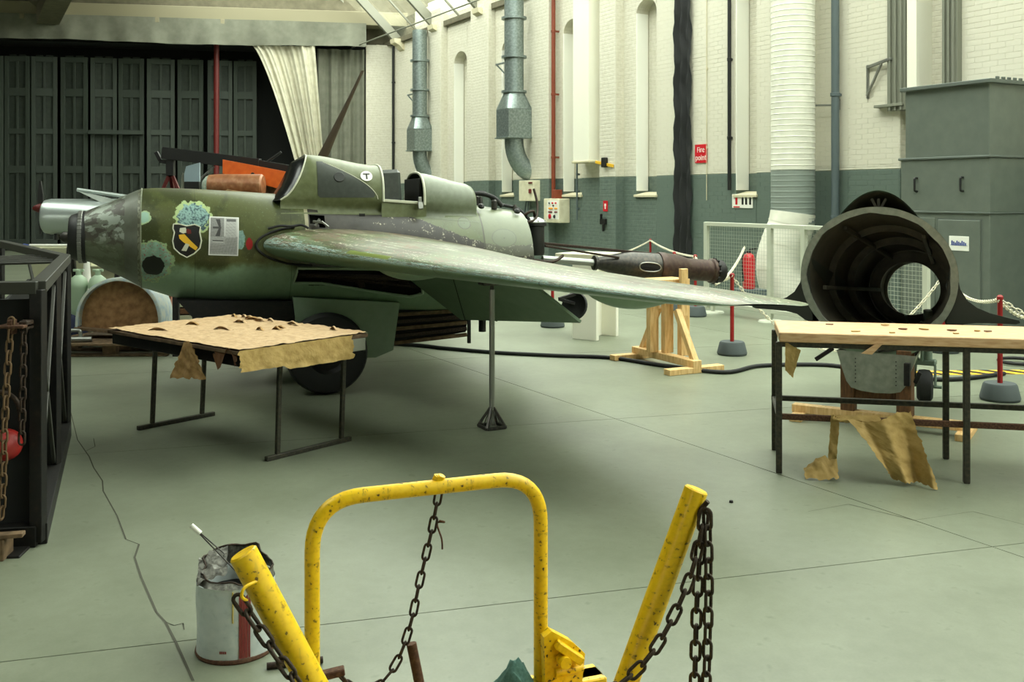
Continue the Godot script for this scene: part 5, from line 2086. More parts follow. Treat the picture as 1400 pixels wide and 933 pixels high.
func stanchion(x: float, z: float, label: String, tall := 0.84) -> void:
	var t := thing("chain_post", label, "post", Vector3(x, 0, -z), 0.3, "red posts on round grey bases")
	var st := new_st()
	lathe(st, [Vector2(0, 0), Vector2(0.15, 0), Vector2(0.158, 0.02), Vector2(0.132, 0.125), Vector2(0.12, 0.14), Vector2(0, 0.14)], Transform3D(), 28)
	obj("base", st, M.concrete_base, t)
	st = new_st()
	rod(st, Vector3(0, 0.13, 0), Vector3(0, tall, 0), 0.021, 12)
	obj("upright", st, M.red_paint, t)
	st = new_st()
	lathe(st, [Vector2(0.021, tall - 0.02), Vector2(0.026, tall - 0.015), Vector2(0.026, tall + 0.01), Vector2(0.015, tall + 0.022), Vector2(0, tall + 0.025)], Transform3D(), 12)
	obj("cap", st, M.red_paint, t)

func barrier_chain(pts: Array, label: String) -> void:
	var st := new_st()
	fine_chain(st, pts, chain_small, 0.042)
	var o := obj("barrier_chain", st, M.bone_plastic)
	tag(o, label, "chain", "pale plastic barrier chains")

func build_barriers() -> void:
	chain_small = link_mesh(0.042, 0.011, 0.036, 5)
	stanchion(4.02, 8.2, "red chain post on grey base standing in front of the right bench end")
	stanchion(2.33, 10.54, "red chain post on grey base standing behind the wing tip")
	stanchion(2.64, 19.0, "red chain post farthest back against the grey wall below the drape")
	stanchion(2.38, 14.6, "red chain post left of the pair just behind the engine chamber")
	stanchion(2.56, 13.9, "red chain post right of the pair just behind the engine chamber")
	stanchion(4.64, 10.7, "red chain post behind the right fillet of the tail section")
	stanchion(0.52, 12.77, "red chain post hidden behind the flap, only its base in view")
	var y := 0.83
	barrier_chain(sag(Vector3(0.52, y, -12.77), Vector3(2.64, y + 0.0, -19.0), 0.12, 16), "pale chain running from the hidden post back to the far wall post")
	barrier_chain(sag(Vector3(2.64, y, -19.0), Vector3(2.56, y, -13.9), 0.05, 10), "pale chain from the far wall post forward to the middle pair")
	barrier_chain(sag(Vector3(2.38, y, -14.6), Vector3(2.56, y, -13.9), 0.14, 8), "short pale chain looped between the two middle posts")
	barrier_chain(sag(Vector3(2.33, y, -10.54), Vector3(2.56, y, -13.9), 0.16, 12), "pale chain from the post behind the wing tip to the middle pair")
	barrier_chain(sag(Vector3(2.16, 0.74, -10.56), Vector3(3.19, 0.975, -13.66), 0.08, 16), "pale chain rising from behind the wing tip to a hook on the mesh fence")
	barrier_chain(sag(Vector3(2.33, y, -10.54), Vector3(4.64, y, -10.7), 0.80, 24), "pale chain drooping from behind the wing tip past the tail section")
	barrier_chain(sag(Vector3(4.64, y, -10.7), Vector3(4.02, y, -8.2), 0.12, 16), "pale chain from behind the right fillet to the nearest red post")
	barrier_chain(sag(Vector3(4.02, y, -8.2), Vector3(5.6, y, -7.6), 0.3, 16), "pale chain drooping out of view right of the nearest red post")
	barrier_chain(sag(Vector3(4.02, y - 0.02, -8.2), Vector3(5.3, y, -9.4), 0.22, 16), "second pale chain leading back right of the nearest red post")
	# ---- mesh fence, parallel to the brick wall
	var t := thing("mesh_fence", "low pale fence of square wire mesh in front of the white brick wall", "fence")
	t.transform = WX * Transform3D(Basis(), Vector3(0, 0, -2.62))
	var st := new_st()
	var wires := new_st()
	var posts := [11.34, 10.03, 9.42, 8.5, 7.56]
	for x in posts:
		st = new_st()
		bx(st, x - 0.035, x + 0.035, 0.05, 1.30, -0.03, 0.03)
		obj("fence_post", st, M.fence_paint, t)
	for yy in [0.14, 1.275]:
		st = new_st()
		bx(st, 7.54, 11.36, yy - 0.028, yy + 0.028, -0.025, 0.025)
		obj("fence_rail", st, M.fence_paint, t)
	for k in int((11.32 - 7.6) / 0.05):
		rod(wires, Vector3(7.6 + k * 0.05, 0.15, 0), Vector3(7.6 + k * 0.05, 1.27, 0), 0.0022, 3)
	for k in 22:
		rod(wires, Vector3(7.56, 0.18 + k * 0.05, 0.003), Vector3(11.33, 0.18 + k * 0.05, 0.003), 0.0022, 3)
	stuff(obj("wire_mesh", wires, M.wire, t))
	for x in [10.03, 8.5, 11.2, 7.7]:
		st = new_st()
		rod(st, Vector3(x, 0.02, 0), Vector3(x, 0.12, 0), 0.03, 10)
		lathe(st, [Vector2(0, 0), Vector2(0.16, 0), Vector2(0.15, 0.02), Vector2(0, 0.025)], X(x, 0, 0), 20)
		obj("fence_foot", st, M.fence_paint, t)
	# ---- fire extinguisher behind the fence
	t = thing("fire_extinguisher", "red fire extinguisher standing behind the wire mesh of the fence", "extinguisher", Vector3(3.57, 0.28, -15.0), 0.2)
	st = new_st()
	lathe(st, [Vector2(0, 0), Vector2(0.08, 0.0), Vector2(0.09, 0.01), Vector2(0.09, 0.46), Vector2(0.07, 0.51), Vector2(0.03, 0.54), Vector2(0, 0.54)], Transform3D(), 20)
	obj("cylinder", st, M.sign_red, t)
	st = new_st()
	bx(st, -0.03, 0.03, 0.54, 0.58, -0.03, 0.03)
	bar(st, Vector3(0, 0.59, 0), Vector3(0.12, 0.61, 0.02), 0.02, 0.02)
	obj("valve_head", st, M.black_paint, t)
	st = new_st()
	tube(st, smooth_path([Vector3(0, 0.56, 0.02), Vector3(-0.12, 0.52, 0.04), Vector3(-0.13, 0.3, 0.05), Vector3(-0.11, 0.12, 0.05)], 5), 0.012, 6)
	obj("discharge_hose", st, M.rubber, t)
	t = thing("extinguisher_plinth", "dark block behind the fence on which the red extinguisher stands", "plinth", Vector3(3.57, 0, -15.0), 0.2)
	st = new_st()
	bx(st, -0.2, 0.2, 0.0, 0.28, -0.2, 0.2)
	obj("block", st, M.grey_paint, t)

# ---------------------------------------------------------------- things on the brick wall
func wthing(called: String, label: String, category: String, t: float, d: float, y := 0.0, group := "") -> Node3D:
	var o := thing(called, label, category, Vector3.ZERO, 0.0, group)
	o.transform = WX * Transform3D(Basis(), Vector3(t, y, -d))
	return o

func pipe(called: String, label: String, t: float, d: float, y0: float, y1: float, r: float, m: Material) -> void:
	var o := wthing(called, label, "pipe", t, d, y0)
	var st := new_st()
	rod(st, Vector3.ZERO, Vector3(0, y1 - y0, 0), r, 14)
	obj("pipe", st, m, o)
	for k in 3:
		var yy := (y1 - y0) * (0.2 + 0.3 * k)
		st = new_st()
		lathe(st, [Vector2(r, yy - 0.03), Vector2(r * 1.25, yy - 0.025), Vector2(r * 1.25, yy + 0.025), Vector2(r, yy + 0.03)], Transform3D(), 14)
		bx(st, -0.02, 0.02, yy - 0.02, yy + 0.02, 0.0, d - 0.3 + 0.02)
		obj("clip", st, m, o)

func silver_duct(label: String, t: float, d: float, r: float, y_box: float, elbow: float) -> void:
	var o := wthing("ventilation_duct", label, "duct", t, d, 0.0)
	var st := new_st()
	var k := r / 0.24
	lathe(st, [Vector2(r, y_box + 1.15 * k), Vector2(r, 6.4), Vector2(r * 0.98, 6.4)], Transform3D(), 20)
	obj("round_duct", st, M.galv, o)
	for yy in [y_box + 1.15 * k, y_box + 2.0 * k, y_box + 2.95 * k]:
		st = new_st()
		lathe(st, [Vector2(r, yy - 0.03), Vector2(r * 1.3, yy - 0.025), Vector2(r * 1.3, yy + 0.025), Vector2(r, yy + 0.03)], Transform3D(), 20)
		obj("flange", st, M.galv, o)
	st = new_st()    # square to round transition
	var rows := [PackedVector3Array(), PackedVector3Array()]
	for i in 33:
		var w := TAU * i / 32.0
		var c := Vector2(cos(w), sin(w))
		var sq := c / maxf(absf(c.x), absf(c.y)) * r * 1.35
		rows[0].append(Vector3(sq.x, y_box + 0.72 * k, sq.y))
		rows[1].append(Vector3(c.x * r, y_box + 1.17 * k, c.y * r))
	skin(st, rows)
	obj("transition", st, M.galv, o)
	st = new_st()
	box(st, Transform3D(Basis(), Vector3(0, y_box + 0.36 * k, 0)), Vector3(r * 2.7, 0.72 * k, r * 2.7), 0.01)
	obj("damper_box", st, M.galv, o)
	st = new_st()
	for yy in [y_box + 0.02]:
		box(st, Transform3D(Basis(), Vector3(0, yy, 0)), Vector3(r * 2.95, 0.03, r * 2.95), 0.005)
	obj("box_flange", st, M.galv, o)
	st = new_st()
	var path := []
	for i in 10:
		var w := PI / 2.0 * i / 9.0
		path.append(Vector3(-0.25 * elbow * (1.0 - cos(w)), y_box - 0.05 - elbow * sin(w) * 1.5, elbow * (1.0 - cos(w))))
	path.push_front(Vector3(0, y_box, 0))
	tube(st, path, r * 0.98, 20, true)
	obj("elbow", st, M.galv, o)
	st = new_st()
	for yy in [y_box + 1.9 * k]:
		bx(st, -0.02, 0.9, yy, yy + 0.04, -0.02, 0.02)
		bar(st, Vector3(0.85, yy, 0), Vector3(0.3, yy - 0.5, 0.2), 0.03, 0.03)
	obj("wall_bracket", st, M.galv, o)

func build_fittings() -> void:
	silver_duct("large silver ventilation duct with square damper box right of the centre window niche", 20.5, 0.8, 0.23, 3.02, 0.5)
	silver_duct("smaller silver ventilation duct with damper box near the far corner", 26.2, 0.75, 0.21, 2.95, 0.45)
	# white spiral duct with its elbow
	var o := wthing("spiral_duct", "white painted spiral duct with big white elbow beside the mesh fence", "duct", 11.5, 0.78)
	var st := new_st()
	var prof := []
	for k in 49:
		var y := 2.07 + k * 0.088
		prof.append(Vector2(0.335, y))
		prof.append(Vector2(0.335, y + 0.072))
		prof.append(Vector2(0.341, y + 0.080))
	lathe(st, prof, Transform3D(), 28)
	obj("upper_duct", st, M.white_duct, o)
	st = new_st()
	prof = []
	for k in 10:
		var y := 1.25 + k * 0.084
		prof.append(Vector2(0.335, y))
		prof.append(Vector2(0.335, y + 0.070))
		prof.append(Vector2(0.341, y + 0.077))
	lathe(st, prof, Transform3D(), 28)
	obj("lower_duct", st, M.grey_duct, o)
	st = new_st()
	var path := []
	for e in [[0.0, 1.42, 0.0], [0.02, 1.2, -0.03], [0.08, 0.95, -0.10], [0.13, 0.65, -0.15], [0.09, 0.35, -0.14], [0.0, 0.08, -0.08]]:
		path.append(Vector3(e[0], e[1], e[2]))
	path = smooth_path(path, 4)
	tube(st, path, 0.343, 28, true, 0.37)
	obj("elbow", st, M.white_duct, o)
	for i in [3, 8, 13, 18]:
		st = new_st()
		var a: Vector3 = path[i]
		var b: Vector3 = path[i + 1]
		tube(st, [a, a.lerp(b, 0.4)], lerpf(0.348, 0.375, i / 20.0), 28, false)
		obj("elbow_seam", st, M.white_duct, o)
	pipe("grey_pipe", "thick grey pipe running up the wall right of the white spiral duct", 10.98, 0.42, 0.1, 6.35, 0.06, M.grey_paint)
	pipe("dark_pipe", "dark pipe ending above the extinguisher sign on the white wall", 13.46, 0.36, 1.78, 6.35, 0.033, M.black_paint)
	pipe("red_pipe", "rusty red pipe running down to the control panel on the wall", 19.30, 0.44, 1.60, 6.35, 0.045, M.copper_red)
	pipe("thin_pipe", "thin dark conduit between the pier and the white spiral duct", 12.44, 0.33, 0.3, 6.35, 0.014, M.black_paint)
	pipe("corner_pipe", "dark downpipe in the far corner beside the end pier", 29.2, 0.36, 0.2, 6.5, 0.04, M.black_paint)
	pipe("thin_conduit", "thin conduit on the wall beside the fire point sign", 14.12, 0.32, 1.6, 6.35, 0.008, M.beam_paint)
	pipe("thin_drop_pipe", "thin dark drop pipe below the white wall box", 18.45, 0.35, 1.15, 2.4, 0.02, M.grey_paint)
	# flat white casing that stops short of the dado
	o = wthing("white_casing", "flat white vertical casing on the wall ending above the grey paint", "duct", 17.85, 0.3)
	st = new_st()
	bx(st, -0.28, 0.34, 2.42, 6.4, -0.32, 0.0, 0.01)
	obj("casing", st, M.white_paint, o)
	st = new_st()
	bx(st, -0.31, 0.37, 2.38, 2.43, -0.34, 0.0, 0.01)
	obj("end_lip", st, M.beam_paint, o)
	# signs
	o = wthing("fire_point_sign", "red fire point sign with white lettering right of the black drape", "sign", 14.28, 0.312, 2.45)
	st = new_st()
	bx(st, -0.17, 0.17, -0.17, 0.17, -0.012, 0.0, 0.003)
	obj("plate", st, M.sign_red, o)
	var face := Basis(Vector3.UP, PI)
	lettering("Fire", 0.13, 0.004, Transform3D(face, Vector3(0.0, 0.07, -0.014)), M.sign_white, o)
	lettering("point", 0.13, 0.004, Transform3D(face, Vector3(0.0, -0.075, -0.014)), M.sign_white, o)
	o = wthing("extinguisher_sign", "white sign with red and dark pictograms below the dark pipe", "sign", 13.18, 0.305, 1.59)
	st = new_st()
	bx(st, -0.26, 0.26, -0.12, 0.12, -0.012, 0.0, 0.003)
	obj("plate", st, M.sign_white, o)
	st = new_st()
	bx(st, 0.06, 0.22, -0.11, -0.09, -0.016, -0.011, 0.0)
	bx(st, 0.12, 0.17, -0.06, 0.06, -0.016, -0.011, 0.0)
	obj("red_pictogram", st, M.sign_red, o)
	for x in [-0.20, -0.10, -0.01]:
		st = new_st()
		bx(st, x - 0.025, x + 0.02, -0.06, 0.05, -0.016, -0.011, 0.0)
		bx(st, x - 0.01, x + 0.01, 0.04, 0.075, -0.016, -0.011, 0.0)
		obj("dark_pictogram", st, M.black_paint, o)
	o = wthing("small_red_sign", "small red sign on the grey dado left of the black drape", "sign", 17.1, 0.503, 1.47)
	st = new_st()
	bx(st, -0.08, 0.08, -0.11, 0.11, -0.012, 0.0, 0.003)
	obj("plate", st, M.sign_red, o)
	st = new_st()
	bx(st, -0.03, 0.03, 0.0, 0.05, -0.016, -0.011, 0.0)
	bx(st, -0.015, 0.015, -0.06, 0.02, -0.016, -0.011, 0.0)
	obj("pictogram", st, M.sign_white, o)
	o = wthing("wall_tap", "dark tap fitting on the grey dado below the small red sign", "tap", 17.15, 0.5, 1.15)
	st = new_st()
	bx(st, -0.1, 0.1, -0.06, 0.06, -0.06, 0.0, 0.01)
	bx(st, -0.06, -0.02, -0.2, -0.05, -0.08, -0.03, 0.01)
	bx(st, 0.02, 0.06, 0.05, 0.16, -0.08, -0.03, 0.01)
	obj("tap_body", st, M.black_steel, o)
	o = wthing("lever_switch", "yellow and black lever bracket on the white pier", "switch", 17.1, 0.5, 2.33)
	st = new_st()
	bar(st, Vector3(0.35, 0.06, -0.02), Vector3(-0.3, -0.04, -0.02), 0.03, 0.06)
	obj("lever", st, M.tape_yellow, o)
	st = new_st()
	bx(st, -0.08, 0.05, -0.06, 0.14, -0.09, 0.0, 0.01)
	obj("lever_block", st, M.black_paint, o)
	# control panel with lamps and buttons, and the box left of it
	o = wthing("control_panel", "pale control panel with coloured push buttons at the foot of the red pipe", "control panel", 19.2, 0.3, 1.36)
	st = new_st()
	bx(st, -0.38, 0.30, -0.28, 0.26, -0.28, 0.0, 0.012)
	obj("case", st, M.cream, o)
	st = new_st()
	bx(st, -0.36, 0.12, -0.2, 0.22, -0.29, -0.278, 0.002)
	var fp := obj("face_plate", st, M.sign_white, o)
	for r in [[0.16, M.sign_red, [-0.26, -0.12], 0.022], [0.04, M.amber, [-0.30, -0.24, -0.10, -0.04, 0.02], 0.022], [-0.04, M.dark_red, [-0.30, -0.24, -0.08, -0.03, 0.03], 0.018], [-0.14, M.sign_red, [0.0], 0.055], [-0.14, M.black_paint, [-0.2], 0.04], [0.16, M.grey_paint, [0.02], 0.02], [0.10, M.black_paint, [-0.16], 0.018]]:
		for x in r[2]:
			st = new_st()
			lathe(st, [Vector2(0, 0), Vector2(r[3], 0), Vector2(r[3], 0.02), Vector2(r[3] * 0.7, 0.03), Vector2(0, 0.03)], Transform3D(Basis(Vector3.RIGHT, -PI / 2.0), Vector3(x, r[0], -0.288)), 12)
			obj("push_button", st, r[1], fp)
	st = new_st()
	bx(st, -0.09, 0.09, 0.26, 0.46, -0.2, -0.02, 0.01)
	obj("pipe_collar", st, M.copper_red, o)
	o = wthing("isolator_box", "pale isolator box on the wall left of the control panel", "control box", 20.2, 0.42, 1.80)
	st = new_st()
	bx(st, -0.40, 0.30, -0.24, 0.24, -0.25, 0.0, 0.01)
	obj("case", st, M.cream, o)
	st = new_st()
	bx(st, -0.30, -0.22, -0.06, 0.04, -0.29, -0.24, 0.01)
	bx(st, -0.34, -0.18, 0.16, 0.2, -0.27, -0.24, 0.005)
	obj("switch", st, M.dark_red, o)
	st = new_st()
	tube(st, smooth_path([Vector3(0.1, -0.24, -0.1), Vector3(0.12, -0.6, -0.12), Vector3(0.05, -0.9, -0.1), Vector3(0.1, -1.2, -0.1)], 6), 0.02, 6)
	tube(st, smooth_path([Vector3(0.2, -0.24, -0.1), Vector3(0.3, -0.7, -0.12), Vector3(0.25, -1.2, -0.1)], 6), 0.02, 6)
	obj("cables", st, M.grey_paint, o)
	# brackets at the right
	for e in [[10.05, 3.62, 0.3, "upper steel bracket on the white pier above the grey air unit"], [12.0, 3.10, 0.3, "thin steel arm on the wall between the white spiral duct and the grey pipe"]]:
		o = wthing("wall_bracket", e[3], "bracket", e[0], e[2], e[1])
		st = new_st()
		if e[1] > 3.5:
			bar(st, Vector3(0.38, -0.04, -0.05), Vector3(-0.12, 0.03, -0.12), 0.04, 0.04)
			bar(st, Vector3(0.38, -0.46, -0.05), Vector3(0.08, -0.02, -0.09), 0.035, 0.03)
			bar(st, Vector3(0.38, -0.5, -0.03), Vector3(0.38, 0.0, -0.03), 0.04, 0.03)
		else:
			bar(st, Vector3(-0.35, 0, -0.32), Vector3(-1.0, -0.03, -0.06), 0.03, 0.03)
			bar(st, Vector3(-1.0, -0.1, -0.03), Vector3(-1.0, 0.06, -0.03), 0.06, 0.03)
		obj("arm", st, M.steel, o)
	o = wthing("shelf_bracket", "small grey ledge on the white pier left of the air unit", "bracket", 9.95, 0.32, 2.98)
	st = new_st()
	bx(st, -0.22, 0.28, -0.02, 0.02, -0.12, 0.0)
	obj("ledge", st, M.galv_dull, o)
	# tall window slot with its pale jambs above the air unit
	o = frame("window", WX)
	o.name = "window_1"
	st = new_st()
	bx(st, 9.50, 9.66, 2.9, 6.9, -0.42, 0.0)
	obj("jamb", st, M.white_paint, o)
	st = new_st()
	bx(st, 9.02, 9.56, 2.9, 6.9, -0.04, 0.0, 0.0)
	obj("dark_opening", st, M.dark_void, o)
	for e in [[8.86, 9.1], [9.70, 10.02]]:
		st = new_st()
		bx(st, e[0], e[1], 2.9, 6.9, -0.40, 0.0)
		for k in 3:
			var x: float = lerpf(e[0], e[1], 0.2 + 0.3 * k)
			bx(st, x - 0.015, x + 0.015, 2.9, 6.9, -0.43, -0.38)
		obj("casing_column", st, M.galv_dull, o)

	# ---- air handling cabinet
	o = wthing("air_unit", "tall grey air handling cabinet with two black handles at the right", "cabinet", 7.79, 1.21)
	st = new_st()
	bx(st, 0.0, 1.29, 0.06, 1.47, 0.0, 0.88, 0.01)
	obj("lower_body", st, M.cabinet, o)
	st = new_st()
	bx(st, -0.01, 1.30, 1.48, 2.15, -0.01, 0.88, 0.01)
	var middle := obj("middle_body", st, M.cabinet, o)
	st = new_st()
	bx(st, 0.03, 1.26, 2.17, 3.06, 0.03, 0.88, 0.01)
	obj("upper_body", st, M.cabinet, o)
	st = new_st()
	bx(st, -0.03, 1.33, 2.145, 2.175, -0.03, 0.88, 0.006)
	obj("flange", st, M.cabinet_dark, o)
	st = new_st()
	bx(st, -0.02, 1.31, 3.05, 3.10, -0.02, 0.88, 0.006)
	obj("flange", st, M.cabinet_dark, o)
	st = new_st()
	bx(st, -0.015, 1.30, 1.462, 1.486, -0.02, 0.88, 0.004)
	obj("seam_strip", st, M.cabinet_dark, o)
	st = new_st()
	bx(st, 0.02, 1.27, 0.0, 0.07, 0.02, 0.86)
	obj("plinth", st, M.black_paint, o)
	st = new_st()
	bx(st, 0.12, 0.72, 0.15, 1.38, -0.018, 0.005, 0.006)
	var leaf := obj("door", st, M.cabinet, o)
	st = new_st()
	for e in [[0.10, 0.118], [0.722, 0.74]]:
		bx(st, e[0], e[1], 0.13, 1.40, -0.004, 0.004, 0.0)
	bx(st, 0.10, 0.74, 1.382, 1.40, -0.004, 0.004, 0.0)
	obj("door_gap", st, M.cabinet_dark, o)
	st = new_st()
	bx(st, 0.77, 1.24, 0.15, 1.40, -0.012, 0.005, 0.006)
	obj("side_panel", st, M.cabinet, o)
	st = new_st()
	bx(st, 0.70, 0.72, 0.88, 0.94, -0.05, -0.015)
	obj("door_catch", st, M.steel, leaf)
	for x in [1.04, 0.36]:
		st = new_st()
		tube(st, bend([Vector3(x, 1.74, -0.01), Vector3(x, 1.74, -0.06), Vector3(x, 1.91, -0.06), Vector3(x, 1.91, -0.01)], 0.03), 0.014, 8)
		obj("handle", st, M.black_paint, middle)
	st = new_st()
	bx(st, 0.27, 0.55, 1.00, 1.18, -0.024, -0.016, 0.002)
	var plate := obj("name_plate", st, M.sign_white, leaf)
	st = new_st()
	for k in 9:
		bx(st, 0.305 + k * 0.024, 0.322 + k * 0.024, 1.07, 1.10 + 0.02 * (k % 3) * 0.6, -0.027, -0.023, 0.0)
	bx(st, 0.29, 0.53, 1.065, 1.07, -0.027, -0.023, 0.0)
	obj("plate_print", st, M.sign_blue, leaf)
	for k in 7:
		st = new_st()
		bx(st, -0.02, 0.0, 3.10, 3.13, 0.1 + k * 0.11, 0.16 + k * 0.11)
		obj("roof_clip", st, M.cabinet_dark, o)

	# ---- white plinth behind the wing
	o = thing("white_plinth", "white wooden plinth of two upright panels behind the wing", "plinth", Vector3(0.97, 0, -11.85), -0.62)
	for z in [-0.22, 0.24]:
		st = new_st()
		bx(st, -0.13, 0.20, 0.0, 0.95, z - 0.03, z + 0.03)
		obj("panel", st, M.white_paint, o)
	st = new_st()
	bx(st, -0.12, 0.0, 0.0, 0.95, -0.2, 0.22)
	obj("back_panel", st, M.white_paint, o)
	st = new_st()
	bx(st, -0.35, 0.22, 0.95, 1.0, -0.30, 0.30)
	obj("top", st, M.cream, o)

	# ---- floor things
	st = new_st()
	var cable := []
	for e in [[-3.0, 11.6], [-1.27, 11.15], [-0.72, 10.84], [-0.15, 10.54], [0.46, 10.35], [1.01, 10.21], [1.5, 9.72], [2.0, 9.37], [2.43, 9.73], [3.09, 9.77], [3.4, 9.35], [3.9, 9.0], [4.6, 9.3]]:
		cable.append(Vector3(e[0], 0.02, -e[1]))
	tube(st, smooth_path(cable, 8), 0.02, 8)
	o = obj("floor_cable", st, M.rubber)
	tag(o, "thick black cable snaking across the floor behind the trestle", "cable")
	st = new_st()
	var loop := []
	for k in 26:
		var w := TAU * k / 20.0
		loop.append(Vector3(5.05 + 0.17 * cos(w), 0.02 + 0.0008 * k, -9.95 + 0.17 * sin(w)))
	tube(st, loop, 0.018, 8)
	o = obj("cable_coil", st, M.rubber)
	tag(o, "black coil of cable on the floor at the right edge", "cable")
	o = thing("hazard_tape", "strip of yellow and black hazard tape on the floor at the right", "tape", Vector3(3.75, 0, -9.42), 0.06)
	st = new_st()
	bx(st, 0.0, 3.2, 0.0, 0.003, -0.11, 0.11, 0.0)
	obj("yellow_strip", st, M.tape_yellow, o)
	for k in 15:
		st = new_st()
		var x := 0.05 + k * 0.21
		prism(st, PackedVector2Array([Vector2(x, -0.11), Vector2(x + 0.09, -0.11), Vector2(x - 0.06, 0.11), Vector2(x - 0.15, 0.11)]), 0.003, 0.005, Transform3D(Basis(Vector3.RIGHT, -PI / 2.0), Vector3.ZERO))
		obj("black_stripe", st, M.black_paint, o)
	st = new_st()
	lathe(st, [Vector2(0, 0), Vector2(0.012, 0), Vector2(0.010, 0.012), Vector2(0, 0.014)], X(1.2, 0, -5.45), 8)
	o = obj("loose_bolt", st, M.black_steel)
	tag(o, "tiny dark bolt lying on the open floor", "bolt")

# ---------------------------------------------------------------- clutter at the left
func build_left() -> void:
	# lattice steel frame at the left edge
	var a := Vector3(-2.28, 0, -4.79)
	var b := Vector3(-3.12, 0, -6.95)
	var c := Vector3(-4.73, 0, -9.2)
	var d := Vector3(-4.6, 0, -4.45)
	var t := thing("lattice_frame", "large black steel lattice frame cut by the left edge, with cross bracing", "steel frame")
	var top := 1.27
	var st := new_st()
	for q in [[a, b], [b, c], [a, d]]:
		st = new_st()
		bar(st, q[0] + Vector3(0, top - 0.03, 0), q[1] + Vector3(0, top - 0.03, 0), 0.07, 0.06)
		obj("top_rail", st, M.rail_top, t)
		st = new_st()
		bar(st, q[0] + Vector3(0, 0.05, 0), q[1] + Vector3(0, 0.05, 0), 0.08, 0.1)
		obj("bottom_rail", st, M.black_steel, t)
	for q in [a, b, c, a.lerp(b, 0.5), d, a.lerp(d, 0.5)]:
		st = new_st()
		bar(st, q + Vector3(0, 0.02, 0), q + Vector3(0, top - 0.04, 0), 0.06, 0.06)
		obj("upright", st, M.black_steel, t)
	for q in [[a, a.lerp(b, 0.5)], [a.lerp(b, 0.5), b], [b, b.lerp(c, 0.5)]]:
		st = new_st()
		bar(st, q[0] + Vector3(0, 0.1, 0), q[1] + Vector3(0, top - 0.1, 0), 0.02, 0.03)
		obj("brace", st, M.rail_top, t)
		st = new_st()
		bar(st, q[1] + Vector3(0, 0.1, 0), q[0] + Vector3(0, top - 0.1, 0), 0.02, 0.03)
		obj("brace", st, M.rail_top, t)
	for k in 5:
		st = new_st()
		var p: Vector3 = b.lerp(c, 0.02 + k * 0.08)
		rod(st, p + Vector3(0.02, top - 0.05, 0.05), p + Vector3(-2.2, top - 0.10, 0.35 + k * 0.15), 0.012, 6)
		obj("inner_rod", st, M.rail_top, t)
	st = new_st()    # black sheets standing for the dark interior
	var n := (d - a).normalized()
	box(st, Transform3D(Basis(n, Vector3.UP, n.cross(Vector3.UP)), a.lerp(d, 0.5) + Vector3(0.0, 0.62, -0.05)), Vector3(a.distance_to(d) - 0.05, 1.12, 0.02), 0.0)
	box(st, Transform3D(Basis((b - a).normalized(), Vector3.UP, (b - a).normalized().cross(Vector3.UP)), a.lerp(b, 0.5) + Vector3(-0.25, 0.6, 0)), Vector3(a.distance_to(b), 1.0, 0.02), 0.0)
	obj("dark_backing", st, M.dark_void, t)
	st = new_st()
	bar(st, Vector3(-2.62, 0.0, -4.72), Vector3(-2.30, 0.0, -4.76), 0.3, 0.02)
	obj("ground_plate", st, M.black_steel, t)
	# chain and red ball hung on its near side
	t = thing("lifting_chain", "rusty chain hanging down the near side of the black lattice frame", "chain")
	var ch := link_mesh(0.052, 0.011, 0.04)
	var top_at := Vector3(-2.345, 1.08, -4.66)
	chain(t, smooth_path([top_at, Vector3(-2.352, 0.85, -4.64), Vector3(-2.36, 0.6, -4.63), Vector3(-2.37, 0.38, -4.64), Vector3(-2.385, 0.17, -4.65)], 8), ch, 0.052, M.chain_rust)
	st = new_st()
	bx(st, -2.40, -2.28, 1.06, 1.075, -4.75, -4.64)
	bx(st, -2.36, -2.335, 1.03, 1.10, -4.70, -4.65)
	obj("hanger", st, M.rust, t)
	t = thing("second_chain", "shorter dark chain hanging behind the rusty one on the lattice frame", "chain")
	chain(t, [Vector3(-2.30, 1.06, -4.69), Vector3(-2.305, 0.5, -4.68)], ch, 0.052, M.rust_dark)
	st = new_st()
	bx(st, -2.32, -2.28, 1.05, 1.09, -4.75, -4.68)
	obj("hanger", st, M.rust_dark, t)
	t = thing("red_float", "round red ball hanging behind the rusty chain at the left edge", "ball", Vector3(-2.40, 0.50, -4.72))
	st = new_st()
	var prof := []
	for k in 13:
		var w := -PI / 2.0 + PI * k / 12.0
		prof.append(Vector2(0.075 * cos(w), 0.075 * sin(w)))
	lathe(st, prof, Transform3D(), 24)
	obj("ball", st, M.ball_red, t)
	st = new_st()
	rod(st, Vector3(0, 0.07, 0), Vector3(0, 0.32, -0.02), 0.008, 6)
	obj("hanger_rod", st, M.rust_dark, t)
	st = new_st()
	var arc := []
	for k in 14:
		var w := PI * k / 13.0
		arc.append(Vector3(-2.42 + 0.09 * cos(w), 0.66 + 0.09 * sin(w), -4.71))
	tube(st, arc, 0.012, 8)
	var o := obj("rusty_hoop", st, M.rust_dark)
	tag(o, "dull brown hoop above the red ball on the lattice frame", "hoop")
	t = thing("chain_block", "dark wooden chock under the foot of the rusty chain", "block", Vector3(-2.42, 0, -4.62), 0.1)
	st = new_st()
	bx(st, -0.14, 0.08, 0.0, 0.1, -0.06, 0.06)
	obj("block", st, M.old_wood, t)
	st = new_st()
	bar(st, Vector3(-0.1, 0.11, 0.05), Vector3(0.16, 0.115, 0.03), 0.05, 0.02)
	obj("wedge", st, M.old_wood, t)
	st = new_st()
	tube(st, smooth_path([Vector3(-2.36, 0.05, -4.52), Vector3(-2.40, 0.012, -4.42), Vector3(-2.48, 0.012, -4.38), Vector3(-2.6, 0.012, -4.38)], 5), 0.008, 6)
	o = obj("thin_cable", st, M.rubber)
	tag(o, "thin black cable trailing from the foot of the lattice frame", "cable")

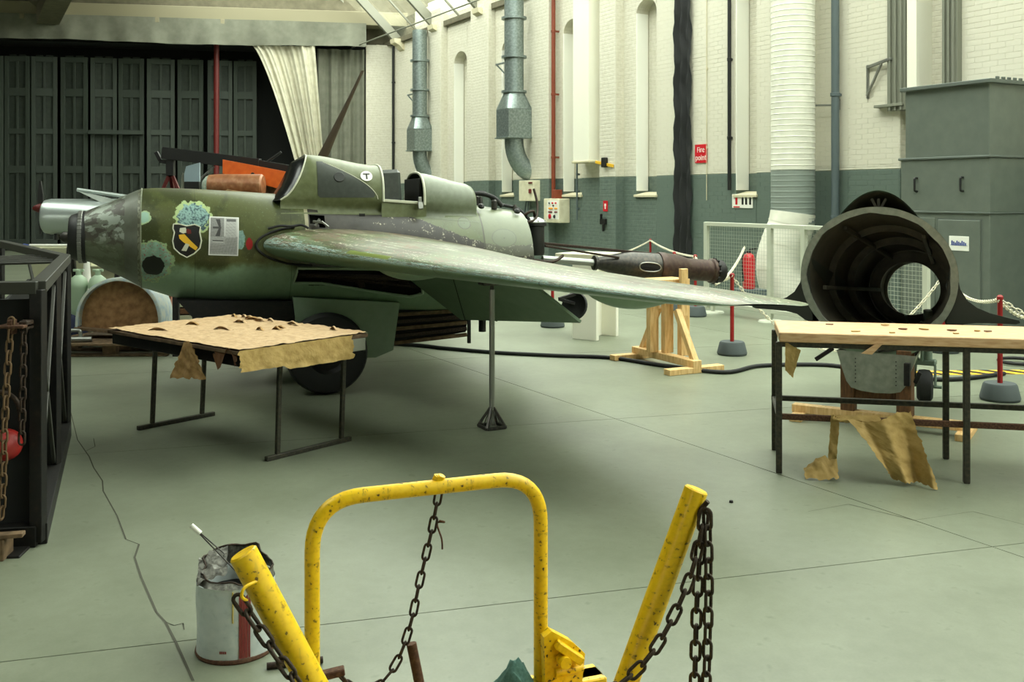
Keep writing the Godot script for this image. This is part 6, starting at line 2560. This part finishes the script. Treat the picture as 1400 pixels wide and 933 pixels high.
	# ---- pallet with the half-round shell on it
	t = thing("pallet", "weathered wooden pallet on the floor behind the left table", "pallet", Vector3(-4.22, 0, -10.85), 0.02)
	for z in [0.40, 0.0, -0.4]:
		st = new_st()
		bx(st, -0.62, 0.60, 0.0, 0.022, z - 0.05, z + 0.05)
		obj("bottom_board", st, M.old_wood, t)
		for x in [-0.55, 0.0, 0.55]:
			st = new_st()
			bx(st, x - 0.07, x + 0.07, 0.022, 0.12, z - 0.05, z + 0.05)
			obj("block", st, M.old_wood, t)
	for k in 7:
		st = new_st()
		bx(st, -0.62, 0.60, 0.12, 0.145, -0.46 + k * 0.145, -0.35 + k * 0.145)
		obj("deck_board", st, M.old_wood, t)
	t = thing("half_round_shell", "half-round brown panel with pale blue curved rim standing on the pallet", "cowling", Vector3(-4.22, 0.145, -10.75), 0.05)
	st = new_st()
	var poly := PackedVector2Array()
	for k in 25:
		var w := PI * k / 24.0
		poly.append(Vector2(0.42 * cos(w), 0.13 + 0.49 * pow(sin(w), 0.8)))
	poly.append(Vector2(-0.42, 0.09))
	poly.append(Vector2(0.42, 0.02))
	prism(st, poly, -0.02, 0.0)
	obj("panel", st, M.tub_brown, t)
	st = new_st()
	var rows := []
	for k in 25:
		var w := PI * k / 24.0
		var row := PackedVector3Array()
		for e in [[1.0, 0.10], [1.06, 0.10], [1.07, 0.06], [1.05, -0.2], [1.0, -0.45]]:
			row.append(Vector3(0.425 * e[0] * cos(w), 0.13 + 0.495 * e[0] * pow(sin(w), 0.8), e[1]))
		rows.append(row)
	skin(st, rows)
	obj("rim", st, M.tub_rim, t)
	st = new_st()
	bar(st, Vector3(-0.46, 0.12, 0.06), Vector3(0.46, 0.02, 0.06), 0.10, 0.03)
	obj("front_lath", st, M.old_wood, t)
	st = new_st()
	bx(st, -0.4, 0.4, 0.0, 0.03, -0.4, 0.0)
	obj("base_board", st, M.old_wood, t)
	t = thing("clamp", "small grey metal clamp lying on the pallet left of the shell", "clamp", Vector3(-4.70, 0.145, -10.55), 0.2)
	st = new_st()
	tube(st, bend([Vector3(-0.1, 0.02, 0.1), Vector3(0.14, 0.02, 0.1), Vector3(0.14, 0.12, 0.1), Vector3(-0.02, 0.12, 0.1)], 0.03), 0.02, 8)
	obj("jaw", st, M.steel, t)
	st = new_st()
	rod(st, Vector3(-0.12, 0.03, 0.14), Vector3(0.26, 0.03, 0.14), 0.03, 10)
	obj("spindle", st, M.steel, t)

	# ---- beyond the nose
	t = thing("silver_nacelle", "silver cylindrical nacelle with small red-hubbed black propeller behind the nose", "nacelle", Vector3(-5.62, 0, -12.0), 0.0)
	st = new_st()
	var along := Transform3D(Basis(Vector3(0, 1, 0), Vector3(1, -0.07, -0.1).normalized(), Vector3(0, 0, 1)).orthonormalized(), Vector3(0.0, 1.43, 0))
	lathe(st, [Vector2(0.0, -0.02), Vector2(0.17, -0.02), Vector2(0.20, 0.0), Vector2(0.215, 0.06), Vector2(0.215, 0.9), Vector2(0.17, 1.3), Vector2(0.0, 1.5)], along, 28)
	obj("shell", st, M.nacelle, t)
	for k in 4:
		st = new_st()
		bx(st, 0.12 + k * 0.08, 0.155 + k * 0.08, 1.15 - k * 0.012, 1.23, -0.02, 0.05)
		obj("lower_tooth", st, M.black_paint, t)
	st = new_st()
	lathe(st, [Vector2(0.0, -0.16), Vector2(0.03, -0.14), Vector2(0.055, -0.08), Vector2(0.06, -0.02), Vector2(0.0, -0.02)], along.translated(Vector3(0, 0.1, 0)), 16)
	obj("hub", st, M.dark_red, t)
	st = new_st()
	prism(st, PackedVector2Array([Vector2(-0.09, 1.54), Vector2(-0.03, 1.54), Vector2(-0.03, 1.70), Vector2(-0.055, 1.86), Vector2(-0.075, 1.86), Vector2(-0.095, 1.70)]), -0.012, 0.012)
	prism(st, PackedVector2Array([Vector2(-0.08, 1.52), Vector2(-0.04, 1.52), Vector2(-0.04, 1.36), Vector2(-0.055, 1.22), Vector2(-0.07, 1.22), Vector2(-0.085, 1.36)]), -0.012, 0.012)
	obj("propeller", st, M.black_paint, t)
	st = new_st()
	prism(st, PackedVector2Array([Vector2(0.40, 1.74), Vector2(0.95, 1.60), Vector2(0.95, 1.5), Vector2(0.75, 1.57)]), -0.05, 0.05)
	rod(st, Vector3(0.38, 1.755, 0.0), Vector3(1.0, 1.67, 0.0), 0.022, 8)
	obj("tail_strut", st, M.nacelle, t)
	st = new_st()
	for x in [0.3, 0.9]:
		bar(st, Vector3(x, 0.0, 0.25), Vector3(x, 1.2, 0), 0.05, 0.05)
		bar(st, Vector3(x, 0.0, -0.25), Vector3(x, 1.2, 0), 0.05, 0.05)
	stuff(obj("trestle_legs", st, M.black_steel, t))
	t = thing("cream_crate", "cream painted low crate behind the nose of the aeroplane", "crate", Vector3(-5.35, 0, -12.6), 0.0)
	st = new_st()
	bx(st, -0.75, 0.02, 0.05, 1.03, -0.2, 0.0, 0.01)
	bx(st, 0.0, 0.42, 0.05, 0.80, -0.3, 0.05, 0.01)
	obj("crate_body", st, M.cream_dull, t)
	st = new_st()
	bx(st, -0.72, 0.40, 0.0, 0.05, -0.25, 0.0)
	obj("crate_skid", st, M.old_wood, t)
	t = thing("white_rod", "long white rod lying along the top of the cream crate", "rod", Vector3(-5.35, 1.03, -12.6))
	st = new_st()
	rod(st, Vector3(-0.78, 0.02, -0.05), Vector3(0.02, 0.02, -0.05), 0.018, 10)
	obj("shaft", st, M.sign_white, t)
	st = new_st()
	rod(st, Vector3(-0.86, 0.02, -0.05), Vector3(-0.76, 0.0, -0.05), 0.025, 8)
	obj("blue_grip", st, M.sign_blue, t)
	for e in [[-4.92, "left one of two pale green canisters beside the lattice frame"], [-4.70, "right one of two pale green canisters beside the lattice frame"]]:
		t = thing("green_canister", e[1], "canister", Vector3(e[0], 0, -11.3), 0.0, "pale green canisters")
		st = new_st()
		lathe(st, [Vector2(0, 0), Vector2(0.085, 0), Vector2(0.095, 0.03), Vector2(0.095, 0.62), Vector2(0.105, 0.64), Vector2(0.105, 0.68), Vector2(0.085, 0.74), Vector2(0.04, 0.78), Vector2(0, 0.78)], Transform3D(), 20)
		obj("body", st, M.pale_green, t)
		st = new_st()
		lathe(st, [Vector2(0, 0.77), Vector2(0.03, 0.77), Vector2(0.03, 0.84), Vector2(0, 0.85)], Transform3D(), 12)
		bx(st, -0.06, 0.06, 0.82, 0.85, -0.012, 0.012)
		obj("valve", st, M.pale_green, t)
	t = thing("white_cone", "slim white cone standing on the floor behind the green canisters", "cone", Vector3(-5.02, 0, -11.75))
	st = new_st()
	lathe(st, [Vector2(0, 0), Vector2(0.2, 0), Vector2(0.2, 0.03), Vector2(0.10, 0.05), Vector2(0.025, 1.0), Vector2(0, 1.0)], Transform3D(), 20)
	obj("cone_body", st, M.sign_white, t)
	t = thing("yellow_box", "small yellow box behind the nose cone beside the cream crate", "box", Vector3(-4.95, 0.8, -12.5), 0.3)
	st = new_st()
	bx(st, -0.09, 0.09, 0.0, 0.11, -0.08, 0.08, 0.01)
	obj("carton", st, M.tape_yellow, t)
	for e in [[-4.95, 0.0, -11.15, 0.30, "dark navy form standing in for a blue shape behind the left end of the half-round shell"], [-4.30, 0.0, -11.95, 0.56, "dark navy form standing in for a blue shape between the crate and the nose"]]:
		st = new_st()
		rows = []
		for i in 11:
			var v := i / 10.0
			var row := PackedVector3Array()
			for k in 25:
				var w := TAU * k / 24.0
				var r: float = 0.20 * pow(sin(PI * clampf(0.28 + v * 0.72, 0.0, 1.0)), 0.6) + 0.001
				var q := Vector3(e[0] + r * cos(w), e[1] + e[3] * 1.2 * v, e[2] + r * 0.7 * sin(w))
				q += Vector3(cos(w), 0.0, sin(w)) * rough(q, 0.03, 5.0) * (1.0 if i < 10 else 0.0)
				row.append(q)
			row[24] = row[0]
			rows.append(row)
		skin(st, rows)
		o = obj("navy_form", st, M.navy)  # navy form stands in for an unidentified dark blue shape
		tag(o, e[4], "cloth")
	t = thing("pink_pieces", "two pinkish pieces standing in for a flesh coloured shape under the nose", "pink_piece", Vector3(-4.08, 0, -11.72), 0.0)
	for e in [[0.0, 0.45, -0.10], [0.06, 0.66, 0.02]]:
		st = new_st()
		bar(st, Vector3(e[2] - 0.05, 0.0, 0.05), Vector3(e[2] + 0.12, e[1] + 0.1, -0.06), 0.05, 0.03)
		obj("pink_piece", st, M.pink, t)  # pink bars stand in for a small flesh-coloured shape
	t = thing("brown_prop", "dark brown upright post standing behind the nose ring of the aeroplane", "post", Vector3(-4.32, 0, -11.5), 0.2)
	st = new_st()
	bx(st, -0.055, 0.055, 0.03, 1.15, -0.055, 0.055)
	obj("upright", st, M.rust_dark, t)
	st = new_st()
	bx(st, -0.16, 0.16, 0.0, 0.035, -0.16, 0.16)
	obj("foot_plate", st, M.rust_dark, t)
	t = thing("timber_stack", "stack of boards and dark blocks on the floor behind the nose prop", "timber stack", Vector3(-3.95, 0, -12.62), 0.1)
	for k in 5:
		st = new_st()
		bx(st, -0.35 + 0.03 * (k % 2), 0.75 - 0.05 * (k % 3), 0.05 + k * 0.085, 0.115 + k * 0.085, -0.35, 0.3)
		obj("board", st, [M.old_wood, M.cream_dull, M.brown_wood, M.cream_dull, M.brown_wood][k], t)
	st = new_st()
	for x in [-0.25, 0.5]:
		bx(st, x, x + 0.1, 0.0, 0.05, -0.3, 0.28)
	stuff(obj("bearers", st, M.old_wood, t))

	# ---- the rack behind the fuselage and what lies on it
	var rz := -10.75
	t = thing("steel_rack", "black steel rack hidden behind the fuselage carrying wreck parts", "rack", Vector3(-2.9, 0, rz))
	for x in [-0.62, 0.15]:
		for z in [-0.32, 0.32]:
			st = new_st()
			bx(st, x - 0.03, x + 0.03, 0.0, 1.62, z - 0.03, z + 0.03)
			obj("leg", st, M.black_steel, t)
	st = new_st()
	bx(st, -1.1, 1.1, 1.62, 1.66, -0.36, 0.36)
	obj("shelf", st, M.black_steel, t)
	t = thing("black_beam", "long black steel beam with small arms, lying across the rack behind the fuselage", "beam", Vector3(-2.9, 1.66, rz))
	st = new_st()
	var pl := Vector3(-0.90, 0.49, -0.1)
	var pr := Vector3(0.15, 0.36, -0.1)
	bar(st, pl, pr, 0.12, 0.13)
	bar(st, Vector3(0.15, 0.36, -0.1), Vector3(0.75, 0.26, -0.1), 0.1, 0.1)
	obj("casing", st, M.black_paint, t)
	st = new_st()
	bar(st, Vector3(-0.98, 0.50, -0.1), Vector3(-0.93, 0.40, -0.1), 0.04, 0.04)
	bar(st, Vector3(-0.94, 0.40, -0.1), Vector3(-0.80, 0.38, -0.1), 0.04, 0.04)
	bar(st, Vector3(0.22, 0.38, -0.1), Vector3(0.38, 0.50, -0.12), 0.025, 0.025)
	obj("sight_arms", st, M.black_paint, t)
	st = new_st()
	bx(st, -0.86, -0.78, 0.24, 0.42, -0.14, -0.06)
	obj("mount_post", st, M.black_paint, t)
	st = new_st()
	for s in [-1.0, 1.0]:
		bar(st, Vector3(-0.82 + s * 0.12, 0.0, -0.1), Vector3(-0.82 + s * 0.02, 0.24, -0.1), 0.035, 0.035)
	bar(st, Vector3(-0.82, 0.0, -0.2), Vector3(-0.82, 0.24, -0.1), 0.035, 0.035)
	obj("red_tripod", st, M.dark_red, t)
	st = new_st()
	rod(st, Vector3(-0.70, 0.02, -0.05), Vector3(-0.34, 0.34, -0.08), 0.012, 6)
	obj("stay_rod", st, M.steel, t)
	st = new_st()
	for s in [0.05, 0.6]:
		bx(st, s - 0.03, s + 0.03, 0.0, 0.36, -0.13, -0.07)
	stuff(obj("rest", st, M.black_steel, t))
	t = thing("orange_plank", "bright orange painted board sloping behind the windscreen", "board", Vector3(-2.9, 1.66, rz + 0.02), 0.0)
	st = new_st()
	prism(st, PackedVector2Array([Vector2(-0.19, 0.41), Vector2(0.56, 0.265), Vector2(0.45, 0.085), Vector2(-0.19, 0.26)]), 0.06, 0.10)
	obj("board", st, M.orange, t)
	st = new_st()
	lathe(st, [Vector2(0, 0), Vector2(0.022, 0), Vector2(0.018, 0.012), Vector2(0, 0.012)], Transform3D(Basis(Vector3.RIGHT, PI / 2.0), Vector3(0.13, 0.25, 0.10)), 12)
	obj("bolt_head", st, M.black_paint, t)
	st = new_st()
	bx(st, -0.1, 0.4, 0.0, 0.15, 0.0, 0.05)
	obj("batten", st, M.old_wood, t)
	t = thing("copper_tank", "copper brown cylindrical tank with pale rounded end behind the fuselage top", "tank", Vector3(-2.9, 1.66, rz + 0.25))
	st = new_st()
	var ty := Transform3D(Basis(Vector3(0, 1, 0), Vector3(1, -0.09, 0).normalized(), Vector3(0, 0, 1)).orthonormalized(), Vector3(-0.36, 0.125, 0))
	lathe(st, [Vector2(0.118, 0.07), Vector2(0.125, 0.16), Vector2(0.125, 0.62), Vector2(0.11, 0.64), Vector2(0.0, 0.64)], ty, 24)
	obj("barrel", st, M.copper_tank, t)
	st = new_st()
	lathe(st, [Vector2(0.0, 0.0), Vector2(0.06, 0.005), Vector2(0.10, 0.035), Vector2(0.119, 0.075)], ty, 24)
	obj("end_cap", st, M.tank_end, t)
	st = new_st()
	prism(st, PackedVector2Array([Vector2(-0.10, 0.06), Vector2(-0.06, 0.09), Vector2(0.3, 0.03), Vector2(0.3, 0.0), Vector2(0.1, 0.01)]), 0.13, 0.15)
	obj("pale_splinter", st, M.pale_wood, t)
	t = thing("grey_plate", "upright blue-grey plate at the left end of the copper tank", "plate", Vector3(-3.36, 1.66, rz + 0.28), 0.15)
	st = new_st()
	prism(st, PackedVector2Array([Vector2(-0.08, 0.17), Vector2(0.075, 0.17), Vector2(0.075, 0.37), Vector2(-0.06, 0.33), Vector2(-0.08, 0.25)]), -0.03, 0.03)
	obj("upper_plate", st, M.plate_blue, t)
	st = new_st()
	bx(st, -0.08, 0.07, 0.0, 0.17, -0.03, 0.03)
	obj("lower_plate", st, M.black_paint, t)
	st = new_st()
	bar(st, Vector3(-0.105, 0.0, 0.0), Vector3(-0.085, 0.26, 0), 0.02, 0.04)
	bar(st, Vector3(-0.16, 0.05, 0.0), Vector3(-0.10, 0.02, 0), 0.03, 0.03)
	obj("side_strip", st, M.galv_dull, t)
	# leaning blade behind the canopy
	t = thing("wooden_blade", "tall dark tapered blade leaning behind the canopy", "blade", Vector3(-3.2, 0, -11.6))
	st = new_st()
	rows = []
	for i in 17:
		var u := i / 16.0
		var wd := 0.075 * (1.0 - 0.75 * smoothstep(0.55, 1.0, u)) * (0.6 + 0.4 * smoothstep(0.0, 0.4, u))
		var row := PackedVector3Array()
		for k in 13:
			var w := TAU * k / 12.0
			row.append(Vector3(1.46 * u + wd * cos(w), 3.14 * u, 0.02 * sin(w)))
		rows.append(row)
	skin(st, rows)
	obj("blade", st, M.brown_wood_dark, t)

# ---------------------------------------------------------------- the yellow trolley and the can in front
func build_front() -> void:
	# its own axes: x to the right across the trolley, z towards us; the hoop stands at z = 0
	var at := Vector3(-0.235, 0, -2.90)
	var turn := 0.365
	var TX := Transform3D(Basis(Vector3.UP, turn), at)
	var t := thing("yellow_trolley", "chipped yellow tubular trolley with hoop and two slanting stakes in the foreground", "trolley", at, turn)
	var st := new_st()
	tube(st, bend([Vector3(-0.345, 0.20, 0), Vector3(-0.345, 0.83, 0), Vector3(0.345, 0.83, 0), Vector3(0.345, 0.20, 0)], 0.145, 10), 0.0215, 20)
	obj("hoop", st, M.yellow, t)
	st = new_st()
	for k in 3:
		rod(st, Vector3(0.012 + 0.006 * k, 0.842, -0.005), Vector3(0.02 + 0.006 * k, 0.862, 0.0), 0.012, 8)
	obj("weld_blob", st, M.yellow, t)
	var inv := TX.affine_inverse()
	# stakes: top and lower end in the room's axes
	var stakes := [[Vector3(-0.625, 0.852, -2.31), Vector3(-0.325, 0.27, -2.33), 0.033], [Vector3(0.512, 0.868, -2.76), Vector3(0.265, 0.22, -2.72), 0.033]]
	for e in stakes:
		st = new_st()
		var p: Vector3 = inv * (e[0] as Vector3)
		var q: Vector3 = inv * (e[1] as Vector3)
		var y := (p - q).normalized()
		var x := y.cross(Vector3.BACK).normalized()
		lathe(st, [Vector2(0.0, 0.0), Vector2(e[2], 0.0), Vector2(e[2], p.distance_to(q) - 0.004), Vector2(e[2] - 0.004, p.distance_to(q)), Vector2(e[2] - 0.007, p.distance_to(q)), Vector2(0.0, p.distance_to(q) - 0.002)], Transform3D(Basis(x, y, x.cross(y)), q), 32)
		obj("stake", st, M.yellow, t)
	# lower frame, mostly below the picture
	for e in [[-0.55, 0.55, 0.0], [-0.65, 0.65, 0.40], [-0.55, 0.55, -0.02]]:
		st = new_st()
		bx(st, e[0], e[1], 0.14, 0.20, e[2] - 0.04, e[2] + 0.04)
		obj("cross_beam", st, M.yellow, t)
	for x in [-0.40, 0.40]:
		st = new_st()
		bx(st, x - 0.035, x + 0.035, 0.14, 0.20, 0.0, 1.6)
		obj("side_beam", st, M.yellow, t)
	for x in [-0.33, 0.33]:
		for z in [0.15, 1.35]:
			st = new_st()
			lathe(st, [Vector2(0, -0.03), Vector2(0.07, -0.035), Vector2(0.078, -0.02), Vector2(0.08, 0.0), Vector2(0.078, 0.02), Vector2(0.07, 0.035), Vector2(0, 0.03)], Transform3D(Basis(Vector3.BACK, PI / 2.0), Vector3(x, 0.08, z)), 24)
			obj("wheel", st, M.rubber, t)
			st = new_st()
			bx(st, x - 0.05, x + 0.05, 0.10, 0.15, z - 0.03, z + 0.03)
			obj("wheel_bracket", st, M.yellow, t)
	# hooks on the stakes
	st = new_st()
	var hk := inv * Vector3(-0.612, 0.765, -2.275)
	tube(st, smooth_path([hk + Vector3(0.03, 0.03, 0.0), hk + Vector3(0.0, 0.028, 0.02), hk + Vector3(-0.008, 0.01, 0.025), hk + Vector3(0.004, -0.004, 0.02)], 4), 0.0038, 8)
	obj("hook", st, M.yellow, t)
	st = new_st()
	rod(st, inv * Vector3(0.49, 0.78, -2.745), inv * Vector3(0.535, 0.845, -2.72), 0.007, 8)
	obj("pin", st, M.rust_dark, t)
	# catch plate by the right foot of the hoop
	st = new_st()
	prism(st, PackedVector2Array([Vector2(0.335, 0.36), Vector2(0.36, 0.375), Vector2(0.43, 0.33), Vector2(0.47, 0.29), Vector2(0.46, 0.2), Vector2(0.34, 0.2)]), 0.01, 0.05)
	obj("catch_plate", st, M.yellow, t)
	st = new_st()
	bar(st, Vector3(0.37, 0.34, 0.06), Vector3(0.45, 0.28, 0.07), 0.03, 0.025)
	rod(st, Vector3(0.39, 0.29, 0.04), Vector3(0.39, 0.29, 0.09), 0.018, 12)
	rod(st, Vector3(0.37, 0.25, 0.05), Vector3(0.46, 0.25, 0.05), 0.014, 10)
	obj("catch_lever", st, M.yellow, t)
	st = new_st()
	rod(st, Vector3(-0.02, 0.17, 0.02), Vector3(-0.06, 0.385, 0.0), 0.015, 8)
	obj("rusty_stub", st, M.rust, t)
	st = new_st()
	bar(st, Vector3(-0.26, 0.355, 0.03), Vector3(-0.33, 0.345, 0.02), 0.03, 0.02)
	obj("rusty_lug", st, M.rust, t)
	# chains
	var ch_thin := link_mesh(0.040, 0.0075, 0.027)
	var ch_thick := link_mesh(0.044, 0.0095, 0.034)
	var c := thing("hoop_chain", "thin rusty chain hanging in a curve from the middle of the yellow hoop", "chain")
	chain(c, smooth_path([TX * Vector3(0.02, 0.80, 0.0), TX * Vector3(0.0, 0.70, 0.0), TX * Vector3(-0.035, 0.56, 0.0), TX * Vector3(-0.065, 0.44, 0.005), TX * Vector3(-0.105, 0.345, 0.01), TX * Vector3(-0.165, 0.29, 0.02), TX * Vector3(-0.23, 0.295, 0.025), TX * Vector3(-0.275, 0.345, 0.03)], 8), ch_thin, 0.040, M.rust_dark)
	st = new_st()
	tube(st, smooth_path([TX * Vector3(0.02, 0.735, 0.012), TX * Vector3(0.035, 0.73, 0.015), TX * Vector3(0.02, 0.72, -0.01), TX * Vector3(0.028, 0.68, 0.01), TX * Vector3(0.03, 0.65, 0.01)], 4), 0.003, 5)
	obj("wire_tie", st, M.rust, c)
	c = thing("left_stake_chain", "heavy dark chain hanging along the left yellow stake from its hook", "chain")
	chain(c, smooth_path([Vector3(-0.612, 0.752, -2.258), Vector3(-0.578, 0.70, -2.262), Vector3(-0.522, 0.62, -2.262), Vector3(-0.462, 0.535, -2.264), Vector3(-0.405, 0.455, -2.266), Vector3(-0.34, 0.36, -2.272)], 8), ch_thick, 0.044, M.chain_dark)
	c = thing("right_stake_chain", "heavy dark chain slung from the pin down along the right yellow stake", "chain")
	chain(c, smooth_path([Vector3(0.523, 0.80, -2.715), Vector3(0.485, 0.66, -2.69), Vector3(0.42, 0.53, -2.665), Vector3(0.35, 0.435, -2.65), Vector3(0.265, 0.36, -2.65), Vector3(0.20, 0.29, -2.66)], 8), ch_thick, 0.044, M.chain_dark)
	c = thing("hanging_chain", "left strand of the two heavy chains hanging straight down from the right stake pin", "chain")
	chain(c, smooth_path([Vector3(0.522, 0.79, -2.72), Vector3(0.507, 0.62, -2.715), Vector3(0.500, 0.42, -2.715), Vector3(0.495, 0.12, -2.715)], 8), ch_thick, 0.044, M.chain_dark, 0.7)
	c = thing("hanging_chain", "right strand of the two heavy chains hanging straight down from the right stake pin", "chain")
	chain(c, smooth_path([Vector3(0.532, 0.80, -2.71), Vector3(0.533, 0.62, -2.70), Vector3(0.529, 0.42, -2.70), Vector3(0.520, 0.12, -2.70)], 8), ch_thick, 0.044, M.chain_dark, 1.1)
	# rag at the hoop's foot and a bit of rod on the floor
	st = new_st()
	crumple(st, 18, 14, func(u: float, v: float) -> Vector3:
		var q := Vector3(lerpf(0.20, 0.32, u), 0.20, lerpf(-0.05, 0.08, v))
		q.y += 0.085 * sin(PI * u) * sin(PI * v) + rough(q, 0.03, 22.0) * sin(PI * u)
		return TX * Vector3(q.x, maxf(q.y, 0.2), q.z), 0.05, 51.0)
	var o := obj("green_rag", st, M.teal)
	tag(o, "crumpled dull green rag at the foot of the yellow hoop", "rag")
	st = new_st()
	rod(st, Vector3(-0.87, 0.012, -3.53), Vector3(-0.68, 0.012, -3.58), 0.012, 8)
	o = obj("iron_rod", st, M.rust_dark)
	tag(o, "short dark iron rod lying on the floor behind the left stake", "rod")
	# ---- paint can
	t = thing("paint_can", "dented grey-white paint can with torn open lid and red stripes", "paint can", Vector3(-1.027, 0, -3.70), 0.25)
	M.can_metal = mottled([[0.0, C(52, 52, 46)], [0.45, C(98, 98, 90)], [1.0, C(150, 148, 138)]], 5.0, 0.02, 0.45, 0.5, 0.0, 102)
	M.can_white = mottled([[0.0, C(156, 166, 166)], [0.3, C(186, 196, 194)], [1.0, C(204, 210, 206)]], 2.0, 0.02, 0.4, 0.15, 0.0, 101)
	st = new_st()
	var rows := []
	for i in 15:
		var v := i / 14.0
		var row := PackedVector3Array()
		for k in 49:
			var w := TAU * k / 48.0
			var r := 0.140 + 0.0025 * sin(w * 3.0 + v * 6.0) + 0.004 * smoothstep(0.75, 1.0, v) * sin(w * 5.0 + 1.0)
			row.append(Vector3(r * cos(w), 0.012 + 0.255 * v, r * sin(w)))
		rows.append(row)
	skin(st, rows)
	obj("body", st, M.can_white, t)
	st = new_st()
	lathe(st, [Vector2(0.0, 0.004), Vector2(0.138, 0.004), Vector2(0.143, 0.0), Vector2(0.146, 0.006), Vector2(0.144, 0.014), Vector2(0.139, 0.016)], Transform3D(), 40)
	obj("bottom_rim", st, M.rust, t)
	st = new_st()    # crushed upper wall and rim, high at the back and torn down at the front
	rows = []
	for i in 7:
		var v := i / 6.0
		var row := PackedVector3Array()
		for k in 49:
			var w := TAU * k / 48.0
			var back := 0.5 - 0.5 * sin(w)
			var r := 0.140 - 0.028 * v * (1.0 - 0.7 * back) + 0.010 * sin(w * 5.0 + 1.0) * v + 0.006 * sin(w * 11.0) * v
			var h := lerpf(0.012, 0.075, pow(back, 1.2)) + 0.006 * sin(w * 7.0 + 2.0) * v
			row.append(Vector3(r * cos(w), 0.267 + h * v, r * sin(w)))
		row[48] = row[0]
		rows.append(row)
	skin(st, rows)
	obj("torn_rim", st, M.can_metal, t)
	st = new_st()
	var edge := []
	for k in 48:
		edge.append(rows[6][k])
	tube(st, edge, 0.0035, 6, false, -1.0, true)
	obj("rim_bead", st, M.rust_dark, t)
	st = new_st()
	lathe(st, [Vector2(0.0, 0.20), Vector2(0.137, 0.205)], Transform3D(), 32)
	obj("dark_disc", st, M.black_paint, t)  # black disc closing the can below its rim
	st = new_st()   # bent lid
	crumple(st, 14, 14, func(u: float, v: float) -> Vector3:
		var q := Vector3(lerpf(-0.135, -0.03, u), 0.275 + 0.05 * (1.0 - v) + 0.03 * u, lerpf(-0.09, 0.08, v))
		q.y += rough(q, 0.018, 16.0)
		return q, 0.06, 61.0)
	obj("bent_lid", st, M.can_metal, t)
	for e in [[1.40, 0.010], [1.325, 0.010], [1.25, 0.010], [1.18, 0.008]]:
		st = new_st()
		var s0 := []
		for pass_ in 2:
			var row := PackedVector3Array()
			for k in 8:
				var w: float = e[0] + (e[1] / 0.14) * pass_
				var v := k / 7.0
				var r := 0.1425 + 0.0025 * sin(w * 3.0 + v * 6.0)
				row.append(Vector3(r * cos(w), 0.018 + 0.245 * v, r * sin(w)))
			s0.append(row)
		skin(st, s0, [], true)
		obj("red_stripe", st, M.stripe_red, t)
	st = new_st()
	for k in 4:
		var w := 1.80 + k * 0.045
		box(st, Transform3D(Basis(Vector3.UP, PI / 2.0 - w), Vector3(0.1425 * cos(w), 0.045, 0.1425 * sin(w))), Vector3(0.005, 0.009, 0.001), 0.0)
	stuff(obj("small_print", st, M.stripe_red, t))
	st = new_st()
	var dr := []
	for k in 6:
		dr.append(Vector3(0.1425 * cos(1.62 + 0.006 * sin(k * 2.0)), 0.26 - k * 0.022, 0.1425 * sin(1.62)))
	tube(st, dr, 0.003, 5)
	obj("yellow_drip", st, M.drip, t)
	t = thing("wire_handle", "bent wire with pale grip sticking out of the paint can", "handle", Vector3(-1.027, 0, -3.70), 0.25)
	st = new_st()
	rod(st, Vector3(0.03, 0.27, 0.05), Vector3(-0.142, 0.45, 0.0), 0.0025, 6)
	rod(st, Vector3(-0.04, 0.36, 0.02), Vector3(-0.142, 0.455, 0.005), 0.0025, 6)
	obj("wire", st, M.dark_steel, t)
	st = new_st()
	rod(st, Vector3(-0.125, 0.437, 0.004), Vector3(-0.158, 0.468, 0.0), 0.009, 10)
	obj("grip", st, M.sign_white, t)

func _ready() -> void:
	rng.seed = 7
	nz.seed = 11
	nz.frequency = 1.0
	camera_and_light()
	make_materials()
	build_floor()
	build_walls()
	build_roof()
	build_hangings()
	build_plane()
	build_plane_company()
	build_tables()
	build_tail()
	build_barriers()
	build_fittings()
	build_left()
	build_front()
